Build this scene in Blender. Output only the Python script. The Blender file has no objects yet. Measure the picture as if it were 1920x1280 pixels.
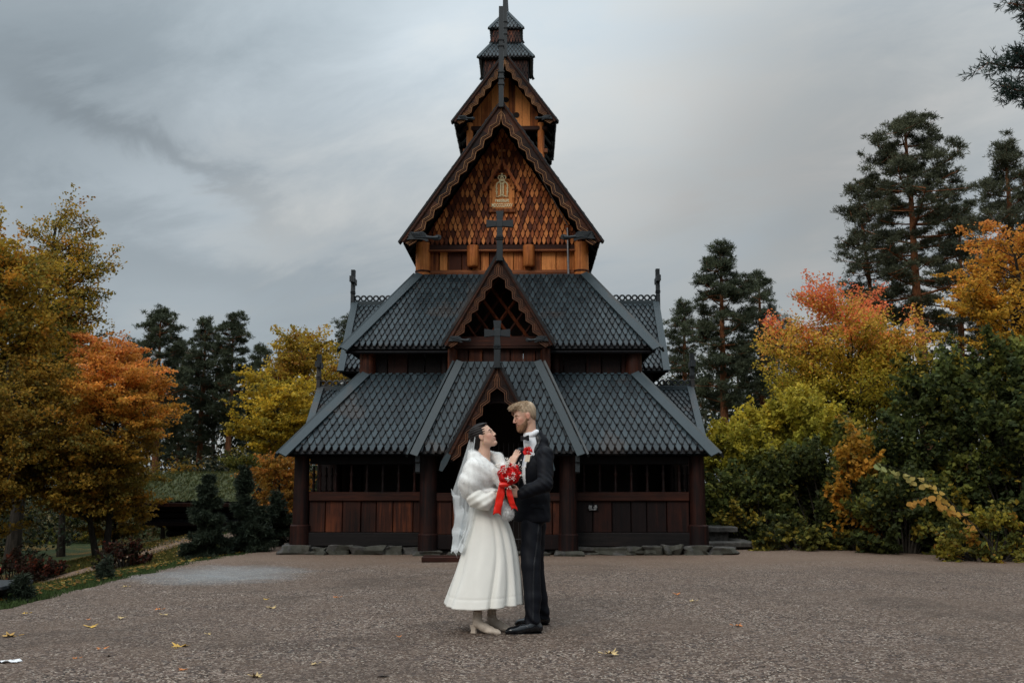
import bpy, math, random
import numpy as np
from mathutils import Vector, Matrix
from mathutils.bvhtree import BVHTree
random.seed(7); RNG = np.random.default_rng(7)
SC = bpy.context.scene
COL = SC.collection
PITCH = math.radians(8.08); FPX = 1867.0; CAMZ = 1.18

def at(u, v, Y):
    """point of the place seen at photo position (u, v) when it stands Y metres ahead of the camera"""
    e = PITCH - math.atan((v - 640) / FPX)
    fy = FPX * math.cos(PITCH) + (v - 640) * math.sin(PITCH)
    return Vector(((u - 960) * Y / fy, Y, CAMZ + Y * math.tan(e)))

# ---------------------------------------------------------------- helpers
def unit(v): return v / np.maximum(np.linalg.norm(v, axis=-1, keepdims=True), 1e-9)
def tag(o, label=None, cat=None, group=None, kind=None):
    if label: o['label'] = label
    if cat: o['category'] = cat
    if group: o['group'] = group
    if kind: o['kind'] = kind
    return o

def empty(name, loc=(0, 0, 0), rz=0.0):
    o = bpy.data.objects.new(name, None); COL.objects.link(o)
    o.location = loc; o.rotation_euler = (0, 0, rz); o.empty_display_size = .1
    return o

def link(name, me, mats, parent=None, smooth=False):
    o = bpy.data.objects.new(name, me); COL.objects.link(o)
    for m in (mats if isinstance(mats, (list, tuple)) else [mats]): me.materials.append(m)
    if parent is not None: o.parent = parent
    if smooth: me.polygons.foreach_set('use_smooth', [True] * len(me.polygons))
    return o

class MB:
    """collects geometry and links it as ONE mesh object"""
    def __init__(s, off=(0, 0, 0)):
        s.v = []; s.f = []; s.m = []; s.off = Vector(off); s.mi = 0
    def add(s, vs, fs, mi=None):
        n = len(s.v); s.v += [tuple(Vector(p) - s.off) for p in vs]
        s.f += [tuple(i + n for i in f) for f in fs]; s.m += [s.mi if mi is None else mi] * len(fs)
    def box(s, x0, x1, y0, y1, z0, z1, bev=0, mi=None):
        if bev <= 0:
            vs = [(x, y, z) for x in (x0, x1) for y in (y0, y1) for z in (z0, z1)]
            s.add(vs, [(0, 1, 3, 2), (4, 6, 7, 5), (0, 4, 5, 1), (2, 3, 7, 6), (0, 2, 6, 4), (1, 5, 7, 3)], mi); return
        s.obox(((x0 + x1) / 2, (y0 + y1) / 2, (z0 + z1) / 2), (x1 - x0, y1 - y0, z1 - z0), None, bev, mi)
    def obox(s, c, size, R=None, bev=0.0, mi=None):
        hx, hy, hz = [d / 2 for d in size]; b = min(bev, hx * .8, hy * .8, hz * .8)
        R = R or Matrix.Identity(3); c = Vector(c)
        vs = []; idx = {}
        for sx in (-1, 1):
            for sy in (-1, 1):
                for sz in (-1, 1):
                    for k in range(3):
                        p = [sx * (hx - b), sy * (hy - b), sz * (hz - b)]
                        p[k] = (sx * hx, sy * hy, sz * hz)[k]
                        idx[(sx, sy, sz, k)] = len(vs); vs.append(c + R @ Vector(p))
        fs = []
        for k in range(3):
            a, b2 = [j for j in range(3) if j != k]
            for sg in (-1, 1):
                q = []
                for (p1, p2) in ((-1, -1), (1, -1), (1, 1), (-1, 1)):
                    t = [0, 0, 0]; t[k] = sg; t[a] = p1; t[b2] = p2; q.append(idx[(t[0], t[1], t[2], k)])
                flip = (sg == -1) ^ (k == 1)
                fs.append(tuple(reversed(q)) if flip else tuple(q))
        for k in range(3):          # edge bevels along axis k
            a, b2 = [j for j in range(3) if j != k]
            for sa in (-1, 1):
                for sb in (-1, 1):
                    def g(sk, kk):
                        t = [0, 0, 0]; t[k] = sk; t[a] = sa; t[b2] = sb; return idx[(t[0], t[1], t[2], kk)]
                    fs.append((g(-1, a), g(1, a), g(1, b2), g(-1, b2)))
        for sx in (-1, 1):
            for sy in (-1, 1):
                for sz in (-1, 1):
                    fs.append(tuple(idx[(sx, sy, sz, k)] for k in range(3)))
        s.add(vs, fs, mi)
    def tube(s, pts, rad, n=8, cap=True, mi=None, sq=1.0):
        pts = [Vector(p) for p in pts]
        if not isinstance(rad, (list, tuple)): rad = [rad] * len(pts)
        vs = []; fs = []; prev = None
        for i, p in enumerate(pts):
            d = (pts[min(i + 1, len(pts) - 1)] - pts[max(i - 1, 0)])
            d = d.normalized() if d.length > 1e-9 else Vector((0, 0, 1))
            if prev is None:
                a = d.cross(Vector((0, 0, 1)) if abs(d.z) < .9 else Vector((0, 1, 0))).normalized()
            else:
                a = (prev - d * prev.dot(d)).normalized()
            prev = a; b = d.cross(a)
            for k in range(n):
                t = 2 * math.pi * k / n
                vs.append(p + a * math.cos(t) * rad[i] + b * math.sin(t) * rad[i] * sq)
        for i in range(len(pts) - 1):
            for k in range(n):
                k2 = (k + 1) % n
                fs.append((i * n + k, i * n + k2, (i + 1) * n + k2, (i + 1) * n + k))
        if cap:
            fs.append(tuple(reversed(range(n)))); fs.append(tuple((len(pts) - 1) * n + k for k in range(n)))
        s.add(vs, fs, mi)
    def lathe(s, c, prof, n=12, mi=None):
        s.tube([(c[0], c[1], c[2] + z) for z, r in prof], [r for z, r in prof], n, True, mi)
    def prism(s, poly, y0, y1, axis='y', mi=None):
        """poly: (x,z) points extruded y0..y1 (axis y), or (y,z) points extruded along x"""
        n = len(poly)
        if axis == 'y':
            vs = [(a, y0, b) for a, b in poly] + [(a, y1, b) for a, b in poly]
        elif axis == 'x':
            vs = [(y0, a, b) for a, b in poly] + [(y1, a, b) for a, b in poly]
        else:
            vs = [(a, b, y0) for a, b in poly] + [(a, b, y1) for a, b in poly]
        fs = [tuple(range(n)), tuple(reversed(range(n, 2 * n)))]
        fs += [(i, i + n, (i + 1) % n + n, (i + 1) % n) for i in range(n)]
        s.add(vs, fs, mi)
    def build(s, name, mats, parent=None, smooth=False, label=None):
        me = bpy.data.meshes.new(name); me.from_pydata(s.v, [], s.f)
        if isinstance(mats, (list, tuple)) and len(mats) > 1: me.polygons.foreach_set('material_index', s.m)
        me.update()
        import bmesh
        bm = bmesh.new(); bm.from_mesh(me); bmesh.ops.recalc_face_normals(bm, faces=bm.faces); bm.to_mesh(me); bm.free()
        o = link(name, me, mats, parent, smooth)
        if smooth and smooth != 'all':
            me.set_sharp_from_angle(angle=math.radians(40))
        if label: o['label'] = label
        return o

# ---------------------------------------------------------------- materials
def newmat(name):
    m = bpy.data.materials.new(name); m.use_nodes = True
    nt = m.node_tree; nt.nodes.clear()
    out = nt.nodes.new('ShaderNodeOutputMaterial')
    return m, nt, out
def N(nt, t, **kw):
    n = nt.nodes.new(t)
    for k, v in kw.items():
        if k.startswith('i_'): n.inputs[int(k[2:])].default_value = v
        else: setattr(n, k, v)
    return n
def L(nt, a, b): nt.links.new(a, b)
def ramp(nt, fac, stops, interp='LINEAR'):
    r = N(nt, 'ShaderNodeValToRGB'); cr = r.color_ramp; cr.interpolation = interp
    while len(cr.elements) < len(stops): cr.elements.new(.5)
    for e, (p, c) in zip(cr.elements, stops):
        e.position = p; e.color = (c[0], c[1], c[2], 1)
    if fac is not None: L(nt, fac, r.inputs[0])
    return r.outputs[0]
def mixc(nt, f, a, b, mode='MIX'):
    m = N(nt, 'ShaderNodeMix', data_type='RGBA', blend_type=mode)
    for sock, val in ((m.inputs[0], f), (m.inputs[6], a), (m.inputs[7], b)):
        if hasattr(val, 'is_linked') or hasattr(val, 'links'): L(nt, val, sock)
        elif isinstance(val, (tuple, list)): sock.default_value = (*val, 1)
        else: sock.default_value = val
    return m.outputs[2]
def mth(nt, op, a, b=0.0, clamp=False):
    m = N(nt, 'ShaderNodeMath', operation=op, use_clamp=clamp)
    for sock, val in ((m.inputs[0], a), (m.inputs[1], b)):
        if hasattr(val, 'links'): L(nt, val, sock)
        else: sock.default_value = val
    return m.outputs[0]
def noise(nt, vec, scale, detail=4, rough=.55, dist=0.0):
    n = N(nt, 'ShaderNodeTexNoise'); n.inputs['Scale'].default_value = scale
    n.inputs['Detail'].default_value = detail; n.inputs['Roughness'].default_value = rough
    n.inputs['Distortion'].default_value = dist
    if vec is not None: L(nt, vec, n.inputs['Vector'])
    return n.outputs['Fac']
def mapping(nt, vec, scale=(1, 1, 1), rot=(0, 0, 0), loc=(0, 0, 0)):
    m = N(nt, 'ShaderNodeMapping'); m.inputs['Scale'].default_value = scale
    m.inputs['Rotation'].default_value = rot; m.inputs['Location'].default_value = loc
    L(nt, vec, m.inputs['Vector']); return m.outputs[0]
def bsdf(nt, out, color, rough=.6, bump=None, bstr=.3, bdist=.01, spec=.5, metal=0.0, **kw):
    p = N(nt, 'ShaderNodeBsdfPrincipled')
    for sock, val in (('Base Color', color), ('Roughness', rough), ('Specular IOR Level', spec), ('Metallic', metal)):
        if hasattr(val, 'links'): L(nt, val, p.inputs[sock])
        elif isinstance(val, (tuple, list)): p.inputs[sock].default_value = (*val, 1)
        else: p.inputs[sock].default_value = val
    for k, v in kw.items(): p.inputs[k.replace('_', ' ')].default_value = v
    if bump is not None:
        b = N(nt, 'ShaderNodeBump'); b.inputs['Strength'].default_value = bstr; b.inputs['Distance'].default_value = bdist
        L(nt, bump, b.inputs['Height']); L(nt, b.outputs[0], p.inputs['Normal'])
    L(nt, p.outputs[0], out.inputs[0]); return p

def wood(name, c_dark, c_mid, c_light, rough=.6, axis='z', grain=1.0, spec=.35, island=.35):
    m, nt, out = newmat(name)
    tc = N(nt, 'ShaderNodeTexCoord').outputs['Object']
    sc = {'z': (22, 22, 1.1), 'x': (1.1, 22, 22), 'y': (22, 1.1, 22)}[axis]
    v = mapping(nt, tc, sc)
    g = noise(nt, v, 1.0 * grain, 6, .62, .35)
    big = noise(nt, tc, 1.6, 3, .6)
    fine = noise(nt, mapping(nt, tc, tuple(s * 4 for s in sc)), 1.0, 3, .7)
    geo = N(nt, 'ShaderNodeNewGeometry')
    f = mth(nt, 'ADD', mth(nt, 'MULTIPLY', g, .55), mth(nt, 'MULTIPLY', big, .45))
    f = mth(nt, 'ADD', f, mth(nt, 'MULTIPLY', mth(nt, 'SUBTRACT', geo.outputs['Random Per Island'], .5), island))
    c = ramp(nt, f, [(.30, c_dark), (.5, c_mid), (.70, c_light)])
    c = mixc(nt, mth(nt, 'MULTIPLY', mth(nt, 'GREATER_THAN', fine, .60), .45), c, tuple(x * .4 for x in c_dark))
    bsdf(nt, out, c, rough, mth(nt, 'ADD', g, fine), .5, .006, spec)
    return m

M = {}
M['gold'] = wood('golden_pine', (.06, .015, .006), (.36, .108, .028), (.70, .27, .08), .62, island=.55, spec=.2)
M['goldx'] = wood('golden_pine_beam', (.07, .018, .006), (.26, .08, .022), (.45, .17, .05), .62, 'x')
M['siding'] = wood('tarred_siding_shingle', (.08, .020, .008), (.31, .082, .022), (.62, .22, .065), .6, island=.6, spec=.2)
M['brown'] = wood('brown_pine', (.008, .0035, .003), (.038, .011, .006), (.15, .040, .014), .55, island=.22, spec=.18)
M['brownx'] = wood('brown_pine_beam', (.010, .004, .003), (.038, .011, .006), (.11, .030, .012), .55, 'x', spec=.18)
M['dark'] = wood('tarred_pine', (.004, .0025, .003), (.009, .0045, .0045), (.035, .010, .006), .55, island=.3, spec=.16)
M['darkx'] = wood('tarred_beam', (.004, .0035, .004), (.010, .008, .008), (.030, .018, .014), .6, 'x', spec=.18)
M['carve'] = wood('carved_board', (.007, .003, .003), (.026, .009, .005), (.07, .022, .010), .55, 'x', spec=.2)
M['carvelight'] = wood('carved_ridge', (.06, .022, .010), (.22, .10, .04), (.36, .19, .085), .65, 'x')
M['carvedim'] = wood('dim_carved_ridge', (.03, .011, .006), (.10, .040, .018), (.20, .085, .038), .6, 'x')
M['black'] = wood('black_tar', (.003, .003, .004), (.006, .006, .008), (.012, .012, .015), .6, island=.3, spec=.15)
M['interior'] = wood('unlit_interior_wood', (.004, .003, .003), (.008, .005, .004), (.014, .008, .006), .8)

def tar_board(name, a, b, rough=.42, axis='z'):
    m, nt, out = newmat(name)
    tc = N(nt, 'ShaderNodeTexCoord').outputs['Object']
    n1 = noise(nt, tc, 3.0, 5, .6); n2 = noise(nt, mapping(nt, tc, (60, 60, 60)), 1.0, 4, .75)
    geo = N(nt, 'ShaderNodeNewGeometry')
    f = mth(nt, 'ADD', mth(nt, 'MULTIPLY', n1, .5), mth(nt, 'MULTIPLY', n2, .3))
    f = mth(nt, 'ADD', f, mth(nt, 'MULTIPLY', mth(nt, 'SUBTRACT', geo.outputs['Random Per Island'], .2), .50))
    c = ramp(nt, f, [(.30, a), (.80, b)])
    w = noise(nt, tc, .9, 3, .5)
    c = mixc(nt, mth(nt, 'MULTIPLY', mth(nt, 'GREATER_THAN', mth(nt, 'ADD', w, mth(nt, 'MULTIPLY', n2, .25)), .76), .25), c, (.09, .06, .045))
    r = mth(nt, 'ADD', mth(nt, 'MULTIPLY', n1, .25), rough - .12)
    bsdf(nt, out, c, r, n2, .35, .004, .38)
    return m
M['slate'] = tar_board('tarred_roof_shingle', (.009, .017, .022), (.032, .050, .060), .44)
M['slateedge'] = tar_board('tar_edge_gap_shade', (.003, .003, .004), (.007, .007, .009), .6)  # tarred boards; on shingle rims the gap shade is put into the colour
M['hip'] = tar_board('tarred_hip_board', (.016, .026, .032), (.042, .062, .073), .46)
M['carving'] = tar_board('weathered_carving', (.009, .012, .015), (.026, .034, .040), .5)
def plain(name, col, rough=.5, metal=0.0, var=.25, scale=30, bstr=.15, **kw):
    m, nt, out = newmat(name)
    tc = N(nt, 'ShaderNodeTexCoord').outputs['Object']
    n = noise(nt, tc, scale, 4, .6)
    c = ramp(nt, n, [(.3, tuple(x * (1 - var) for x in col)), (.7, tuple(min(1, x * (1 + var)) for x in col))])
    bsdf(nt, out, c, rough, n, bstr, .003, metal=metal, **kw); return m
M['gilt'] = plain('gilded_carving', (.92, .78, .48), .38, .15, .15)
M['metal'] = plain('grey_metal', (.22, .22, .23), .4, .8); M['iron'] = plain('dark_iron', (.035, .033, .034), .5, .6)
M['shinymetal'] = plain('galvanised_metal', (.55, .57, .58), .35, .9)
def stone(name, a, b, sc=6):
    m, nt, out = newmat(name)
    tc = N(nt, 'ShaderNodeTexCoord').outputs['Object']
    n1 = noise(nt, tc, sc, 8, .65); n2 = noise(nt, tc, sc * .35, 3, .5)
    c = ramp(nt, n1, [(.3, a), (.65, b)])
    c = mixc(nt, mth(nt, 'MULTIPLY', mth(nt, 'GREATER_THAN', n2, .56), .5), c, (.03, .032, .018))
    bsdf(nt, out, c, .85, n1, .9, .03, .3); return m
M['stone'] = stone('mossy_stone', (.018, .018, .017), (.10, .095, .088))

# ---------------------------------------------------------------- camera, light, sky
cam = bpy.data.cameras.new('camera'); camo = bpy.data.objects.new('camera', cam); COL.objects.link(camo)
camo.location = (0, 0, CAMZ); camo.rotation_euler = (math.pi / 2 + PITCH, 0, 0)
cam.sensor_width = 36.0; cam.lens = 36.0 * FPX / 1920; cam.clip_end = 2000; cam.clip_start = .05
cam.dof.use_dof = True; cam.dof.focus_distance = 9.0; cam.dof.aperture_fstop = 7.0
SC.camera = camo
SUN_EL, SUN_AZ = math.radians(40), math.radians(200)
sun = bpy.data.lights.new('sun', 'SUN'); sun.energy = .9; sun.angle = math.radians(25); sun.color = (1, .93, .84)
suno = bpy.data.objects.new('sun', sun); COL.objects.link(suno)
# the sun stands behind the camera, to the left, behind cloud
sd = Vector((math.sin(math.radians(-150)) * math.cos(SUN_EL), math.cos(math.radians(-150)) * math.cos(SUN_EL), math.sin(SUN_EL)))
suno.rotation_euler = sd.to_track_quat('Z', 'Y').to_euler(); suno.location = sd * 50
W = bpy.data.worlds.new('World'); SC.world = W; W.use_nodes = True
nt = W.node_tree; nt.nodes.clear()
wo = N(nt, 'ShaderNodeOutputWorld'); bg = N(nt, 'ShaderNodeBackground'); L(nt, bg.outputs[0], wo.inputs[0])
sky = N(nt, 'ShaderNodeTexSky', sky_type='NISHITA', sun_disc=False, sun_elevation=SUN_EL, sun_rotation=math.radians(-150), dust_density=2.0)
tcw = N(nt, 'ShaderNodeTexCoord').outputs['Generated']
sep = N(nt, 'ShaderNodeSeparateXYZ'); L(nt, tcw, sep.inputs[0])
zc = mth(nt, 'MAXIMUM', sep.outputs[2], 0.0)
# cloud sheet: direction projected onto a flat layer overhead
den = mth(nt, 'ADD', zc, .22)
cx = mth(nt, 'DIVIDE', sep.outputs[0], den); cy = mth(nt, 'DIVIDE', sep.outputs[1], den)
cv = N(nt, 'ShaderNodeCombineXYZ'); L(nt, cx, cv.inputs[0]); L(nt, cy, cv.inputs[1])
vv = mapping(nt, cv.outputs[0], (1, 1, 1), (0, 0, math.radians(35)), (3.1, 1.4, 0))
n1 = noise(nt, mapping(nt, vv, (.7, .95, 1)), .8, 3, .5, .25)
n2 = noise(nt, mapping(nt, vv, (.9, 1.5, 1)), 2.6, 7, .62, .35)
cl = mth(nt, 'ADD', mth(nt, 'MULTIPLY', n1, .78), mth(nt, 'MULTIPLY', n2, .22))
ccol = ramp(nt, cl, [(.34, (2.4, 2.8, 3.05)), (.47, (3.3, 3.7, 3.95)), (.57, (4.3, 4.45, 4.4)), (.68, (5.5, 5.25, 4.95))])
grad = mth(nt, 'ADD', mth(nt, 'MULTIPLY', mth(nt, 'POWER', zc, 2.6), 4.2), .98)
# larger cloud masses: a light break over the spire, heavier cloud to the right and left
yc_ = mth(nt, 'MAXIMUM', sep.outputs[1], .05); sa = mth(nt, 'DIVIDE', sep.outputs[0], yc_); sb = mth(nt, 'DIVIDE', sep.outputs[2], yc_)
wob = mth(nt, 'MULTIPLY', mth(nt, 'SUBTRACT', n2, .5), .26)
sa = mth(nt, 'ADD', sa, wob); sb = mth(nt, 'ADD', sb, mth(nt, 'MULTIPLY', wob, .5))
def mass(u, v, ru, rv, rot, amt):
    p = at(u, v, 1.0); a0, b0 = p.x, p.z - CAMZ; c_, s_ = math.cos(rot), math.sin(rot)
    dx = mth(nt, 'SUBTRACT', sa, a0); dy = mth(nt, 'SUBTRACT', sb, b0)
    x_ = mth(nt, 'DIVIDE', mth(nt, 'ADD', mth(nt, 'MULTIPLY', dx, c_), mth(nt, 'MULTIPLY', dy, s_)), ru)
    y_ = mth(nt, 'DIVIDE', mth(nt, 'SUBTRACT', mth(nt, 'MULTIPLY', dy, c_), mth(nt, 'MULTIPLY', dx, s_)), rv)
    g = mth(nt, 'POWER', 2.718, mth(nt, 'MULTIPLY', mth(nt, 'ADD', mth(nt, 'MULTIPLY', x_, x_), mth(nt, 'MULTIPLY', y_, y_)), -1.0))
    return mth(nt, 'MULTIPLY', g, amt)
tot = .80
for q_ in ((1000, 110, .20, .15, 0, .22), (640, 60, .20, .10, 0, .14), (1480, 350, .17, .20, 0, -.20), (1700, 120, .2, .2, 0, -.10), (230, 255, .20, .022, -.42, -.15), (330, 310, .12, .020, -.5, -.08), (300, 370, .16, .04, -.45, .14), (60, 60, .22, .2, 0, -.12), (560, 530, .16, .03, -.1, -.14), (300, 560, .2, .05, 0, .06), (1250, 480, .2, .05, 0, .04)):
    tot = mth(nt, 'ADD', tot, mass(*q_))
ccol_ = N(nt, 'ShaderNodeVectorMath', operation='SCALE'); L(nt, ccol, ccol_.inputs[0]); L(nt, tot, ccol_.inputs['Scale']); ccol = ccol_.outputs[0]
vm = N(nt, 'ShaderNodeVectorMath', operation='SCALE'); L(nt, ccol, vm.inputs[0]); L(nt, grad, vm.inputs['Scale'])
mix = mixc(nt, .93, sky.outputs[0], vm.outputs[0])
L(nt, mix, bg.inputs[0]); bg.inputs[1].default_value = .10
SC.view_settings.view_transform = 'Standard'; SC.view_settings.look = 'None'
SC.view_settings.gamma = 1.0; SC.view_settings.exposure = 0.44
SC.render.engine = 'CYCLES'
SC.cycles.use_denoising = True
SC.cycles.max_bounces = 6; SC.cycles.diffuse_bounces = 3; SC.cycles.glossy_bounces = 2; SC.cycles.transparent_max_bounces = 12
SC.cycles.sample_clamp_indirect = 4
# ---------------------------------------------------------------- ground
def sstep(a, b, x):
    t = np.clip((x - a) / (b - a), 0, 1); return t * t * (3 - 2 * t)
def edge_x(Y):
    return np.interp(Y, [-60, 0, 9.7, 14.2, 17.7, 20, 23, 40, 200], [-12, -5.6, -4.87, -4.75, -4.35, -5.2, -6.5, -9, -20])
def ground_z(X, Y):
    X = np.asarray(X, float); Y = np.asarray(Y, float)
    d = edge_x(Y) - X
    z = -1.05 * sstep(-.3, 6.5, d)
    z = z - .5 * sstep(8, 40, d)
    return z + .25 * sstep(60, 200, np.hypot(X, Y))
def gz(x, y): return float(ground_z(x, y))
def sheet(name, xs, ys, fz, mat, kind='structure'):
    X, Y = np.meshgrid(xs, ys); Z = fz(X, Y)
    nx, ny = len(xs), len(ys)
    co = np.stack([X, Y, Z], -1).reshape(-1, 3)
    i = np.arange(nx * ny).reshape(ny, nx)
    q = np.stack([i[:-1, :-1], i[:-1, 1:], i[1:, 1:], i[1:, :-1]], -1).reshape(-1, 4)
    o = npmesh(name, co, q, mat); o['kind'] = kind
    o.data.polygons.foreach_set('use_smooth', np.ones(len(q), bool)); return o
def npmesh(name, co, faces, mats, parent=None, tint=None, smooth=False):
    """numpy arrays -> mesh; faces (n,k)"""
    me = bpy.data.meshes.new(name)
    co = np.ascontiguousarray(co, dtype=np.float32); faces = np.ascontiguousarray(faces, dtype=np.int32)
    n, k = faces.shape
    me.vertices.add(len(co)); me.vertices.foreach_set('co', co.ravel())
    me.loops.add(n * k); me.loops.foreach_set('vertex_index', faces.ravel())
    me.polygons.add(n); me.polygons.foreach_set('loop_start', np.arange(0, n * k, k, dtype=np.int32))
    try: me.polygons.foreach_set('loop_total', np.full(n, k, dtype=np.int32))
    except Exception: pass
    me.update(calc_edges=True)
    if tint is not None:
        a = me.color_attributes.new('tint', 'FLOAT_COLOR', 'POINT')
        c = np.ones((len(co), 4), np.float32); c[:, :3] = tint; a.data.foreach_set('color', c.ravel())
    if smooth: me.polygons.foreach_set('use_smooth', np.ones(n, bool))
    return link(name, me, mats, parent)

def grass_soil():
    m, nt, out = newmat('forest_floor')
    P = N(nt, 'ShaderNodeNewGeometry').outputs['Position']
    n1 = noise(nt, P, .45, 4, .6); n2 = noise(nt, P, 9, 6, .75); n3 = noise(nt, P, 34, 4, .7)
    g = ramp(nt, n2, [(.3, (.010, .016, .006)), (.55, (.030, .046, .014)), (.75, (.07, .085, .026))])
    lf = ramp(nt, n3, [(.35, (.05, .028, .01)), (.55, (.16, .085, .018)), (.7, (.32, .17, .03))])
    f = mth(nt, 'GREATER_THAN', mth(nt, 'ADD', mth(nt, 'MULTIPLY', n1, .8), mth(nt, 'MULTIPLY', n3, .6)), .74)
    c = mixc(nt, mth(nt, 'MULTIPLY', f, .8), g, lf)
    bsdf(nt, out, c, .9, n2, .8, .04, .2); return m
def gravel():
    m, nt, out = newmat('crushed_gravel')
    P = N(nt, 'ShaderNodeNewGeometry').outputs['Position']
    big = noise(nt, P, .33, 4, .6, .4); mid = noise(nt, P, 1.7, 5, .65)
    vo = N(nt, 'ShaderNodeTexVoronoi', feature='F1'); vo.inputs['Scale'].default_value = 80; L(nt, P, vo.inputs['Vector'])
    vo.inputs['Randomness'].default_value = 1
    v2 = N(nt, 'ShaderNodeTexVoronoi', feature='F1'); v2.inputs['Scale'].default_value = 33; L(nt, P, v2.inputs['Vector'])
    s1 = N(nt, 'ShaderNodeSeparateColor'); L(nt, vo.outputs['Color'], s1.inputs[0])
    s2 = N(nt, 'ShaderNodeSeparateColor'); L(nt, v2.outputs['Color'], s2.inputs[0])
    stonec = ramp(nt, s1.outputs[0], [(0, (.015, .013, .012)), (.30, (.055, .038, .029)), (.60, (.130, .088, .066)), (.84, (.215, .155, .118)), (.965, (.52, .45, .38))])
    st2 = ramp(nt, s2.outputs[1], [(0, (.035, .032, .035)), (.5, (.13, .092, .076)), (.9, (.28, .22, .185))])
    c = mixc(nt, mth(nt, 'MULTIPLY', mth(nt, 'GREATER_THAN', s2.outputs[0], .62), .7), stonec, st2)
    fine = mixc(nt, noise(nt, P, 190, 3, .7), (.070, .048, .036), (.185, .131, .098))
    f = ramp(nt, mth(nt, 'ADD', mth(nt, 'MULTIPLY', big, .55), mth(nt, 'MULTIPLY', mid, .5)), [(.46, (0, 0, 0)), (.62, (1, 1, 1))])
    c = mixc(nt, mth(nt, 'MULTIPLY', f, .55), c, fine)
    # damp darker bands
    c = mixc(nt, mth(nt, 'MULTIPLY', ramp(nt, noise(nt, P, .8, 4, .6, .8), [(.5, (0, 0, 0)), (.66, (1, 1, 1))]), .42), c, (.048, .036, .029))
    # fine sandy fringe along the church and the pale chalky patch to the left
    sp = N(nt, 'ShaderNodeSeparateXYZ'); L(nt, P, sp.inputs[0])
    near = mth(nt, 'MULTIPLY', mth(nt, 'SUBTRACT', mth(nt, 'ADD', sp.outputs[1], mth(nt, 'MULTIPLY', mid, 2.4)), 14.6), .45, True)
    c = mixc(nt, mth(nt, 'MULTIPLY', near, .65), c, mixc(nt, noise(nt, P, 60, 4, .7), (.13, .085, .060), (.29, .20, .145)))
    dx = mth(nt, 'DIVIDE', mth(nt, 'ADD', sp.outputs[0], 3.75), 1.35); dy = mth(nt, 'DIVIDE', mth(nt, 'SUBTRACT', sp.outputs[1], 13.2), 1.7)
    rr = mth(nt, 'ADD', mth(nt, 'MULTIPLY', dx, dx), mth(nt, 'MULTIPLY', dy, dy))
    pf = mth(nt, 'SUBTRACT', 1.45, mth(nt, 'ADD', rr, mth(nt, 'MULTIPLY', mid, 1.3)), True)
    c = mixc(nt, mth(nt, 'MULTIPLY', pf, .62), c, mixc(nt, noise(nt, P, 45, 4, .7), (.18, .20, .21), (.42, .46, .48)))
    h = mth(nt, 'ADD', mth(nt, 'MULTIPLY', vo.outputs['Distance'], -1.0), mth(nt, 'MULTIPLY', v2.outputs['Distance'], -.7))
    bsdf(nt, out, c, .78, h, 1.0, .009, .2); return m
def path_mat():
    m, nt, out = newmat('trodden_path')
    P = N(nt, 'ShaderNodeNewGeometry').outputs['Position']
    c = ramp(nt, noise(nt, P, 14, 6, .7), [(.3, (.10, .065, .045)), (.7, (.26, .18, .13))])
    bsdf(nt, out, c, .9, noise(nt, P, 60, 4, .7), .6, .02, .2); return m
M['floor'] = grass_soil(); M['gravel'] = gravel(); M['path'] = path_mat()
xs = np.concatenate([np.linspace(-600, -40, 20), np.arange(-38, 30, .5), np.linspace(32, 600, 20)])
ys = np.concatenate([np.linspace(-300, -6, 10), np.arange(-5, 60, .5), np.linspace(62, 900, 30)])
sheet('ground', xs, ys, lambda X, Y: ground_z(X, Y) - .03, M['floor'])
# gravel yard with an irregular edge, laid just above the ground sheet
def ybound(x): return np.interp(x, [-9, -5, -4.6, 4.0, 5.0, 6.2, 8, 12, 22], [24, 24, 24, 24, 18.3, 17.3, 15.8, 15.0, 14])
def yard():
    ys = np.concatenate([np.arange(-4, 8, .25), np.arange(8, 24.01, .2)]); t = np.linspace(0, 1, 150)
    rng = np.random.default_rng(3); wob = np.interp(ys, np.arange(-4, 25, .3), rng.normal(0, .09, 97))
    X = np.zeros((len(ys), len(t))); Y = np.zeros_like(X)
    for i, y in enumerate(ys):
        xl = edge_x(y) - .15 + wob[i]; xr = np.interp(y, [-4, 14, 15.0, 15.8, 17.3, 18.3, 24], [24, 22, 12, 8.2, 6.4, 5.2, 4.4]) + wob[i]
        X[i] = xl + (xr - xl) * t; Y[i] = y
    Z = ground_z(X, Y) + .012 + .012 * np.sin(X * 1.3 + Y * .7) * np.sin(Y * 1.1)
    Z[:, 0] -= .03; Z[:, -1] -= .03
    i = np.arange(X.size).reshape(X.shape)
    q = np.stack([i[:-1, :-1], i[:-1, 1:], i[1:, 1:], i[1:, :-1]], -1).reshape(-1, 4)
    o = npmesh('gravel_yard', np.stack([X, Y, Z], -1).reshape(-1, 3), q, M['gravel'], smooth=True); o['kind'] = 'structure'
yard()
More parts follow.
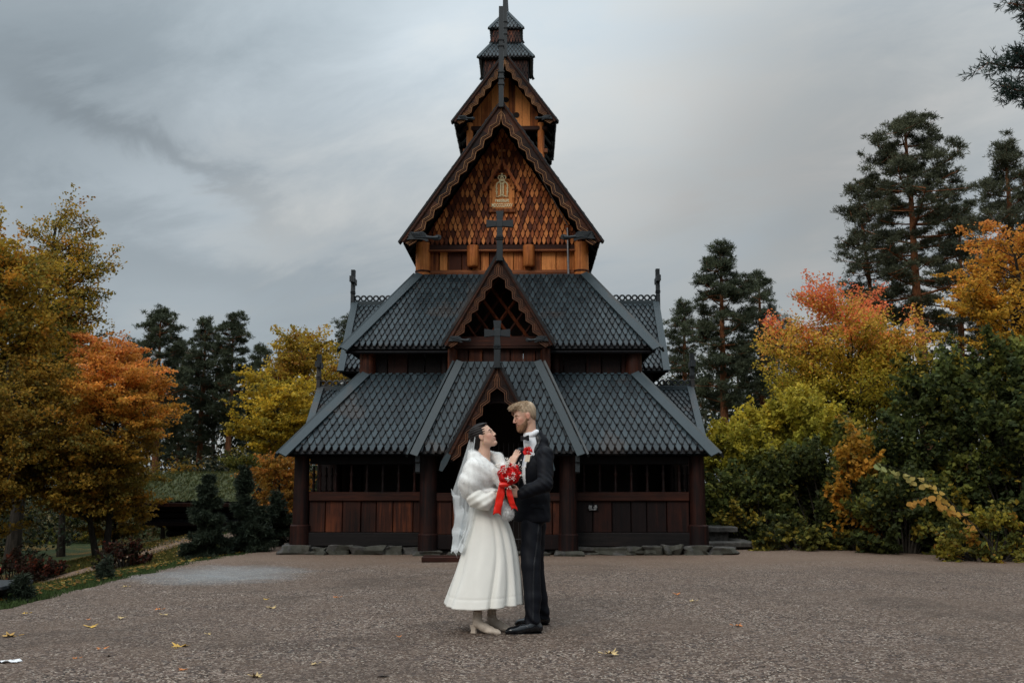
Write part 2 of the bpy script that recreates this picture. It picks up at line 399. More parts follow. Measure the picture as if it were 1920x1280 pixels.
# the pale path through the lower meadow
def strip(name, pts, w, mat, dz=.01):
    pts = np.array(pts, float); tt = np.linspace(0, len(pts) - 1, 60)
    cx = np.interp(tt, range(len(pts)), pts[:, 0]); cy = np.interp(tt, range(len(pts)), pts[:, 1])
    k = np.ones(5) / 5; cx = np.convolve(np.pad(cx, 2, 'edge'), k, 'valid'); cy = np.convolve(np.pad(cy, 2, 'edge'), k, 'valid')
    dx = np.gradient(cx); dy = np.gradient(cy); l = np.hypot(dx, dy); nx, ny = -dy / l, dx / l
    s = np.linspace(-.5, .5, 7); X = cx[:, None] + nx[:, None] * s * w; Y = cy[:, None] + ny[:, None] * s * w
    Z = ground_z(X, Y) + dz; i = np.arange(X.size).reshape(X.shape)
    q = np.stack([i[:-1, :-1], i[:-1, 1:], i[1:, 1:], i[1:, :-1]], -1).reshape(-1, 4)
    o = npmesh(name, np.stack([X, Y, Z], -1).reshape(-1, 3), q, mat, smooth=True); o['kind'] = 'structure'; return o
strip('path', [(-13, 17.5), (-10, 19.2), (-7.8, 20.6), (-7.2, 22.5), (-8.5, 25.5), (-8.9, 27)], 1.1, M['path'])
# ---------------------------------------------------------------- the stave church
# written in church coordinates: x across the front (0 = its axis), y = distance from the photographer, z up
TH = -.0165; CY = 21.0
church = empty('stave_church', (-.505 + CY * .0165, CY, 0), TH)
tag(church, 'dark tarred wooden stave church with stacked shingled roofs and golden shingled gable behind the couple', 'church')
OFF = (0, CY, 0)
def B_(): return MB(OFF)
def clip_poly(P, planes):
    for (nx, ny, d) in planes:
        out = []
        for i in range(len(P)):
            a, b = P[i], P[(i + 1) % len(P)]
            da = a[0] * nx + a[1] * ny - d; db = b[0] * nx + b[1] * ny - d
            if da >= 0: out.append(a)
            if (da >= 0) != (db >= 0):
                t = da / (da - db); out.append((a[0] + (b[0] - a[0]) * t, a[1] + (b[1] - a[1]) * t))
        P = out
        if len(P) < 3: return []
    return P
def shingles(mb, A, B, C, D, w=.11, e=.138, T=.046, th=.028, tip=.21, sh=.93, seed=0, bev=.009, holes=None, deck=True):
    A, B, C, D = map(Vector, (A, B, C, D)); U = (B - A).normalized(); n = (B - A).cross(D - A).normalized(); S = n.cross(U)
    r = random.Random(seed)
    q = [(((p - A).dot(U)), ((p - A).dot(S))) for p in (A, B, C, D)]
    planes = []
    for i in range(4):
        a, b = q[i], q[(i + 1) % 4]; dx, dy = b[0] - a[0], b[1] - a[1]; l = math.hypot(dx, dy)
        if l < 1e-6: continue
        nx, ny = -dy / l, dx / l
        if i == 0: planes.append((nx, ny, nx * a[0] + ny * a[1] - .012))
        elif i == 2: planes.append((nx, ny, nx * a[0] + ny * a[1] - .02))
        else: planes.append((nx, ny, nx * a[0] + ny * a[1] + .01))
    if deck:
        g = n * -.06
        mb.add([A, B, C, D, A + g, B + g, C + g, D + g], [(0, 1, 2, 3), (7, 6, 5, 4), (0, 4, 5, 1), (1, 5, 6, 2), (2, 6, 7, 3), (3, 7, 4, 0)], 1)
    H = max(p[1] for p in q); u0 = min(p[0] for p in q); u1 = max(p[0] for p in q)
    rows = int(H / e) + 1; Lg = 2.15 * e
    for k in range(rows):
        s0 = k * e; off = (k % 2) * w / 2
        for j in range(int((u1 - u0) / w) + 3):
            uc = u0 - w + j * w + off + r.uniform(-.004, .004)
            ww = w * r.uniform(.95, .99); ds = r.uniform(-.004, .004)
            P = [(-tip * ww, 0), (tip * ww, 0), (ww / 2, sh * e), (ww / 2, Lg), (-ww / 2, Lg), (-ww / 2, sh * e)]
            P = [(uc + a, s0 + b + ds) for a, b in P]
            P = clip_poly(P, planes)
            if len(P) < 3: continue
            if holes and holes(sum(p[0] for p in P) / len(P), sum(p[1] for p in P) / len(P), A, U, S): continue
            c = (sum(p[0] for p in P) / len(P), sum(p[1] for p in P) / len(P))
            tilt = r.uniform(-.003, .003)
            def pt(p, h, sc=1.0):
                x = c[0] + (p[0] - c[0]) * sc; y = c[1] + (p[1] - c[1]) * sc
                hh = T * (1 - (y - s0) / Lg) * 1.0 + h + tilt * (x - c[0]) / w * 2
                return A + U * x + S * y + n * hh
            m = len(P); sc = 1 - bev * 2 / w
            top = [pt(p, th, sc) for p in P]; mid = [pt(p, th - bev * .8) for p in P]; low = [pt(p, -.012) for p in P]
            mb.add(top, [tuple(range(m))], 0)
            mb.add(top + mid + low, [(i, i + m, (i + 1) % m + m, (i + 1) % m) for i in range(m)] + [(i + m, i + 2 * m, (i + 1) % m + 2 * m, (i + 1) % m + m) for i in range(m)], 1)  # rim and skirt take the darker slot, painting shade into the gaps
def slab(mb, P, Q, width, thick, n, side):
    """board from P to Q lying on a plane with normal n; `side` = direction its width extends"""
    P, Q, n, side = Vector(P), Vector(Q), Vector(n).normalized(), Vector(side).normalized()
    c = [P, Q, Q + side * width, P + side * width]
    mb.add(c + [p + n * thick for p in c], [(0, 1, 2, 3), (7, 6, 5, 4), (0, 4, 5, 1), (1, 5, 6, 2), (2, 6, 7, 3), (3, 7, 4, 0)])

def skirt_roof(name, xe, ye, ze, xt, yt, zt, yback, parent, w, e, seed, sides=True, hipw=.17, label=None, gap=None):
    """lean-to roof round three sides of a box: eave half-width xe at depth ye/height ze up to xt, yt, zt"""
    mb = B_()
    hole = None
    if gap:
        ghw, gz0, gz1 = gap
        hole = lambda u, s_, A, U, S: abs((A + U * u + S * s_).x) < ghw * (gz1 - (A + U * u + S * s_).z) / (gz1 - gz0)
        ga = ghw * (gz1 - ze) / (gz1 - gz0)
        ytop = ye + (yt - ye) * (gz1 - ze) / (zt - ze)
        for s in (-1, 1):
            P_ = [(s * ga, ye, ze), (s * xe, ye, ze), (s * xt, yt, zt), (0, yt, zt), (0, ytop, gz1)]
            mb.add(P_, [(0, 1, 2, 3, 4)], 1); mb.add([Vector(p) + Vector((0, .05, -.03)) for p in P_], [(0, 1, 2, 3, 4)], 1)
    shingles(mb, (-xe, ye, ze), (xe, ye, ze), (xt, yt, zt), (-xt, yt, zt), w, e, seed=seed, holes=hole, deck=not gap)
    if sides:
        yb = yback; yb2 = yback - (xe - xt)
        shingles(mb, (xe, ye, ze), (xe, yb, ze), (xt, yb2, zt), (xt, yt, zt), w, e, seed=seed + 1)
        shingles(mb, (-xe, yb, ze), (-xe, ye, ze), (-xt, yt, zt), (-xt, yb2, zt), w, e, seed=seed + 2)
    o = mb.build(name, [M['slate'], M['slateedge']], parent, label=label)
    nf = Vector((0, -(zt - ze), yt - ye)).normalized()
    for s in (-1, 1):
        m2 = B_()
        P = Vector((s * (xe + .05), ye - .05, ze - .03)); Q = Vector((s * (xt + .0), yt, zt + .03))
        d = (Q - P).normalized(); nn = Vector((s * (zt - ze), -(zt - ze) * (xe - xt) / (yt - ye), (xe - xt) * 1.0)); 
        nn = (nn - d * nn.dot(d)).normalized()
        sd_ = nf.cross(d).normalized()
        if sd_.x * s > 0: sd_ = -sd_
        side = (sd_ - d * sd_.dot(d)).normalized()
        slab(m2, P + nf * .045, Q + nf * .045, hipw, .035, nf, side)
        ns = Vector((s * (zt - ze), 0, xe - xt)).normalized(); s2 = ns.cross(d)
        if s2.y < 0: s2 = -s2
        slab(m2, P + ns * .045, Q + ns * .045, hipw, .035, ns, s2)
        m2.build('hip_board', M['hip'], o)
    # soffit under the eaves, rafters' feet
    if gap: return o
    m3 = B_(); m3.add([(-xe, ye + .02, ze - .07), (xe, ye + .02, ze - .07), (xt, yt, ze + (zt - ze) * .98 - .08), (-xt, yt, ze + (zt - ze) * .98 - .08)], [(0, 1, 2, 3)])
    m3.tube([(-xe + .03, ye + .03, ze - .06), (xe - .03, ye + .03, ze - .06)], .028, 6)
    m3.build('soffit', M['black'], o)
    return o

def zigzag_barge(hw, zap, zev, y, parent, wid=.20, step=.17, th=.05, name='barge_board', cap=True, ridge='carvelight'):
    """carved gable boards in the plane y; outer line from (+-hw,zev) to (0,zap)"""
    Ls = math.hypot(hw, zap - zev); objs = []
    for s in (-1, 1):
        d = Vector((-s * hw, 0, zap - zev)).normalized()                # up the rake
        inn = Vector((-s * d.z, 0, -abs(d.x))).normalized()            # towards the inside
        base = Vector((s * hw, y, zev))
        n = int(Ls / step); outer = [base, base + d * Ls]; 
        def zz(off, amp=.030):
            pts = []
            for k in range(n + 1):
                t0 = k * Ls / n
                # stepped wave: out, along, in
                pts.append((t0, off - amp))
                if k < n: pts += [(t0 + Ls / n * .5, off + amp)]
            return pts
        def world(t, o, yy=y):
            p = base + d * t + inn * o
            if p.x * s < 0: 
                p = Vector((0, p.y, p.z))
            p.y = yy; return p
        mb = B_()
        ins = [(t, o) for t, o in zz(wid)]
        q = [world(0, 0), ] + [world(t, o) for t, o in ins] + [world(Ls, 0)]
        for i in range(len(ins) - 1):
            a, b = ins[i], ins[i + 1]
            p = [world(a[0], 0), world(b[0], 0), world(b[0], b[1]), world(a[0], a[1])]
            vs = p + [Vector((v.x, y + th, v.z)) for v in p]
            mb.add(vs, [(0, 1, 2, 3), (7, 6, 5, 4), (3, 2, 6, 7)])
        bo = mb.build(name, M['carve'], parent)
        mr = B_()
        for off, rr in ((wid - .010, .010), (wid - .045, .009), (wid - .078, .007)):
            mr.tube([world(t, o, y - .006) for t, o in zz(off)], rr, 5)
        mr.build('carved_ridge', M[ridge], bo)
        m2 = B_()
        m2.tube([world(-.02, .055, y - .012), world(Ls, .055, y - .012)], .022, 6)
        m2.tube([world(-.02, .025, y - .014), world(Ls, .025, y - .014)], .012, 6)
        m2.build('moulding', M['carve'], bo)
        if cap:
            m3 = B_()
            a = world(-.06, 0); b = base + d * (Ls + .0)
            up = -inn
            c = [a + up * .035, b + up * .035 if True else b, b - up * .004, a - up * .004]
            for p in c: p.y = y - .03
            c[1].x = 0 if abs(c[1].x) < .03 else c[1].x
            vs = c + [Vector((v.x, y + .16, v.z)) for v in c]
            m3.add(vs, [(0, 1, 2, 3), (7, 6, 5, 4), (0, 4, 5, 1), (1, 5, 6, 2), (2, 6, 7, 3), (3, 7, 4, 0)])
            m3.build('verge_cap', M['slateedge'], bo)
        objs.append(bo)
    return objs

LION = [(0, -.06), (.10, -.055), (.22, -.05), (.36, -.06), (.43, -.085), (.455, -.11), (.475, -.085), (.49, -.108), (.505, -.08), (.495, -.05), (.46, -.03), (.56, -.045), (.63, -.07), (.72, -.075),
        (.78, -.05), (.80, -.03), (.775, -.012), (.80, .0), (.785, .03), (.74, .05), (.70, .05), (.665, .035), (.62, .005), (.54, .012), (.47, .035), (.43, .09), (.38, .12), (.30, .125), (.22, .115), (.13, .12),
        (.055, .105), (.10, .085), (.04, .06), (.10, .04), (.02, .02), (.06, 0)]
def lion(x, z, y, s, size, parent):
    mb = B_()
    pts = [(x + s * a * size, z + b * size) for a, b in LION]
    if s < 0: pts = pts[::-1]
    # triangulate as a fan of slices for a gently rounded face
    import mathutils.geometry as mg
    tris = mg.tessellate_polygon([[Vector((p[0], p[1], 0)) for p in pts]])
    n = len(pts); vs = [(p[0], y, p[1]) for p in pts] + [(p[0], y + .05, p[1]) for p in pts]
    mb.add(vs, [tuple(t) for t in tris] + [tuple(i + n for i in t) for t in tris] + [(i, i + n, (i + 1) % n + n, (i + 1) % n) for i in range(n)])
    for k in range(5):      # mane / flame ridges
        p = [(x + s * (a) * size, y - .004, z + b * size) for a, b in ((.10 + k * .02, .095 - k * .028), (.22 + k * .03, .075 - k * .020), (.33 + k * .03, .095 - k * .028), (.41 + k * .012, .085 - k * .028))]
        mb.tube(p, [.012 * size, .02 * size, .02 * size, .008 * size], 5)
    mb.tube([(x + s * .45 * size, y - .002, z - .005 * size), (x + s * .6 * size, y - .006, z - .02 * size), (x + s * .72 * size, y - .006, z - .02 * size)], [.035 * size, .03 * size, .045 * size], 6)
    mb.tube([(x + s * .735 * size, y - .03 * size, z + .015 * size), (x + s * .74 * size, y - .05 * size, z + .015 * size)], .02 * size, 6)
    return mb.build('lion_carving', M['carving'], parent)

def gable_roof(name, hw, zap, zev, y0, y1, parent, w=.11, e=.138, seed=5):
    mb = B_()
    shingles(mb, (-hw, y1, zev), (-hw, y0, zev), (0, y0, zap), (0, y1, zap), w, e, seed=seed)
    shingles(mb, (hw, y0, zev), (hw, y1, zev), (0, y1, zap), (0, y0, zap), w, e, seed=seed + 1)
    mb.box(-.05, .05, y0 - .01, y1, zap + .005, zap + .07, mi=1)
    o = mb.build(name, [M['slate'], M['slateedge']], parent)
    ml = B_(); t = .075
    for s in (-1, 1):       # boarded underside
        ml.add([(s * hw, y0, zev - t), (s * hw, y1, zev - t), (0, y1, zap - t * 1.6), (0, y0, zap - t * 1.6)], [(0, 1, 2, 3)])
        nb = max(3, int((y1 - y0) / .5))
        for k in range(nb + 1):
            yy = y0 + .06 + (y1 - y0 - .12) * k / nb
            ml.tube([(s * (hw - .03), yy, zev - t - .02), (0, yy, zap - t * 1.6 - .04)], .035, 4)
    ml.build('soffit', M['black'], o)
    return o

def cross_finial(x, y, z0, h, parent, hang=.22, size=1.0, mat='carving', spin=False, name='cross'):
    """stem with rings, then a flared cross; arms along x (along y when spin)"""
    mb = B_()
    b = .055 * size
    def bx(a0, a1, z0_, z1_, t=.8):
        if spin: mb.obox((x, y + (a0 + a1) / 2, (z0_ + z1_) / 2), (b * 2 * t, abs(a1 - a0), z1_ - z0_), None, .008)
        else: mb.obox((x + (a0 + a1) / 2, y, (z0_ + z1_) / 2), (abs(a1 - a0), b * 2 * t, z1_ - z0_), None, .008)
    hs = h * .50
    bx(-b, b, z0 - hang, z0 + hs * .62)
    bx(-b * 1.1, b * 1.1, z0 - hang, z0 - hang + .03)
    for k in range(2): bx(-b * 1.2, b * 1.2, z0 + hs * .62 + .006 + k * .034, z0 + hs * .62 + .030 + k * .034, 1.0)
    zc = z0 + h * .70
    def flare(dirx, dirz, l, w0, w1):
        pts = []
        for (t, wd) in ((0, w0), (l, w1)):
            for sg in (-1, 1):
                pts.append((dirx * t + (sg * wd if dirz else 0), dirz * t + (sg * wd if dirx else 0)))
        poly = [pts[0], pts[1], pts[3], pts[2]]
        if spin: mb.prism([(y + a, zc + c) for a, c in poly], x - b * .8, x + b * .8, 'x')
        else: mb.prism([(x + a, zc + c) for a, c in poly], y - b * .8, y + b * .8, 'y')
    flare(0, -1, zc - (z0 + hs * .62 + .07), b * .8, b * 1.0)
    flare(0, 1, h * .30, b * .8, b * 1.25)
    flare(1, 0, h * .31, b * .75, b * 1.25); flare(-1, 0, h * .31, b * .75, b * 1.25)
    bx(-b * 1.05, b * 1.05, zc - b * 1.2, zc + b * 1.2, .95)
    return mb.build(name, M[mat], parent)

def round_post(x, y, z0, z1, r0, r1, parent, mat, base=None, name='corner_post'):
    mb = B_(); n = 20; hs = [0, .3, .6, 1]
    mb.tube([(x, y, z0 + (z1 - z0) * t) for t in hs], [r0 + (r1 - r0) * t for t in hs], n)
    o = mb.build(name, M[mat], parent, smooth=True)
    if base:
        b = B_(); zb, rb = base
        b.tube([(x, y, z0 - .02), (x, y, z0 + zb * .5), (x, y, z0 + zb - .02), (x, y, z0 + zb)], [rb, rb * .96, rb * .98, rb * .86], n)
        b.build('post_base', M['dark'], o, smooth=True)
    return o
def planks(x0, x1, y, z0, z1, parent, mat, name='plank_wall', seed=0, wmin=.2, wmax=.36, axis='x', th=.04, rake=None):
    r = random.Random(seed); mb = B_(); x = x0
    while x < x1 - .01:
        w = min(r.uniform(wmin, wmax), x1 - x)
        if x1 - x - w < .1: w = x1 - x
        d = r.uniform(-.012, .012)
        if rake:
            a_, b_ = x + .004, x + w - .004
            za, zb = [min(z1, rake[1] - abs(t) * rake[0]) for t in (a_, b_)]
            if min(za, zb) > z0: mb.prism([(a_, z0), (b_, z0), (b_, zb), (a_, za)], y + d, y + d + th)
        elif axis == 'x': mb.box(x + .006, x + w - .006, y + d, y + d + th, z0, z1, .008)
        else: mb.box(y + d, y + d + th, x + .006, x + w - .006, z0, z1, .008)
        x += w
    return mb.build(name, M[mat], parent)
def beam(x0, x1, y0, y1, z0, z1, parent, mat, name='beam', bev=.012):
    mb = B_(); mb.box(x0, x1, y0, y1, z0, z1, bev); return mb.build(name, M[mat], parent)

# --- level 0: the gallery -------------------------------------------------------------
XE0, YE0, ZE0, XT0, YT0, ZT0 = 3.58, 16.60, 1.66, 2.47, 17.78, 3.08
YB = 26.2
r0_ = skirt_roof('gallery_roof', XE0, YE0, ZE0, XT0, YT0, ZT0, YB, church, .124, .150, 11, hipw=.16, gap=(.78, 1.62, 3.02))
GW = 3.34; GY = 16.98           # corner posts
for s in (-1, 1):
    round_post(s * GW, GY, .13, ZE0 + .04, .135, .125, church, 'dark', (.36, .175))
    round_post(s * GW, 20.0, .13, ZE0 + .04, .135, .125, church, 'dark', (.36, .175))
    round_post(s * GW, 22.8, .13, ZE0 + .04, .135, .125, church, 'dark', (.36, .175))
PW = 1.15; PY = 16.62
for s in (-1, 1):
    round_post(s * PW, PY, .06, ZE0 + .02, .150, .140, church, 'dark', (.30, .170), name='porch_post')
for s in (-1, 1):
    a, b = (-GW + .14, -PW - .12) if s < 0 else (PW + .12, GW - .14)
    beam(a, b, GY - .06, GY + .10, .13, .36, church, 'darkx', 'sill_beam')
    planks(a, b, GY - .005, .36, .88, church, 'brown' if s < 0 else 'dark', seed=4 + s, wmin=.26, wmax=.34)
    beam(a, b, GY - .055, GY + .08, .88, 1.03, church, 'brownx', 'rail')
    beam(a, b, GY - .04, GY + .08, ZE0 - .17, ZE0 - .03, church, 'black', 'wall_plate')
    nb = 7
    for k in range(nb):
        x = a + (b - a) * (k + .62) / (nb + .2)
        mb = B_()
        prof = [(0, .035), (.03, .035), (.035, .022), (.12, .027), (.16, .020), (.25, .022), (.30, .034), (.315, .034), (.33, .022), (.45, .02)]
        mb.lathe((x, GY + .02, 1.03), prof, 10)
        mb.build('baluster', M['dark'], church, smooth=True)
# side walls of the gallery, with the same rail and open upper part
for s in (-1, 1):
    for y0, y1 in ((GY + .14, 19.86), (20.14, 22.66), (22.94, 25.8)):
        mb = B_(); mb.box(s * GW - .06, s * GW + .06, y0, y1, .13, .36, .01); mb.build('sill_beam', M['black'], church)
        planks(y0, y1, s * GW - .02, .36, .88, church, 'dark', seed=int(y0 * 7) + s, axis='y')
        mb = B_(); mb.box(s * GW - .06, s * GW + .06, y0, y1, .88, 1.03, .01); mb.build('rail', M['dark'], church)
        if y0 < 18:
            for k in range(5):
                mb = B_(); mb.lathe((s * GW, y0 + (y1 - y0) * (k + .5) / 5, 1.03), prof, 8); mb.build('baluster', M['dark'], church)
# inner wall of the nave seen through the gallery, floor and ceiling
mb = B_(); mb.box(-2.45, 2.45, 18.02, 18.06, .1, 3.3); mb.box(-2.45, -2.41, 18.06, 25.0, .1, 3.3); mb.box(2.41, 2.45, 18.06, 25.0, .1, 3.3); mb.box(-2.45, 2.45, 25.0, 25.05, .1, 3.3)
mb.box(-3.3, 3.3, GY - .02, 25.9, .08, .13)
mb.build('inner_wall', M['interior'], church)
# porch side walls beside the opening: rail, planks
for s in (-1, 1):
    a, b = sorted((s * .62, s * (PW - .12)))
    beam(a, b, PY - .03, PY + .08, .1, .34, church, 'dark', 'sill_beam')
    planks(a, b, PY + .0, .34, .88, church, 'brown', seed=9, wmin=.2)
    beam(a, b, PY - .04, PY + .08, .88, 1.02, church, 'brownx', 'rail')
    mb = B_(); mb.box(min(s * .55, s * .62), max(s * .55, s * .62), PY - .05, PY + .08, .1, 1.75, .01); mb.build('door_jamb', M['dark'], church)
# iron gate behind the portal opening
gate = empty('iron_gate', (0, 0, 0)); gate.parent = church
gate.location = (0, 16.95 - CY, 0)
mg_ = MB()
for k in range(13):
    x = -.5 + k * .0835
    g = MB(); g.tube([(x, 0, .1), (x, 0, 1.85)], .006, 6); g.build('bar', M['iron'], gate)
for z in (.25, 1.52):
    g = MB(); g.tube([(-.54, 0, z), (.54, 0, z)], .008, 6); g.build('cross_rail', M['iron'], gate)
# porch lean-to roof
r1_ = skirt_roof('porch_roof', 1.36, 16.25, 1.65, .72, 16.92, 3.20, 17.6, church, .118, .142, 31, hipw=.13, gap=(.72, 1.62, 2.98))
for s in (-1, 1):   # pale worn bracket ends under the porch eave
    mb = B_(); mb.prism([(16.25, 1.62), (16.42, 1.62), (16.42, 1.36), (16.36, 1.33), (16.30, 1.36), (16.30, 1.5), (16.25, 1.52)], s * 1.30 - .035, s * 1.30 + .035, 'x')
    mb.build('bracket', M['carving'], church)
# portal gable
gable_roof('portal_roof', .80, 3.07, 1.62, 16.12, 16.95, church, .11, .138, 41)
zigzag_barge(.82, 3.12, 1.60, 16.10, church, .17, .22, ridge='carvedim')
cross_finial(0, 16.06, 3.12, .68, church, .10, .95)
# portal head: dark boards with a keyhole shaped carved opening
def portal_head():
    mb = B_(); n = 26; out_ = []; inn = []
    for k in range(n + 1):
        t = math.pi * k / n
        inn.append((.44 * math.cos(t), 2.02 + .47 * math.sin(t)))
    inn = [(.50, 1.72), (.60, 1.80), (.42, 1.86)] + inn + [(-.42, 1.86), (-.60, 1.80), (-.50, 1.72)]
    zap, zev, hw = 2.98, 1.62, .74
    for (x, z) in inn:
        out_.append((x, z))
    y0, y1 = 16.30, 16.36
    # fan quads to the rake
    outer = []
    for (x, z) in inn:
        s = 1 if x > 0 else -1
        if abs(x) < 1e-6: outer.append((0, zap)); continue
        zz_ = max(z, 1.72); tt = (zz_ - zev) / (zap - zev)
        f = math.atan2(z - 1.9, x)
        # hit the rake line along the ray from (0,1.9)
        dx, dz = math.cos(f), math.sin(f)
        den_ = abs(dx) * (zap - zev) + dz * hw
        tt = ((zap - 1.9) * hw) / den_ if den_ > 1e-6 else 1
        outer.append((dx * tt, 1.9 + dz * tt) if z > 1.9 else (s * hw * (1 - (z - zev) / (zap - zev)), z))
    vs = []
    for yy in (y0, y1):
        vs += [(x, yy, z) for x, z in inn] + [(x, yy, z) for x, z in outer]
    m = len(inn); fs = []
    for i in range(m - 1):
        fs += [(i, i + 1, m + i + 1, m + i), (2 * m + i, 3 * m + i, 3 * m + i + 1, 2 * m + i + 1), (i, 2 * m + i, 2 * m + i + 1, i + 1)]
    mb.add(vs, fs); o = mb.build('portal_head', M['dark'], church)
    m2 = B_(); m2.tube([(x * 1.03, y0 - .01, z) for x, z in inn[3:-3]], .02, 6); m2.build('carved_ridge', M['dark'], o)
portal_head()
for s in (-1, 1):   # broken pale shingle ends hanging at the foot of the portal gable
    mb = B_(); mb.prism([(s * .80, 1.66), (s * .90, 1.52), (s * .93, 1.38), (s * .88, 1.36), (s * .80, 1.48), (s * .74, 1.62)][::s], 16.06, 16.12, 'y')
    mb.build('gable_foot', M['hip'], church)
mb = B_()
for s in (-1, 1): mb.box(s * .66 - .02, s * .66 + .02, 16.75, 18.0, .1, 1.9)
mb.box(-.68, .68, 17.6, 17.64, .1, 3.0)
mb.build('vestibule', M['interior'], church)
# foundation stones and steps
r = random.Random(12)
def rock(name, c, size, seed, mat='stone', parent=None, sub=3):
    import bmesh
    bm = bmesh.new(); bmesh.ops.create_cube(bm, size=1)
    bmesh.ops.bevel(bm, geom=bm.edges[:], offset=.05, segments=1, affect='EDGES')
    bmesh.ops.subdivide_edges(bm, edges=bm.edges[:], cuts=2, use_grid_fill=True)
    from mathutils import noise as mn
    off = Vector((seed * 3.7, seed * 1.3, 0))
    for v in bm.verts:
        d = mn.noise_vector(v.co * 1.5 + off) * .26 + mn.noise_vector(v.co * 4 + off) * .10
        v.co = Vector(((v.co.x + d.x) * size[0], (v.co.y + d.y) * size[1], (v.co.z + d.z * .8) * size[2]))
    me = bpy.data.meshes.new(name); bm.to_mesh(me); bm.free()
    o = link(name, me, M[mat], parent, True); me.set_sharp_from_angle(angle=.45); o.location = Vector(c)
    return o
x = -GW - .28; k = 0
while x < GW + .3:
    w = r.uniform(.22, .80)
    hh = r.uniform(.12, .22)
    if not (-1.0 < x + w / 2 < 1.0):
        rock('foundation_stone', (x + w / 2, GY - .06 - CY + r.uniform(-.03, .03), .06), (w * 1.02, .42, hh), k, parent=church)
    else:
        rock('foundation_stone', (x + w / 2, PY - .05 - CY, .0), (w * 1.02, .35, .14), k, parent=church)
    x += w; k += 1
for s in (-1, 1):
    for k in range(6):
        rock('foundation_stone', (s * (GW + .02), 17.6 + k * .9 - CY, .05), (.42, .8, .2), 40 + k, parent=church)
for s in (-1, 1):
    rock('foundation_stone', (s * PW, PY - CY, .02), (.45, .42, .13), 60 + s, parent=church)

# --- level 1: aisle walls, second roof -------------------------------------------------
for s in (-1, 1):
    round_post(s * 2.40, 17.86, 2.9, 3.62, .15, .145, church, 'brown', name='corner_post')
    round_post(s * 1.0, 17.92, 2.9, 3.62, .09, .09, church, 'dark', name='corner_post')
planks(-2.35, 2.35, 17.90, 2.95, 3.62, church, 'dark', seed=21, wmin=.28, wmax=.42)
for s in (-1, 1): planks(17.9, 25.0, s * 2.40 - .02, 2.95, 3.62, church, 'dark', seed=22 + s, axis='y')
beam(-2.3, 2.3, 17.80, 17.90, 3.02, 3.12, church, 'dark', 'sill_beam')
skirt_roof('aisle_roof', 2.78, 17.59, 3.55, 1.63, 18.74, 5.10, 25.2, church, .107, .138, 51, hipw=.145)
# mid gable dormer over the porch
round_post(-.80, 17.02, 3.10, 3.56, .085, .085, church, 'brown', name='dormer_post'); round_post(.80, 17.02, 3.10, 3.56, .085, .085, church, 'brown', name='dormer_post')
planks(-.74, .74, 17.03, 3.20, 3.52, church, 'brown', seed=33, wmin=.16, wmax=.26, name='dormer_wall')
beam(-.74, .74, 16.97, 17.06, 3.17, 3.25, church, 'brownx', 'sill_beam')
beam(-.80, .80, 16.96, 17.08, 3.50, 3.68, church, 'brownx', 'tie_beam')
beam(-.78, .78, 16.93, 17.03, 3.46, 3.50, church, 'carve', 'moulding')
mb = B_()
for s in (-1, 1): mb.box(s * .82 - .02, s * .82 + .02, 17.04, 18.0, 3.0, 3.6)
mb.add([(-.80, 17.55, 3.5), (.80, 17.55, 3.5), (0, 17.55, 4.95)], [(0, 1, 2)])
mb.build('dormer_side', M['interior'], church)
mb = B_()
for i in range(-2, 4):  # crossed lattice in the gable
    for s in (-1, 1):
        x0 = (i - .5) * .30; P0 = Vector((x0 - s * .36, 17.12 + .02 * s, 3.66)); P1 = Vector((x0 + s * .5, 17.12 + .02 * s, 4.85))
        # cut to the rake
        def inside(p): return abs(p.x) < .78 * (4.92 - p.z) / (4.92 - 3.62)
        ts = [t / 40 for t in range(41) if inside(P0.lerp(P1, t / 40))]
        if len(ts) > 3: mb.tube([P0.lerp(P1, ts[0]), P0.lerp(P1, ts[-1])], .028, 4)
mb.build('lattice', M['brown'], church)
gable_roof('dormer_roof', .90, 5.02, 3.55, 16.74, 18.9, church, .107, .138, 61)
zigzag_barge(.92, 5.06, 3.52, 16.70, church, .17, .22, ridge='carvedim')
lion(-.86, 3.58, 16.66, 1, .50, church); lion(.86, 3.58, 16.66, -1, .50, church)
cross_finial(.02, 16.64, 5.06, .74, church, .14, .95)

# --- level 2: nave wall and the great gable --------------------------------------------
for s in (-1, 1):
    round_post(s * 1.53, 18.86, 4.98, 5.78, .145, .14, church, 'gold', name='corner_post')
    mb = B_(); mb.lathe((s * 1.53, 18.86, 5.20), [(0, .152), (.02, .156), (.035, .150)], 20); mb.build('post_ring', M['brown'], church)
planks(-1.42, 1.42, 18.88, 5.10, 5.70, church, 'gold', seed=71, wmin=.16, wmax=.30, name='plank_wall')
beam(-1.42, 1.42, 18.80, 18.90, 5.08, 5.17, church, 'goldx', 'sill_beam'); beam(-1.42, 1.42, 18.82, 18.92, 5.17, 5.245, church, 'goldx', 'sill_beam')
beam(-1.42, 1.42, 18.80, 18.92, 5.62, 5.74, church, 'brownx', 'wall_plate'); beam(-1.44, 1.44, 18.77, 18.86, 5.60, 5.64, church, 'goldx', 'moulding')
for s in (-1, 1): planks(18.9, 24.4, s * 1.55 - .02, 5.0, 5.75, church, 'dark', seed=72 + s, axis='y')
planks(-1.5, 1.5, 24.4, 5.0, 8.2, church, 'dark', seed=79, rake=(1.44, 8.15))
for s in (-1, 1):   # half-log brackets
    x = s * .54 - .02 + (.0)
    mb = B_(); mb.tube([(x, 18.80, 5.30), (x, 18.80, 5.33), (x, 18.80, 5.70), (x, 18.80, 5.72)], [.09, .115, .115, .105], 18); mb.build('log_bracket', M['gold'], church, smooth=True)
gable_roof('nave_roof', 1.83, 8.32, 5.68, 18.14, 24.7, church, .107, .138, 81)
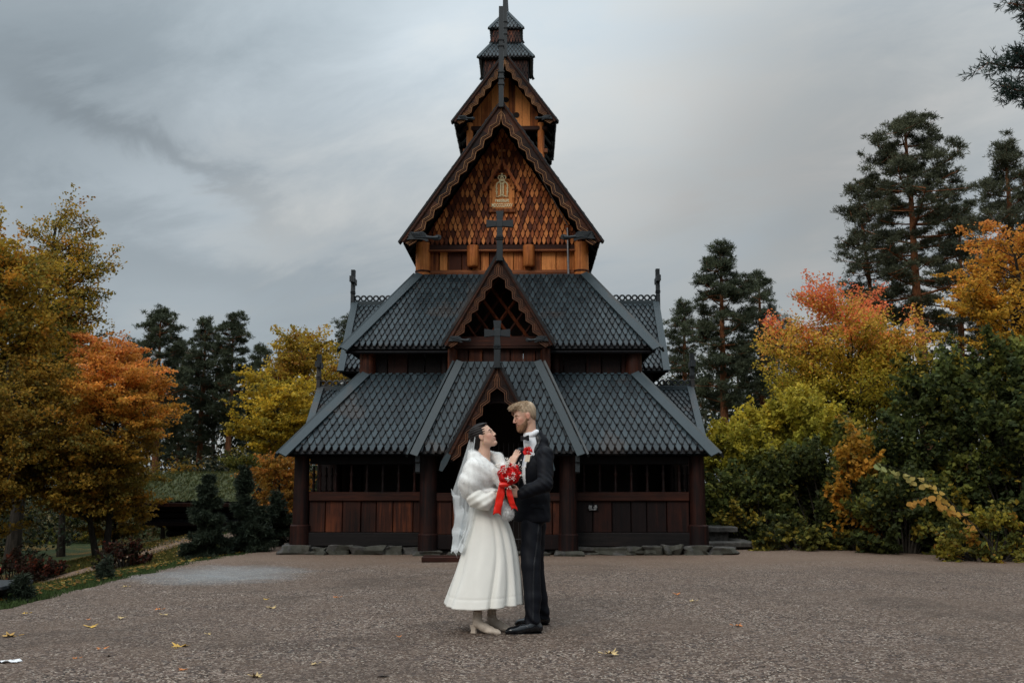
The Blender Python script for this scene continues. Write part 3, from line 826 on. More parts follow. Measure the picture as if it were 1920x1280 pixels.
zigzag_barge(1.86, 8.37, 5.66, 18.10, church, .22, .27)
lion(-1.76, 5.71, 18.05, 1, .82, church); lion(1.76, 5.71, 18.05, -1, .82, church)
mb = B_()
y_ = 18.86; hw_ = 1.62; zb_, zt_ = 5.72, 8.10
def niche_hole(u, s, A, U, S):
    p = A + U * u + S * s
    return abs(p.x) < .26 and 6.40 < p.z < 7.10
shingles(mb, (-hw_, y_, zb_), (hw_, y_, zb_), (.01, y_, zt_), (-.01, y_, zt_), .090, .134, T=.036, th=.030, tip=.15, sh=.62, seed=91, holes=niche_hole)
mb.build('gable_siding', [M['siding'], M['brown']], church)
# the gilded niche
niche = MB(OFF)
niche.box(-.27, .27, 18.76, 18.86, 6.02, 6.10, .01); niche.box(-.24, .24, 18.80, 18.88, 6.10, 6.70, .0)
nich = niche.build('plaque', M['gold'], church); nich.location.z = .35
NX = .0
for s in (-1, 1):
    mb = B_(); mb.lathe((s * .225, 18.78, 6.10), [(0, .028), (.03, .03), (.035, .02), (.20, .022), (.205, .032), (.235, .032), (.24, .022), (.36, .022), (.365, .03), (.39, .03)], 10); mb.build('colonnette', M['gold'], nich, smooth=True)
    mb = B_(); d = Vector((-s * .39, 0, .64)).normalized()
    a, b = Vector((s * .385, 18.70, 6.45)), Vector((0, 18.70, 7.10)); up = Vector((d.z * s, 0, abs(d.x)))
    c = [a, b, b - Vector((0, 0, .10)), a - up * .055]; 
    vs = c + [Vector((v.x, 18.84, v.z)) for v in c]
    mb.add(vs, [(0, 1, 2, 3), (7, 6, 5, 4), (0, 4, 5, 1), (1, 5, 6, 2), (2, 6, 7, 3), (3, 7, 4, 0)])
    for k in range(16):
        p = a.lerp(b, (k + .5) / 16) - up * .065; mb.obox((p.x, 18.71, p.z), (.022, .03, .022), Matrix.Rotation(.6 * s, 3, 'Y'))
    mb.build('niche_roof', M['siding'], nich)
mb = B_(); mb.tube([(.17 * math.cos(math.pi * k / 16), 18.785, 6.56 + .14 * math.sin(math.pi * k / 16)) for k in range(17)], .018, 6); mb.build('arch', M['gold'], nich)
mb = B_(); mb.tube([(.09 * math.cos(math.pi * k / 16), 18.785, 6.72 + .09 * math.sin(math.pi * k / 16)) for k in range(17)], .012, 6); mb.build('arch', M['gold'], nich)
mb = B_(); mb.box(-.018, .018, 18.68, 18.72, 6.98, 7.36, .006); mb.box(-.07, .07, 18.685, 18.715, 7.22, 7.26, .006); mb.build('cross', M['goldx'], nich)
# crown and monogram in gilt
g = B_(); y_ = 18.775
def gt(pts, rad=.011): g.tube([(a, y_, b) for a, b in pts], rad, 6)
zc_ = 6.655
gt([(-.055, zc_), (.055, zc_)], .012); gt([(-.05, zc_ + .02), (.05, zc_ + .02)], .009)
for s in (-1, 1):
    gt([(s * .05, zc_ + .02), (s * .075, zc_ + .06), (s * .06, zc_ + .10), (s * .02, zc_ + .105), (0, zc_ + .08)], .010)
    gt([(s * .02, zc_ + .02), (s * .03, zc_ + .06), (s * .01, zc_ + .10)], .008)
gt([(0, zc_), (0, zc_ + .10)], .009); gt([(0, zc_ + .10), (0, zc_ + .155)], .008); gt([(-.018, zc_ + .135), (.018, zc_ + .135)], .007)
g.build('crown', M['gilt'], nich)
g = B_()
for s in (-1, 1):
    gt([(s * .022, 6.375), (s * .022, 6.60)], .014)
    gt([(s * .01, 6.60), (s * .05, 6.635), (s * .09, 6.61), (s * .11, 6.55), (s * .105, 6.45), (s * .10, 6.37)], .013)
    gt([(s * .125, 6.52), (s * .085, 6.50)], .009); gt([(s * .125, 6.44), (s * .085, 6.43)], .009)
    gt([(s * .01, 6.34), (s * .05, 6.35), (s * .08, 6.335), (s * .12, 6.345)], .010)
gt([(-.05, 6.605), (.05, 6.605)], .009); gt([(-.04, 6.37), (.04, 6.37)], .010)
g.build('monogram', M['gilt'], nich)
def text_mesh(s, size, loc, parent, mat, name='lettering', width=None, extrude=.006, bold=.0):
    cu = bpy.data.curves.new(name, 'FONT'); cu.body = s; cu.size = size; cu.align_x = 'CENTER'; cu.extrude = extrude; cu.offset = bold
    cu.resolution_u = 3
    ob = bpy.data.objects.new('tmp', cu); COL.objects.link(ob)
    dg = bpy.context.evaluated_depsgraph_get(); me = bpy.data.meshes.new_from_object(ob.evaluated_get(dg))
    bpy.data.objects.remove(ob)
    xs_ = [v.co.x for v in me.vertices]; wd = max(xs_) - min(xs_); f = (width / wd) if width else 1
    for v in me.vertices: v.co = (v.co.x * f, -v.co.z, v.co.y)
    me.materials.clear(); o = link(name, me, M[mat], parent); o.location = Vector(loc) - Vector(OFF); return o
text_mesh('restituit', .105, (0, 18.79, 6.235), nich, 'gilt', width=.27, bold=.002)
text_mesh('MDCCCLXXXV', .10, (0, 18.79, 6.135), nich, 'gilt', width=.40, bold=.002)
mb = B_(); mb.tube([(1.27, 18.76, 6.05), (1.28, 18.76, 5.10)], .022, 8); mb.lathe((1.276, 18.76, 5.38), [(0, .03), (.03, .03)], 8); mb.build('conduit_pipe', M['metal'], church)
mb = B_(); mb.tube([(.14, 18.08, 7.98), (.40, 18.2, 7.55), (1.27, 18.74, 6.1)], .009, 5); mb.build('lightning_wire', M['metal'], church)

# ridge crest boards seen edge on (tall, thin, along y)
def crest(y, z0, z1, parent, wid=.045, dep=.5):
    mb = B_()
    mb.prism([(y - .02, z0), (y + dep, z0), (y + dep * .9, z0 + .10), (y + .14, z0 + .16), (y + .10, z0 + (z1 - z0) * .45), (y + .20, z0 + (z1 - z0) * .55), (y + .05, z0 + (z1 - z0) * .6), (y + .04, z1), (y - .03, z1), (y - .02, z0 + (z1 - z0) * .5)], -wid, wid, 'x')
    for t in (.22, .28, .34, .60, .66):
        mb.box(-wid * 1.35, wid * 1.35, y - .04, y + .12, z0 + (z1 - z0) * t, z0 + (z1 - z0) * t + .025)
    return mb.build('dragon_finial', M['carving'], parent)
crest(18.04, 8.22, 10.23, church)

# --- level 3: raised belfry gable -------------------------------------------------------
for s in (-1, 1):
    for yy in (21.55, 23.7):
        round_post(s * .80, yy, 7.5, 9.2, .075, .075, church, 'gold', name='belfry_post')
planks(-.74, .74, 21.62, 9.05, 10.3, church, 'gold', seed=95, wmin=.14, wmax=.22, name='belfry_gable', rake=(1.34, 10.45))
planks(-.78, .78, 21.66, 7.6, 8.55, church, 'brown', seed=96, name='belfry_wall')
beam(-.95, .95, 21.48, 21.60, 9.02, 9.12, church, 'brownx', 'tie_beam'); beam(-.95, .95, 21.50, 21.60, 8.50, 8.60, church, 'goldx', 'rail')
for s in (-1, 1): planks(21.6, 23.8, s * .86, 7.4, 8.6, church, 'dark', seed=97, axis='y', name='belfry_wall'); 
mb = B_(); mb.box(-.7, .7, 22.6, 22.66, 8.0, 9.6); mb.build('belfry_core', M['interior'], church)
for (x, z) in ((-.24, 9.42), (.24, 9.42), (0, 9.78)):
    mb = B_(); mb.tube([(x + .01, 21.60, z), (x + .01, 21.606, z)], .065, 14); mb.build('sound_hole', M['interior'], church)
gable_roof('belfry_roof', 1.10, 10.58, 9.10, 21.04, 24.0, church, .10, .13, 101)
zigzag_barge(1.125, 10.64, 9.08, 21.0, church, .19, .24)
lion(-1.06, 9.11, 20.95, 1, .50, church); lion(1.06, 9.11, 20.95, -1, .50, church)
crest(20.96, 10.52, 12.9, church)

# --- turret ------------------------------------------------------------------------------
TX, TY = .0, 22.6
def turret_stage(hw, z0, z1, flare, eave_hw, ze, top_hw, zt, seed, mat='brown'):
    mb = B_()
    for (nx, ny) in ((0, -1), (1, 0), (0, 1), (-1, 0)):
        c = Vector((TX, TY, 0)); nrm = Vector((nx, ny, 0)); u = Vector((-ny, nx, 0))
        h2 = hw; 
        shingles(mb, c + nrm * (h2 + flare) - u * (h2 + flare) + Vector((0, 0, z0)), c + nrm * (h2 + flare) + u * (h2 + flare) + Vector((0, 0, z0)), c + nrm * h2 + u * h2 + Vector((0, 0, z1)), c + nrm * h2 - u * h2 + Vector((0, 0, z1)), .07, .09, T=.014, th=.012, seed=seed)
    mb.build('turret_wall', [M[mat], M['black']], church)
    mb = B_()
    for (nx, ny) in ((0, -1), (1, 0), (0, 1), (-1, 0)):
        c = Vector((TX, TY, 0)); nrm = Vector((nx, ny, 0)); u = Vector((-ny, nx, 0))
        shingles(mb, c + nrm * eave_hw - u * eave_hw + Vector((0, 0, ze)), c + nrm * eave_hw + u * eave_hw + Vector((0, 0, ze)), c + nrm * top_hw + u * top_hw + Vector((0, 0, zt)), c + nrm * top_hw - u * top_hw + Vector((0, 0, zt)), .085, .10, T=.02, th=.014, seed=seed + 3)
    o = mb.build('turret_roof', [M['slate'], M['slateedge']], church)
    for sx in (-1, 1):
        for sy in (-1, 1):
            m2 = B_(); a = Vector((TX + sx * (eave_hw + .03), TY + sy * (eave_hw + .03), ze - .02)); b = Vector((TX + sx * top_hw, TY + sy * top_hw, zt + .03))
            m2.tube([a, b], [.045, .035], 4); m2.build('hip_board', M['hip'], o)
turret_stage(.50, 9.9, 11.05, .05, .62, 10.97, .28, 11.50, 111, 'brown')
turret_stage(.30, 11.42, 11.85, .07, .375, 11.79, .03, 12.33, 121, 'brown')
mb = B_(); mb.tube([(TX, TY, 12.2), (TX, TY, 12.45), (TX, TY, 12.7), (TX, TY, 13.9)], [.07, .05, .035, .02], 8); mb.build('spire', M['carving'], church)

# --- side wings with cresting ---------------------------------------------------------
def wing(s, H, yc, zr, ze, half, x_in, wallx, wz0, seed):
    """gabled wing pointing sideways; ridge at (yc,zr), eaves at yc -+ half"""
    mb = B_(); xo = s * H; xi = s * x_in
    a, b = (xo, xi) if s < 0 else (xi, xo)
    shingles(mb, (a, yc - half, ze), (b, yc - half, ze), (b, yc, zr), (a, yc, zr), .105, .135, seed=seed)
    shingles(mb, (b, yc + half, ze), (a, yc + half, ze), (a, yc, zr), (b, yc, zr), .105, .135, seed=seed + 1)
    o = mb.build('wing_roof', [M['slate'], M['slateedge']], church)
    nf = Vector((0, -(zr - ze), half)).normalized()
    m2 = B_()
    P = Vector((xo + s * .02, yc - half - .06, ze - .06)); Q = Vector((xo + s * .02, yc, zr + .04))
    slab(m2, P + nf * .05, Q + nf * .05, .14, .04, nf, (-s, 0, 0)); 
    nb = Vector((0, (zr - ze), half)).normalized(); slab(m2, (xo + s * .02, yc + half + .06, ze - .06), (xo + s * .02, yc, zr + .04), .14, .04, nb, (-s, 0, 0))
    m2.build('verge_board', M['hip'], o)
    m3 = B_(); m3.prism([(yc - half + .02, ze - .06), (yc + half - .02, ze - .06), (yc, zr - .02)], *sorted((xo - s * .10, xo - s * .06)), 'x'); m3.build('wing_gable', M['dark'], o)
    m4 = B_(); m4.box(*sorted((xo, xi)), yc - .03, yc + .03, zr - .02, zr + .13, .008)
    m4.build('ridge_board', M['hip'], o)
    m5 = B_(); nr = max(3, int(abs(H - x_in) / .135)); rr = .055
    for k in range(nr):
        cx_ = xo - s * (.10 + k * .135); cz = zr + .13 + rr + .008
        if abs(cx_) < x_in: break
        m5.tube([(cx_ + rr * math.cos(t * math.pi / 8), yc, cz + rr * math.sin(t * math.pi / 8)) for t in range(17)], .021, 5, cap=False)
    m5.build('cresting', M['carving'], o)
    # sideways-facing cross
    cross_finial(xo + s * .0, yc - .02, zr + .04, .78, o, .12, .95, 'carving', spin=True)
    for s2 in (-1, 1):      # walls under the wing
        planks(*sorted((s * wallx, s * 2.0)), yc + s2 * (half - .28), wz0, ze + .1, church, 'dark', seed=seed + 5, name='wing_wall')
    planks(yc - half + .28, yc + half - .28, s * wallx - .02, wz0, ze + .2, church, 'dark', seed=seed + 7, axis='y', name='wing_wall')
for s in (-1, 1):
    wing(s, 3.33, 21.4, 4.98, 3.42, 1.4, 1.2, 3.02, 2.2, 131 + s)
    wing(s, 4.03, 21.4, 3.12, 2.00, 1.4, 2.2, 3.75, .1, 141 + s)
# information plate
mb = B_(); mb.box(1.50, 1.665, GY - .035, GY - .015, .72, .83, .004); pl = mb.build('information_plate', M['black'], church)
for i, (x0, z0, w_, h_) in enumerate(((1.515, .795, .05, .012), (1.61, .79, .035, .022), (1.51, .765, .055, .014), (1.59, .77, .065, .012), (1.60, .752, .045, .008), (1.515, .735, .12, .009))):
    mb = B_(); mb.box(x0, x0 + w_, GY - .038, GY - .0345, z0, z0 + h_); mb.build('text_line', M['shinymetal'], pl)

# stone steps to the right and a low plank step before the portal
st = empty('stone_steps', (4.35, 19.3, 0)); tag(st, 'two grey stone slab steps at the right corner of the church', 'steps')
M['slabstone'] = stone('grey_slab', (.03, .028, .025), (.12, .11, .10), 9)
for nm, (x0, x1, y0, y1, z0, z1) in (('step_slab', (3.45, 4.12, 18.45, 19.6, .29, .385)), ('step_riser', (3.45, 3.98, 18.6, 19.6, .12, .29)), ('step_slab', (3.45, 4.36, 18.05, 19.6, .045, .135)), ('step_riser', (3.45, 4.2, 18.2, 19.6, -.02, .045))):
    mb = MB(tuple(st.location)); mb.box(x0, x1, y0, y1, z0, z1, .015); mb.build(nm, M['slabstone'], st)
mb = MB((-.95, 15.2, 0)); mb.box(-1.35, -.55, 15.0, 15.4, 0.012, .09, .01); o = mb.build('wooden_step', M['brownx']); o.location = (-.95, 15.35, 0)
tag(o, 'low brown wooden step on the gravel behind the bride', 'step')
# ---------------------------------------------------------------- trees and shrubs
def leafmat(name, trans=.35, rough=.55):
    m, nt, out = newmat(name)
    a = N(nt, 'ShaderNodeAttribute', attribute_name='tint')
    geo = N(nt, 'ShaderNodeNewGeometry')
    v = mth(nt, 'ADD', mth(nt, 'MULTIPLY', geo.outputs['Random Per Island'], .36), .82)
    vm = N(nt, 'ShaderNodeVectorMath', operation='SCALE'); L(nt, a.outputs['Color'], vm.inputs[0]); L(nt, v, vm.inputs['Scale'])
    p = N(nt, 'ShaderNodeBsdfPrincipled'); L(nt, vm.outputs[0], p.inputs['Base Color']); p.inputs['Roughness'].default_value = rough; p.inputs['Specular IOR Level'].default_value = .12
    t = N(nt, 'ShaderNodeBsdfTranslucent'); L(nt, vm.outputs[0], t.inputs[0])
    mx = N(nt, 'ShaderNodeMixShader'); mx.inputs[0].default_value = trans
    L(nt, p.outputs[0], mx.inputs[1]); L(nt, t.outputs[0], mx.inputs[2]); L(nt, mx.outputs[0], out.inputs[0]); return m
M['leaf'] = leafmat('leaves', .45); M['needle'] = leafmat('needles', .1, .6)
def bark(name, a, b, c2=None, z0=0, z1=1):
    m, nt, out = newmat(name)
    tc = N(nt, 'ShaderNodeTexCoord').outputs['Object']
    n = noise(nt, mapping(nt, tc, (9, 9, 2.2)), 1.6, 6, .7, .4)
    col = ramp(nt, n, [(.35, a), (.68, b)])
    if c2:
        sp = N(nt, 'ShaderNodeSeparateXYZ'); L(nt, tc, sp.inputs[0])
        f = mth(nt, 'DIVIDE', mth(nt, 'SUBTRACT', mth(nt, 'ADD', sp.outputs[2], n), z0), z1 - z0, True)
        col = mixc(nt, f, col, ramp(nt, n, [(.35, c2[0]), (.68, c2[1])]))
    bsdf(nt, out, col, .85, n, .9, .03, .2); return m
M['bark'] = bark('grey_bark', (.012, .010, .008), (.05, .042, .034))
M['pinebark'] = bark('pine_bark', (.035, .018, .011), (.14, .07, .04), ((.09, .032, .014), (.30, .12, .05)), 2.0, 5.5)

def leaf_arrays(rng, cen, size, aspect=.7, droop=.3, flat=.5):
    """one folded four-cornered leaf per centre"""
    n = len(cen); nr = unit(rng.normal(size=(n, 3)) + np.array([0, 0, flat * 2.2]))
    d = unit(np.cross(nr, rng.normal(size=(n, 3)))); d[:, 2] -= droop; d = unit(d); s = unit(np.cross(nr, d))
    L_ = (size * rng.uniform(.7, 1.3, n))[:, None]; w = L_ * aspect * .5
    p0 = cen - d * L_ * .5; p2 = cen + d * L_ * .5; mid = cen - d * L_ * .04
    fold = nr * L_ * .10
    V = np.stack([p0, mid + s * w + fold, p2, mid - s * w + fold], 1)
    return V
def maple_arrays(rng, cen, size, flat=.5):
    """lobed leaf: five pointed lobes built from a 6 sided sheet"""
    return leaf_arrays(rng, cen, size, .95, .35, flat)
def needle_arrays(rng, cen, up, size, blades=5):
    """tuft of narrow blades fanning outward"""
    n = len(cen); c = np.repeat(cen, blades, 0); u = np.repeat(up, blades, 0)
    d = unit(u * 1.1 + rng.normal(size=(n * blades, 3)) * .85); s = unit(np.cross(d, rng.normal(size=(n * blades, 3))))
    L_ = (size * rng.uniform(.7, 1.3, n * blades))[:, None]; w = L_ * .10
    return np.stack([c - s * w * .5, c + s * w * .5 + d * L_ * .5 * 0, c + d * L_ * .6 + s * w, c + d * L_], 1)
def colour_pick(rng, n, palette, t=None, jitter=.07, groups=None):
    """palette: list of (weight, rgb) or, with t (0 low - 1 high), list of (t, rgb)"""
    if t is None:
        w = np.array([p[0] for p in palette], float); w /= w.sum(); i = rng.choice(len(palette), n, p=w)
        if groups is not None:
            gi = rng.choice(len(palette), int(groups.max()) + 1, p=w)[groups]; i = np.where(rng.random(n) < .68, gi, i)
        c = np.array([p[1] for p in palette])[i]
    else:
        ts = [p[0] for p in palette]; c = np.stack([np.interp(t, ts, [p[1][k] for p in palette]) for k in range(3)], 1)
    return np.clip(c * (1 + rng.normal(0, jitter, (n, 1))) * (1 + rng.normal(0, jitter * .4, (n, 3))), .002, 1)
def quads(name, V, mat, parent, tint, origin):
    n = len(V); co = V.reshape(-1, 3) - np.array(origin)
    return npmesh(name, co, np.arange(n * 4).reshape(n, 4), mat, parent, np.repeat(tint, 4, 0))
def bez(a, b, c, n):
    return [a * (1 - t) ** 2 + b * 2 * t * (1 - t) + c * t * t for t in [i / (n - 1) for i in range(n)]]

def limbs(mb, rng, base, top, cens, r0, up=.45, tw=3, spread=.5, rmin=.006, rise=.35):
    """trunk from base to top, a curved limb to every cluster centre, leafy shoots off every limb; returns the shoots"""
    base, top = Vector(base), Vector(top); H = (top - base).length
    bend = Vector((rng.normal(0, .03 * H), rng.normal(0, .03 * H), 0))
    tr = bez(base, (base + top) / 2 + bend, top, 9)
    mb.tube(tr, [r0 * (1.25 if i == 0 else 1) * (1 - .85 * i / 8) for i in range(9)], 8)
    shoots = []
    for c in cens:
        c = Vector(c); hfrac = max(.12, min(.93, ((c.z - base.z) / H) - up * (c - Vector((top.x, top.y, c.z))).length / H))
        i = hfrac * 8; k = int(i); p = tr[k].lerp(tr[min(8, k + 1)], i - k)
        r = r0 * (1 - .85 * hfrac) * .5
        m_ = p.lerp(c, .5) + Vector((rng.normal(0, .08), rng.normal(0, .08), -.02)) * (c - p).length
        path = bez(p, m_, c, 5); r = max(rmin * 1.6, min(r, .016 * (c - p).length + .010))
        mb.tube(path, [r, r * .8, r * .6, r * .42, r * .25], 5, cap=False)
        out = (c - Vector((top.x, top.y, c.z))); out = out.normalized() if out.length > .05 else Vector((1, 0, 0))
        for _ in range(tw):
            q = path[rng.integers(2, 5)]; ln = spread * rng.uniform(.5, 1.5)
            d = out * rng.uniform(.1, 1.1) + Vector((rng.normal(0, .75), rng.normal(0, .75), rng.normal(rise, .28))); d.normalize()
            e = q + d * ln; mm = q.lerp(e, .5) + Vector((0, 0, .06 * ln))
            mb.tube(bez(q, mm, e, 4), [r * .30 + .002, r * .22 + .002, r * .15 + .0015, rmin * .45], 3, cap=False); shoots.append((tuple(q), tuple(e)))
        shoots.append((tuple(path[2]), tuple(c)))
    return shoots
def along(rng, shoots, n, jit, layer, t0=.25):
    sh_ = np.array(shoots); ln = np.linalg.norm(sh_[:, 1] - sh_[:, 0], axis=1) * np.exp(rng.normal(0, .35, len(sh_))); k = rng.choice(len(sh_), n, p=ln / ln.sum())
    t = rng.uniform(t0, 1.02, n)[:, None]; p = sh_[k, 0] * (1 - t) + sh_[k, 1] * t
    return k, p + rng.normal(size=(n, 3)) * jit * np.array([1, 1, layer]) * (1.15 - .5 * t)
def crown_points(rng, n, c, rad, shell=.55, top_bias=0.0, cut_low=-1.0):
    out = []
    while len(out) < n:
        p = unit(rng.normal(size=3)) * (rng.uniform(shell ** 3, 1) ** (1 / 3))
        if p[2] < cut_low: continue
        if rng.random() < top_bias * (-p[2]): continue
        out.append(np.array(c) + p * np.array(rad))
    return np.array(out)
def broadleaf(name, label, cat, x, y, H, cc, rad, ncl, nleaf, size, palette, seed, group=None, zgrad=False, layer=.35, cl=.5, trunk_r=.14, tw=4, flat=.5, shell=.4, sparse_twig=1.0, cut=-1.0, aspect=.75, lean=0.0, matk='leaf', trunkname='trunk', rise=.35):
    rng = np.random.default_rng(seed); z0 = gz(x, y) - .1
    root = empty(name, (x, y, z0)); tag(root, label, cat, group)
    cens = crown_points(rng, ncl, cc, rad, shell, cut_low=cut)
    mb = MB((x, y, z0))
    top = (cc[0] + lean, cc[1], cc[2] + rad[2] * .8)
    ends = limbs(mb, rng, (x, y, z0), top, cens, trunk_r, tw=tw + 3, spread=cl * 1.25, rise=rise)
    mb.build(trunkname, M['bark'], root, smooth=True)
    nleaf = int(nleaf * 1.45); size = size * .74
    k, pos = along(rng, ends, nleaf, cl * .26, layer)
    anchors = ends
    t = np.clip((pos[:, 2] - (cc[2] - rad[2])) / (2 * rad[2]), 0, 1)
    # every spray has a shade of its own
    spray = rng.normal(0, .16, len(anchors))[k][:, None]
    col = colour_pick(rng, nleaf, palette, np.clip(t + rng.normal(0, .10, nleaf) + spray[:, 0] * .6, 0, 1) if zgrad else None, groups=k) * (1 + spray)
    quads('crown', leaf_arrays(rng, pos, size, aspect, .3, flat), M[matk], root, np.clip(col, .002, 1), (x, y, z0))
    return root

def pine(name, label, x, y, H, crown_w, seed, crown_from=.45, ntuft=6000, size=.22, group=None, col=((.040, .052, .036), (.095, .110, .062)), trunk_r=.17, lean=0.0, layers=None, shape=None, cat='pine tree', padscale=1.0):
    rng = np.random.default_rng(seed); z0 = gz(x, y) - .1
    root = empty(name, (x, y, z0)); tag(root, label, cat, group)
    mb = MB((x, y, z0)); n = 12
    wob = np.cumsum(rng.normal(0, .03 * H / 10, (n + 1, 2)), 0)
    tr = [Vector((x + lean * (i / n) + wob[i][0] * .5, y + wob[i][1] * .5, z0 + H * i / n)) for i in range(n + 1)]
    mb.tube(tr, [trunk_r * (1.2 if i == 0 else 1) * (1 - .9 * (i / n) ** 1.15) + .012 for i in range(n + 1)], 9)
    ntuft = int(ntuft * 1.5); nb = layers or int(H * (1 - crown_from) * 8.5)
    cb = []; nrm = []
    for b in range(nb):
        f = crown_from + (1 - crown_from) * ((b + rng.uniform(0, 1)) / nb) ** .92
        i = f * n; k = min(n - 1, int(i)); p = tr[k].lerp(tr[k + 1], i - k)
        g = (f - crown_from) / (1 - crown_from)
        prof = (np.interp(g, *shape) if shape else np.interp(g, [0, .15, .5, .8, 1], [.6, .95, 1, .70, .22]))
        Lb = crown_w * prof * rng.uniform(.40, 1.12); az = b * 2.4 + rng.uniform(-.5, .5)
        d = Vector((math.cos(az), math.sin(az), 0)); rise_ = rng.uniform(-.12, .30) + .25 * g
        e = p + d * Lb + Vector((0, 0, Lb * rise_)); m_ = p.lerp(e, .55) + Vector((0, 0, -.10 * Lb))
        path = bez(p, m_, e, 6); r = .010 + .020 * Lb
        mb.tube(path, [r, r * .85, r * .7, r * .5, r * .35, r * .2], 5, cap=False)
        for c in range(max(4, int(3 + Lb * 5.5))):          # foliage pads toward the end of the branch
            t = (rng.uniform(.22, 1)) ** .7; j = t * 5; kk = min(4, int(j)); q = path[kk].lerp(path[kk + 1], j - kk)
            side = Vector((-d.y, d.x, 0)) * rng.normal(0, .34) * (.35 + Lb * .6) + Vector((0, 0, rng.uniform(-.08, .26)))
            mb.tube([q, q + side * .6 + Vector((0, 0, -.02)), q + side], [r * .35, r * .25, .006], 3, cap=False)
            cb.append(q + side); nrm.append((.10 + .13 * rng.random() + .025 * Lb) * (1.25 if rng.random() < .25 else .9))
    for _ in range(3): cb.append(tr[-1] + Vector((rng.normal(0, .08), rng.normal(0, .08), rng.uniform(-.3, .05)))); nrm.append(.16)
    mb.build('trunk', M['pinebark'], root, smooth=True)
    cb = np.array(cb); rr = np.array(nrm) * padscale; w_ = rr ** 2; k = rng.choice(len(cb), ntuft, p=w_ / w_.sum())
    o = unit(rng.normal(size=(ntuft, 3))) * (rng.uniform(0, 1, (ntuft, 1)) ** .6) * np.exp(rng.normal(0, .22, (ntuft, 1))); o[:, 2] = o[:, 2] * .55
    pos = cb[k] + o * rr[k][:, None]
    up = unit(o * np.array([1, 1, .8]) + np.array([0, 0, .55]))
    V = needle_arrays(rng, pos, up, size * .62, 5)
    spray = rng.uniform(0, 1, len(cb))[k]; tt = np.clip(spray * .6 + rng.uniform(0, .4, ntuft), 0, 1)[:, None]
    c = np.array(col[0]) * (1 - tt) + np.array(col[1]) * tt
    quads('crown', V, M['needle'], root, np.repeat(c, 5, 0), (x, y, z0))
    return root
def spruce(name, label, x, y, H, w, seed, ntuft=5000, size=.12, col=((.014, .022, .015), (.042, .055, .034)), group=None, cat='spruce'):
    rng = np.random.default_rng(seed); z0 = gz(x, y) - .05
    root = empty(name, (x, y, z0)); tag(root, label, cat, group)
    mb = MB((x, y, z0)); mb.tube([(x, y, z0), (x, y, z0 + H * .5), (x, y, z0 + H)], [.02 * H, .012 * H, .006], 6)
    P = []; D = []
    nb = int(26 + H * 34)
    for b in range(nb):
        f = rng.uniform(.03, .99); az = rng.uniform(0, 2 * math.pi); Lb = w * (1 - f) ** .85 * rng.uniform(.65, 1.1) + .05
        d = Vector((math.cos(az), math.sin(az), 0)); p = Vector((x, y, z0 + H * f)); e = p + d * Lb + Vector((0, 0, Lb * (-.28 + .5 * f)))
        m_ = p.lerp(e, .5) + Vector((0, 0, .05 * Lb - .06)); path = bez(p, m_, e, 5)
        mb.tube(path, [.014, .010, .007, .005, .003], 3, cap=False)
        nn = max(8, int(ntuft * Lb / (nb * w * .55)))
        t = rng.uniform(.1, 1, nn); q = np.array([list(path[min(3, int(a * 4))].lerp(path[min(3, int(a * 4)) + 1], a * 4 - min(3, int(a * 4)))) for a in t])
        side = np.array([-d.y, d.x, 0]); o = rng.normal(0, 1, nn) * .16 * Lb * (1.15 - t)
        q = q + side * o[:, None] + np.stack([rng.normal(0, .01, nn), rng.normal(0, .01, nn), -np.abs(o) * .3 + rng.normal(0, .02, nn)], 1)
        P.append(q); D.append(unit(np.array(d)[None, :] * .8 + side * np.sign(o)[:, None] * .7 + np.array([0, 0, -.1])))
    mb.build('trunk', M['bark'], root, smooth=True)
    P = np.concatenate(P); D = np.concatenate(D); V = needle_arrays(rng, P, D, size, 4)
    tt = rng.uniform(0, 1, len(P))[:, None]; c = np.array(col[0]) * (1 - tt) + np.array(col[1]) * tt
    quads('crown', V, M['needle'], root, np.repeat(c, 4, 0), (x, y, z0)); return root
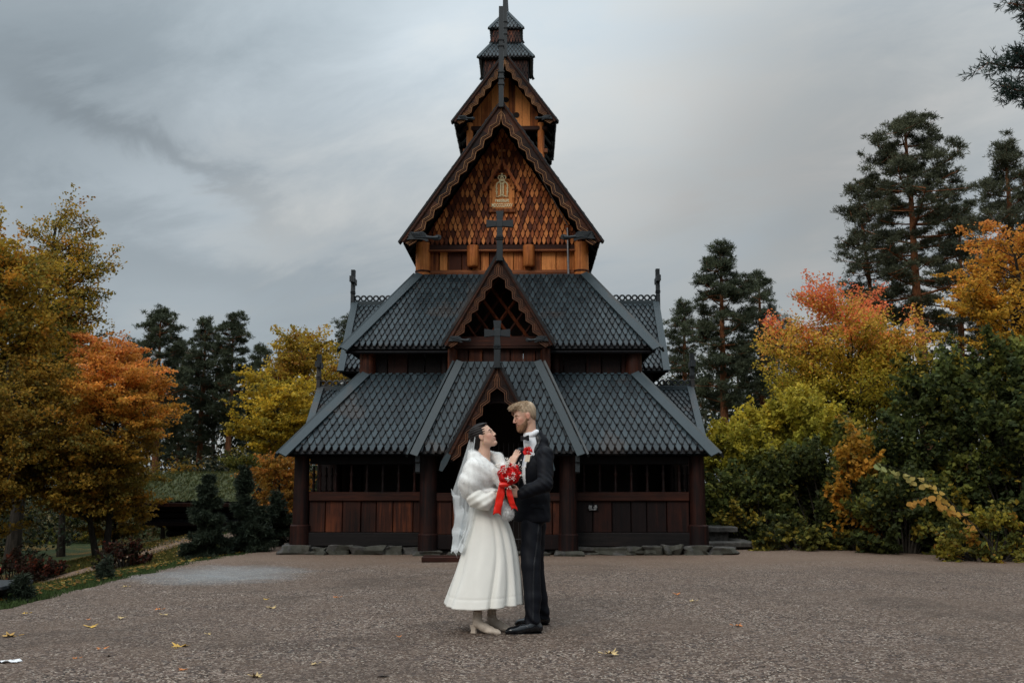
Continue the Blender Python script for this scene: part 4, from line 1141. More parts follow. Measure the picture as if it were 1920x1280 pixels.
def shrub(name, label, x, y, w, d, h, seed, nleaf, size, palette, cat='shrub', group=None, zgrad=False, stems=14, flat=.4, aspect=.8, cl=.28, spill=.0, xoff=0):
    rng = np.random.default_rng(seed); z0 = gz(x, y) - .05
    root = empty(name, (x, y, z0)); tag(root, label, cat, group)
    ncl = int(40 + w * d * h * 7); cens = []
    while len(cens) < ncl:
        p = rng.uniform(-1, 1, 3); r2 = p[0] ** 2 + p[1] ** 2
        if r2 + max(0, p[2]) ** 2 * .9 > 1 or (r2 < .35 and p[2] < .3): continue
        cens.append([x + xoff + p[0] * w / 2, y + p[1] * d / 2, z0 + h * (p[2] + 1) / 2 * (1 - .0 * r2)])
    cens = np.array(cens)
    mb = MB((x, y, z0)); shoots = []
    for s in range(ncl):
        c = Vector(cens[s]); b = Vector((x + xoff + (c.x - x - xoff) * .35, y + (c.y - y) * .35, z0 + (c.z - z0) * .25)); m_ = b.lerp(c, .5) + Vector((0, 0, .10 * h))
        if s < stems * 3: mb.tube(bez(Vector((b.x, b.y, z0)), m_, c, 6), [.020, .016, .012, .009, .006, .004], 4, cap=False)
        d = (c - b).normalized()
        for _ in range(3):
            e = c + (d * rng.uniform(.2, 1) + Vector((rng.normal(0, .6), rng.normal(0, .6), rng.normal(.15, .4)))).normalized() * cl * rng.uniform(.8, 2.0)
            if e.z < z0 + .05: e.z = z0 + .05
            shoots.append((tuple(c - d * cl * .5), tuple(e)))
            mb.tube([c, e], [.005, .002], 3, cap=False)
    mb.build('stems', M['bark'], root)
    ksh, pos = along(rng, shoots, int(nleaf * 1.25), cl * .20, .7, .1); k = ksh // 3; nleaf = len(pos); pos[:, 2] = np.maximum(pos[:, 2], z0 + .04)
    t = np.clip((pos[:, 2] - z0) / h, 0, 1); spray = rng.normal(0, .18, ncl)[k]
    col = colour_pick(rng, nleaf, palette, np.clip(t + spray * .8, 0, 1) if zgrad else None, groups=k) * (1 + spray[:, None])
    quads('foliage', leaf_arrays(rng, pos, size, aspect, .3, flat), M['leaf'], root, np.clip(col, .002, 1), (x, y, z0)); return root

# -- left side ------------------------------------------------------------------------------
GOLD = [(3, (.46, .28, .038)), (3, (.36, .24, .036)), (2, (.22, .18, .035)), (1, (.48, .22, .03)), (1, (.13, .13, .03))]
BROWNGOLD = [(3, (.36, .21, .032)), (3, (.26, .17, .03)), (2, (.16, .13, .03)), (1, (.42, .20, .03))]
def px(u, v, Y): p = at(u, v, Y); return (p.x, p.y, p.z)
def crown(u, v0, v1, hw, Y, depth=None):
    """crown centre and radii of a tree filling photo rows v0-v1, u-hw..u+hw, Y metres off"""
    a, b = at(u, v0, Y), at(u, v1, Y); c = (a + b) / 2
    w = at(u + hw, (v0 + v1) / 2, Y).x - at(u, (v0 + v1) / 2, Y).x
    return (c.x, Y, c.z), (w, depth or w, (a.z - b.z) / 2)
c, r_ = crown(-10, 420, 800, 165, 24, 2.2); broadleaf('oak_tree', 'big dull gold tree cut by the left edge of the photo', 'tree', c[0] - .5, 24, 9, c, r_, 90, 26000, .12, GOLD, 1, cl=.55, trunk_r=.26, layer=.7)
c, r_ = crown(118, 392, 690, 82, 27, 1.2); broadleaf('oak_tree', 'thin gold tree with bare twigs showing against the sky at upper left', 'tree', c[0] - .9, 27, 9, c, r_, 60, 11500, .105, GOLD, 2, cl=.42, trunk_r=.2, tw=8, layer=.6, shell=.5, lean=-.3)
c, r_ = crown(5, 640, 1000, 112, 22, 1.6); broadleaf('oak_tree', 'lower brown gold tree leaning over the meadow at the left edge', 'tree', c[0] - .2, 22, 5, c, r_, 120, 30000, .10, BROWNGOLD, 3, cl=.42, trunk_r=.14, layer=.55)
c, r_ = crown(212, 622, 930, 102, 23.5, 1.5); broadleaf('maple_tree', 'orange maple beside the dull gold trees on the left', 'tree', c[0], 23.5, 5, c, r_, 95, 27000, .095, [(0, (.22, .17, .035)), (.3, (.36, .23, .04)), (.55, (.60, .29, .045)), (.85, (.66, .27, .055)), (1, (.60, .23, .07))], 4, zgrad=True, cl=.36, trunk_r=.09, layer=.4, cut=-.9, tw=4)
c, r_ = crown(120, 610, 860, 75, 31, 1.4); broadleaf('oak_tree', 'soft yellow oak filling the gap behind the orange maple', 'tree', c[0], 31.5, 6, c, r_, 55, 12000, .13, GOLD, 61, cl=.45, trunk_r=.12)
c, r_ = crown(150, 800, 985, 62, 23, 1.1); broadleaf('maple_tree', 'yellow brown understorey maple below the orange maple', 'tree', c[0] + .3, 23.5, 3, c, r_, 40, 9000, .11, BROWNGOLD, 5, cl=.45, trunk_r=.09, layer=.35)
c, r_ = crown(575, 618, 830, 88, 33, 1.6); broadleaf('maple_tree', 'yellow maple rising beside the left roof of the church', 'tree', c[0], 33, 7, c, r_, 62, 13000, .125, [(2, (.52, .34, .045)), (2, (.42, .29, .045)), (1, (.30, .23, .04)), (1, (.36, .18, .04))], 6, cl=.45, trunk_r=.13, layer=.35, tw=5)
c, r_ = crown(520, 690, 860, 85, 29, 1.4); broadleaf('maple_tree', 'wide yellow maple in front of the pines left of the church', 'tree', c[0], 29, 5, c, r_, 44, 10000, .12, [(3, (.54, .36, .035)), (2, (.42, .30, .035)), (1, (.28, .23, .04))], 7, cl=.42, trunk_r=.10, layer=.3, cut=-.8)
c, r_ = crown(520, 855, 985, 52, 26, 1.2); broadleaf('rowan_tree', 'small orange leaved tree behind the dark spruces left of the church', 'tree', c[0], 26.5, 3, c, r_, 30, 6500, .10, [(2, (.42, .17, .03)), (2, (.34, .18, .03)), (1, (.20, .12, .03))], 8, cl=.35, trunk_r=.06, layer=.35)
c, r_ = crown(455, 850, 960, 60, 31, 1.2); broadleaf('hazel_tree', 'small green yellow tree over the turf roofed storehouse', 'tree', c[0], 32, 3, c, r_, 26, 5500, .11, [(2, (.16, .15, .03)), (2, (.09, .10, .025)), (1, (.25, .19, .03))], 9, cl=.4, trunk_r=.06)
c, r_ = crown(300, 850, 1000, 85, 33, 1.2); broadleaf('maple_tree', 'dim orange brown tree behind the storehouse roof on its left', 'tree', c[0], 33.5, 3, c, r_, 36, 7000, .12, BROWNGOLD, 10, cl=.45, trunk_r=.08)
PG = 'pines standing beyond the clearing'
pines_left = [(305, 578, 44, 62, .38, 9000, 'broad topped dark pine behind the orange maple'), (386, 600, 47, 42, .36, 6500, 'slender dark pine left of the paired spires of pine'),
    (438, 592, 46, 46, .42, 7000, 'tall dark pine with a reddish bare trunk left of the church'), (490, 648, 50, 34, .3, 5000, 'short narrow pine between the yellow maple and the tall pines'),
    (345, 640, 52, 50, .3, 6000, 'pine filling the gap behind the broad topped pine'), (532, 660, 54, 44, .3, 5000, 'rounded pine behind the yellow maple crown'), (655, 592, 52, 40, .4, 4500, 'pine tip showing just left of the small ridge cross'),
    (250, 640, 55, 60, .3, 5000, 'pine mostly hidden by the orange maple')]
for i, (u, v, Y, hw, cf, nt_, lb) in enumerate(pines_left):
    p = at(u, v, Y); w = hw * Y / 1850; H = p.z - gz(p.x, Y)
    pine('pine_tree', lb, p.x, Y, H, w, 20 + i, cf, nt_, .22, PG)
# -- right side
pines_right = [(1352, 462, 36, 72, .36, 11000, 'tall layered pine with an orange trunk right of the church'), (1425, 518, 40, 62, .25, 8500, 'dense pine behind the tall layered pine'), (1280, 568, 44, 46, .25, 6500, 'pine half hidden by the church roof on the right'), (1480, 600, 47, 50, .2, 4500, 'far pine between the dense pine and the red topped maple')]
for i, (u, v, Y, hw, cf, nt_, lb) in enumerate(pines_right):
    p = at(u, v, Y); w = hw * Y / 1850; H = p.z - gz(p.x, Y)
    pine('pine_tree', lb, p.x, Y, H, w, 40 + i, cf, nt_, .20, PG, trunk_r=.19)
def bigpine(u, v, Y, hw, cf, nt_, lb, seed, shape=None, ub=None, tr=.2, size=.16):
    p = at(u, v, Y); q = at(ub if ub else u, 800, Y); w = hw * Y / 1850
    pine('pine_tree', lb, q.x, Y, p.z - gz(q.x, Y), w, seed, cf, nt_, size, PG, trunk_r=tr, lean=p.x - q.x, shape=shape, col=((.045, .054, .038), (.115, .122, .070)))
bigpine(1700, 226, 28, 124, .50, 17000, 'tallest pine on the right with a bare orange lower trunk', 50, ([0, .12, .45, .75, 1], [.5, .9, 1.0, .78, .40]), 1732, .20)
bigpine(1612, 345, 30, 80, .36, 9000, 'pine crowding the left side of the tallest pine', 51, ([0, .3, .6, 1], [.7, 1, .85, .25]), 1668, .13)
bigpine(1795, 385, 31, 92, .30, 9000, 'dark pine just right of the tallest pine', 52, None, 1800, .16)
bigpine(1880, 262, 22, 96, .40, 9500, 'pine cut by the right edge of the photo with a pointed crown', 53, ([0, .3, .7, 1], [1, .9, .7, .15]), 1915, .15, .14)
# branches entering at the upper right belong to a very tall pine standing outside the frame
def edge_pine():
    rng = np.random.default_rng(77); Y = 15; b = at(2070, 640, Y); x = b.x; z0 = gz(x, Y)
    root = empty('pine_tree', (x, Y, z0)); tag(root, 'very tall near pine reaching branches in at the upper right corner', 'pine tree', PG)
    mb = MB((x, Y, z0)); top = at(2060, -260, Y); mb.tube([(x, Y, z0), (x, Y, z0 + 4), tuple(top)], [.24, .19, .04], 10)
    cb = []
    for (u, v, sc_) in ((1850, 118, 1), (1885, 160, .8), (1900, 6, .6), (1920, 205, .7), (1960, 60, 1), (1905, 100, .7), (1990, 150, 1), (2000, -60, 1), (2010, 300, 1), (1940, -120, 1), (2150, 100, 1.2), (2180, 250, 1.2), (2120, 350, 1), (2200, 20, 1.2), (2240, 160, 1.2), (2140, -80, 1), (2170, -180, 1), (2050, -230, .8), (2060, 380, 1)):
        e = at(u, v, Y + rng.uniform(-1, 1)); s_ = Vector((x, Y, e.z - .3)); path = bez(s_, s_.lerp(e, .5) + Vector((0, 0, -.15)), e, 7)
        mb.tube(path, [.05, .042, .035, .028, .02, .014, .008], 5, cap=False)
        for k in range(26):
            t = rng.uniform(.35, 1) * 6; j = min(5, int(t)); q = path[j].lerp(path[j + 1], t - j); o = Vector((rng.normal(0, .15), rng.normal(0, .2), rng.normal(.02, .09))) * sc_
            mb.tube([q, q + o], [.008, .004], 3, cap=False); cb.append(q + o)
    mb.build('trunk', M['pinebark'], root, smooth=True)
    cb = np.array(cb); n = 5200; k = rng.integers(0, len(cb), n); pos = cb[k] + rng.normal(size=(n, 3)) * .055
    V = needle_arrays(rng, pos, unit(pos - cb[k] + np.array([-.02, 0, .02])), .10, 6)
    tt = rng.uniform(0, 1, len(cb))[k][:, None]; c = np.array((.018, .032, .028)) * (1 - tt) + np.array((.05, .075, .060)) * tt
    quads('crown', V, M['needle'], root, np.repeat(c, 6, 0), (x, Y, z0))
edge_pine()
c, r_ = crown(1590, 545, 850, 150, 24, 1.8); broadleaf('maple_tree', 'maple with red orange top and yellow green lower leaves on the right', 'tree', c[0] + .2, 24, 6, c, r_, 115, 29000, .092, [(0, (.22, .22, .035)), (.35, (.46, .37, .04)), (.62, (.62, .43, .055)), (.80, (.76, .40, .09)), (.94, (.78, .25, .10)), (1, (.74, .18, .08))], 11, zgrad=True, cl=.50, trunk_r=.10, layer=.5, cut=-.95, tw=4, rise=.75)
c, r_ = crown(1905, 410, 740, 120, 20, 1.6); broadleaf('maple_tree', 'layered orange yellow maple at the right edge of the photo', 'tree', c[0] + .4, 20.5, 5, c, r_, 80, 15000, .09, [(0, (.46, .32, .04)), (.4, (.64, .38, .05)), (.7, (.68, .35, .05)), (1, (.62, .25, .06))], 12, zgrad=True, cl=.34, trunk_r=.12, layer=.16, tw=5)
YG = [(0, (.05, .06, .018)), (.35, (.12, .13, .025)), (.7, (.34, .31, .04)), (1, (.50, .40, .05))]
DG = [(4, (.050, .062, .022)), (3, (.10, .118, .034)), (1.6, (.18, .18, .038)), (.5, (.32, .24, .04))]
DG2 = [(3, (.048, .064, .025)), (4, (.096, .118, .036)), (1.5, (.17, .18, .04)), (.4, (.38, .28, .04))]
def sh(u, vtop, vbot, hw, Y, lb, seed, n, size, pal, depth=1.6, zg=False, name='hazel_bush', cat='shrub', **kw):
    a, b = at(u, vtop, Y), at(u, vbot, Y); w = hw * Y / 1880 * 2; z = gz(a.x, Y)
    return shrub(name, lb, a.x, Y, w, depth, a.z - z, seed, n, size, pal, cat, None, zg, **kw)
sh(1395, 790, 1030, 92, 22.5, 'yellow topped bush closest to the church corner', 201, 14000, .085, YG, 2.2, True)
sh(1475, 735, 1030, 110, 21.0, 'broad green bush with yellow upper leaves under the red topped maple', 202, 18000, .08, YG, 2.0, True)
sh(1420, 880, 1030, 95, 19.6, 'dark green bush along the gravel behind the stone steps', 203, 13000, .08, DG, 1.3)
sh(1550, 830, 1035, 105, 19.0, 'dark green hazel with scattered yellow leaves in the middle of the hedge', 204, 17000, .085, DG, 1.6)
sh(1655, 800, 1035, 90, 18.6, 'hazel bush behind the small orange sapling', 205, 12000, .085, DG2, 1.5)
sh(1770, 660, 1040, 125, 18.8, 'tall dark green hazel to the right of the red topped maple', 206, 26000, .088, DG2, 1.8)
sh(1905, 655, 1040, 120, 17.6, 'tall dark green hazel cut by the right edge', 207, 24000, .088, DG2, 1.8)
sh(1690, 900, 1035, 75, 17.2, 'low hazel bush with pale stalks beneath the hanging bough', 208, 10000, .085, DG, 1.0)
sh(1605, 792, 990, 46, 17.9, 'slim sapling with glowing orange leaves in front of the dark hazels', 209, 2600, .085, [(2, (.52, .25, .035)), (2, (.40, .22, .03)), (1, (.28, .2, .04))], .6, name='maple_sapling', cat='sapling', cl=.20, stems=6)
sh(1845, 960, 1050, 100, 15.6, 'low yellow green bramble at the gravel edge on the far right', 210, 5200, .065, [(3, (.34, .28, .04)), (2, (.22, .20, .04)), (2, (.10, .11, .03)), (1, (.36, .18, .03))], .9, name='bramble_bush', cl=.16)
sh(1500, 985, 1036, 90, 18.0, 'low fringe of yellow flecked leaves under the dark hazel', 211, 4200, .075, [(3, (.05, .06, .02)), (2, (.26, .21, .035)), (2, (.12, .12, .03))], .8, name='bramble_bush', cl=.16)
sh(2010, 700, 1060, 110, 16.4, 'tall hazel just beyond the right edge', 212, 9000, .09, DG2, 1.6)
# bough with big pale leaves hanging out of the hazel
def bough():
    Y = 15.2; rng = np.random.default_rng(5); o = at(1720, 905, Y); root = empty('hazel_bough', tuple(o)); tag(root, 'arching bough with big round pale yellow leaves before the hazels', 'branch')
    mb = MB(tuple(o)); V = []; C = []
    P1 = [at(u, v, Y) for u, v in ((1640, 866), (1680, 878), (1720, 897), (1755, 912), (1800, 960), (1850, 1010))]
    P2 = [at(u, v, Y) for u, v in ((1700, 938), (1740, 930), (1790, 955), (1830, 985), (1860, 1020))]
    b = at(1865, 1046, Y); b.z = gz(b.x, Y)
    for path, ncol in ((P1, 0), (P2, 1)):
        mb.tube(path + [b], [.003, .004, .005, .006, .007, .008, .009][:len(path) + 1], 5)
        nl = 34
        for k in range(nl):
            t = k / nl * (len(path) - 2); j = int(t); q = path[j].lerp(path[j + 1], t - j) + Vector((rng.normal(0, .02), rng.normal(0, .04), rng.normal(-.03, .025)))
            V.append(q); g = k / nl; C.append(np.array((.30, .34, .14)) * (1 - g) + np.array((.55, .32, .06)) * g if ncol == 0 else np.array((.50, .27, .06)))
    mb.build('stems', M['bark'], root)
    V = np.array([tuple(v) for v in V]); n = len(V)
    nr = unit(rng.normal(size=(n, 3)) * .5 + np.array([0, -1, .6])); d = unit(np.cross(nr, np.cross(np.array([0, 0, -1.0]) + rng.normal(size=(n, 3)) * .5, nr))); s = np.cross(nr, d)
    fs = []; co = []; ti = []
    for i in range(n):
        L_ = .085 * rng.uniform(.7, 1.2)
        for k in range(10):
            a = 2 * math.pi * k / 10; rr = L_ * .55 * (1 + (.35 if k == 0 else 0)) * (1 if k % 2 else .93)
            co.append(V[i] + d[i] * (rr * math.cos(a) + L_ * .5) + s[i] * rr * math.sin(a) * .92 + nr[i] * .012 * math.cos(2 * a) - np.array(o)); ti.append(C[i])
        fs.append(np.arange(10) + 10 * i)
    npmesh('foliage', np.array(co), np.array(fs), M['leaf'], root, np.array(ti))
bough()
# -- left foreground plants
def at_ground(u, v):
    lo, hi = 3.0, 60.0
    for _ in range(50):
        m_ = (lo + hi) / 2; p = at(u, v, m_)
        if p.z < gz(p.x, m_): hi = m_
        else: lo = m_
    return at(u, v, (lo + hi) / 2)
def spr(u, vb, vt, hw, lb, seed, n, size=.11, name='spruce_tree', Y=None):
    p = at_ground(u, vb) if Y is None else at(u, vb, Y); t = at(u, vt, p.y); z = gz(p.x, p.y)
    return spruce(name, lb, p.x, p.y, t.z - z, hw * p.y / 1880, seed, n, size)
spr(384, 1058, 885, 52, 'broad dark young spruce hiding the right half of the storehouse', 301, 12000, .08, Y=16.9)
spr(452, 1050, 868, 38, 'narrower dark spruce right of the broad young spruce', 302, 7500, .08, Y=17.8)
spr(515, 1040, 915, 48, 'dark spruce next to the corner stone of the church', 303, 5500, .08, Y=18.8)
spr(480, 1045, 940, 40, 'low dark spruce between two taller spruces', 304, 4000, .08, Y=17.6)
spr(196, 1086, 1036, 17, 'tiny bare spruce seedling on the meadow slope', 305, 260, .06, 'spruce_sapling')
spr(38, 1126, 1072, 20, 'thin spruce sapling beside the black table', 306, 500, .07, 'spruce_sapling')
broadleaf('maple_tree', 'low yellow brown saplings under the orange maple', 'tree', *(lambda c_, r_: (c_[0], 24.5, 2, c_, r_))(*crown(215, 880, 1010, 62, 24.5, 1.0)), 30, 6000, .10, BROWNGOLD, 62, cl=.35, trunk_r=.05)
RB = [(3, (.055, .018, .012)), (3, (.035, .022, .014)), (1, (.12, .03, .015)), (2, (.03, .03, .016))]
def shg(u, vb, vt, hw, lb, seed, n, size, pal, depth=1.0, name='barberry_bush', **kw):
    p = at_ground(u, vb); t = at(u, vt, p.y)
    return shrub(name, lb, p.x, p.y, hw * p.y / 940, depth, t.z - gz(p.x, p.y), seed, n, size, pal, 'shrub', None, **kw)
shg(232, 1066, 1018, 40, 'rounded dark red bush in the meadow', 311, 3600, .05, RB, 1.2, cl=.12)
shg(18, 1098, 1036, 55, 'dark red brown bush at the left edge behind the table', 312, 4200, .05, RB, 1.2, cl=.14)
shg(78, 1088, 1046, 34, 'low red bush between the meadow and the table', 313, 2500, .05, RB, 1.0, cl=.12)
shg(110, 1016, 955, 70, 'dim green undergrowth under the gold trees', 314, 6000, .06, DG, 1.6, name='undergrowth_bush', cl=.2)
shg(20, 1018, 940, 60, 'dark green undergrowth below the leaning gold tree', 315, 6000, .06, DG, 1.6, name='undergrowth_bush', cl=.2)
shg(225, 1008, 940, 60, 'shadowy undergrowth left of the storehouse', 316, 6000, .06, DG, 1.6, name='undergrowth_bush', cl=.2)
# -- far wood in view, plus an unseen ring added to block low sky light
def woods():
    rng = np.random.default_rng(9); V = []; T = []; mb = MB()
    n = 300
    for i in range(n):
        az = 2 * math.pi * i / n + rng.normal(0, .01); R_ = rng.uniform(46, 66)
        x, y = R_ * math.sin(az), 6 + R_ * math.cos(az); z0 = gz(x, y); 
        front = abs((az + math.pi) % (2 * math.pi) - math.pi) < 1.3
        H = rng.uniform(6.2, 9.6) if front else rng.uniform(9, 15)
        w = rng.uniform(1.6, 2.6); k = 1150 if front else 150; sz = .24 if front else 1.0
        p = unit(rng.normal(size=(k, 3))) * (rng.uniform(.2, 1, (k, 1)) ** .4)
        lo = .10 if front else .0
        pos = np.array([x, y, z0 + H * (.5 + lo)]) + p * np.array([w, w, H * (.5 - lo * .5)])
        V.append(leaf_arrays(rng, pos, sz, .6, .4, .3))
        kind = rng.random(); base = (.018, .026, .018) if kind < .62 else ((.085, .060, .018) if kind < .85 else (.045, .050, .018))
        T.append(np.clip(np.array(base) * (1 + rng.normal(0, .25, (k, 1))), .003, 1))
        if front: mb.tube([(x, y, z0), (x, y, z0 + H * .9)], [.16, .05], 5, cap=False)
    for i in range(230):       # low thicket at the foot of the wood
        az = rng.uniform(-1.1, 1.1); R_ = rng.uniform(34, 46); x, y = R_ * math.sin(az), R_ * math.cos(az); z0 = gz(x, y); H = rng.uniform(1.4, 3.0); k = 1000
        p = unit(rng.normal(size=(k, 3))) * (rng.uniform(.2, 1, (k, 1)) ** .4); pos = np.array([x, y, z0 + H * .45]) + p * np.array([1.6, 1.6, H * .55])
        V.append(leaf_arrays(rng, pos, .13, .7, .3, .3)); base = ((.020, .028, .016), (.060, .050, .018), (.035, .042, .016))[rng.integers(0, 3)]
        T.append(np.clip(np.array(base) * (1 + rng.normal(0, .25, (k, 1))), .003, 1))
    V = np.concatenate(V); T = np.concatenate(T)
    nv = len(V) * 4; co = np.concatenate([V.reshape(-1, 3), np.array(mb.v)]); fs = np.concatenate([np.arange(nv).reshape(-1, 4), np.array(mb.f) + nv])
    ti = np.concatenate([np.repeat(T, 4, 0), np.tile([.03, .02, .014], (len(mb.v), 1))])
    o = npmesh('woods_and_sky_block', co, fs, M['needle'], None, ti); tag(o, kind='stuff', label='dark mixed wood closing the view behind the single trees, with an unseen added ring blocking low sky light', cat='woods')
woods()
# -- grass on the slope, leaf litter
def grass():
    rng = np.random.default_rng(4); n = 90000
    Y = rng.uniform(7.5, 26, n * 3); X = rng.uniform(-11, -3.6, n * 3); d = edge_x(Y) - X
    keep = (d > -.05 + rng.exponential(.06, n * 3) * 0) & (rng.uniform(0, 1, n * 3) < np.interp(Y, [7, 12, 18, 26], [1, .8, .45, .25])) & (d < 5)
    # leave the trodden path bare
    py = np.interp(X, [-13, -10, -7.8, -7.2], [17.5, 19.2, 20.6, 22.0]); keep &= np.abs(Y - py) > .6
    X, Y, d = X[keep][:n], Y[keep][:n], d[keep][:n]; n = len(X); Z = ground_z(X, Y) - .03
    h = rng.uniform(.03, .085, n) * np.where(d < 1.2, 1.0, 1.25); az = rng.uniform(0, 2 * math.pi, n)
    s = np.stack([np.cos(az), np.sin(az), 0 * az], 1) * .006; b = np.stack([X, Y, Z], 1); ln = np.stack([rng.normal(0, .35, n), rng.normal(0, .35, n), np.ones(n)], 1) * h[:, None]
    V = np.stack([b - s, b + s, b + ln * .6 + s * .7 + np.array([0, 0, .01]), b + ln], 1)
    near = (d < 1.3)[:, None]; c = np.where(near, np.array([[.055, .085, .028]]), np.array([[.085, .082, .022]])) * (1 + rng.normal(0, .3, (n, 1)))
    o = quads('grass', V, M['leaf'], None, np.clip(c, .005, 1), (0, 0, 0)); tag(o, 'short green grass along the sloping edge of the gravel', 'grass', kind='stuff')
grass()
def litter():
    rng = np.random.default_rng(6); n = 3600
    Y = rng.uniform(8, 27, n); X = edge_x(Y) - rng.exponential(2.6, n) - .2; Z = ground_z(X, Y) + .03
    V = leaf_arrays(rng, np.stack([X, Y, Z], 1), .055, .8, .0, 2.0)
    o = quads('fallen_leaves', V, M['leaf'], None, colour_pick(rng, n, [(3, (.30, .18, .035)), (3, (.20, .10, .025)), (1, (.36, .27, .08))]), (0, 0, 0)); tag(o, 'yellow leaf litter over the meadow grass', 'leaf litter', kind='stuff')
litter()
# single fallen leaves on the gravel, each one a thing
def one_leaf(proto_cache={}):
    pass
leafspots = [(337, 1217, .15, 0, 'curled yellow leaf, largest on the gravel at lower left'), (18, 1197, .13, 1, 'brown yellow leaf near the left edge of the gravel'), (170, 1179, .12, 0, 'bright ochre leaf left of centre of the gravel'), (191, 1221, .10, 2, 'folded dark orange leaf beside the largest leaf'), (140, 1240, .06, 2, 'small red orange leaf by the white paper scrap'),
    (480, 1274, .09, 3, 'pale straw leaf at the bottom edge'), (343, 1261, .07, 2, 'small orange leaf under the largest leaf'), (630, 1123, .09, 2, 'orange brown leaf on the gravel left of the bride'), (510, 1143, .09, 3, 'pale leaf on the gravel half way to the church'), (228, 1162, .09, 3, 'small pale leaf above the ochre leaf'),
    (297, 1146, .08, 2, 'orange leaf near the chalky patch'), (308, 1156, .08, 3, 'straw leaf next to the chalky patch'), (1269, 1117, .09, 2, 'orange leaf right of the groom at mid distance'), (1300, 1130, .09, 3, 'thin straw leaf behind the orange leaf on the right'), (1384, 1177, .09, 2, 'dark orange leaf in the middle of the right gravel'),
    (1772, 1107, .07, 4, 'blackened leaf far out on the right gravel'), (718, 1271, .10, 4, 'brown curled leaf at the bottom edge near the centre'), (1145, 1231, .12, 3, 'faded leaf on the gravel right of the shoes'), (499, 1127, .07, 0, 'yellow leaf in line with the chalky patch'), (235, 1103, .08, 3, 'cream leaf on the grass edge'), (390, 1193, .05, 3, 'tiny pale leaf amid the left gravel'), (165, 1165, .05, 2, 'tiny orange leaf near the grass'), (48, 1154, .07, 0, 'yellow leaf where grass meets gravel at far left'), (208, 1236, .09, 4, 'brown leaf right of the folded leaf'), (748, 1198, .05, 2, 'tiny orange leaf in front of the dress'), (590, 1250, .06, 3, 'tiny straw leaf at lower centre left')]
LCOL = [(.55, .33, .05), (.42, .24, .05), (.52, .17, .03), (.50, .36, .16), (.05, .028, .018)]
LM = [plain('fallen_leaf_' + k, c, .6, var=.35, scale=40) for k, c in zip(('ochre', 'brown_yellow', 'orange', 'straw', 'dark'), LCOL)]
def leaf_mesh(seed, size):
    rng = np.random.default_rng(seed); mb = MB(); lob = [(0, -.5), (.12, -.18), (.42, -.30), (.30, -.02), (.52, .18), (.22, .18), (.26, .42), (.08, .30), (0, .56), (-.10, .30), (-.28, .40), (-.2, .16), (-.5, .2), (-.28, -.02), (-.40, -.28), (-.12, -.18)]
    curl = rng.uniform(.3, .8); tw = rng.normal(0, .4)
    vs = [(x * size, y * size, size * (curl * x * x * 1.4 + tw * x * y + .25 * y * y * rng.uniform(-1, 1)) + .008) for x, y in lob] + [(0, 0, .010)]
    mb.add(vs, [(i, (i + 1) % 16, 16) for i in range(16)])
    mb.tube([(0, -.5 * size, .01), (0, -.8 * size, .016)], .0025, 4); return mb
for i, (u, v, s_, ci, lb) in enumerate(leafspots):
    p = at_ground(u, v); o = leaf_mesh(400 + i, s_ * .95).build('fallen_leaf', LM[ci]); o.location = (p.x, p.y, gz(p.x, p.y) + .012); o.rotation_euler = (0, 0, i * 2.1)
    tag(o, lb, 'leaf', 'fallen leaves on the gravel')
p = at_ground(8, 1248); mb = MB()
rng_ = np.random.default_rng(8); g_ = [[(x * .02, y * .02, .012 + .02 * rng_.random()) for x in range(8)] for y in range(5)]
vs = [q for row in g_ for q in row]; mb.add(vs, [(y * 8 + x, y * 8 + x + 1, (y + 1) * 8 + x + 1, (y + 1) * 8 + x) for y in range(4) for x in range(7)])
M['paper'] = plain('white_paper', (.75, .76, .78), .7)
o = mb.build('paper_scrap', M['paper']); o.location = (p.x - .06, p.y, gz(p.x, p.y) + .005); tag(o, 'crumpled white paper scrap on the gravel at the lower left corner', 'litter')

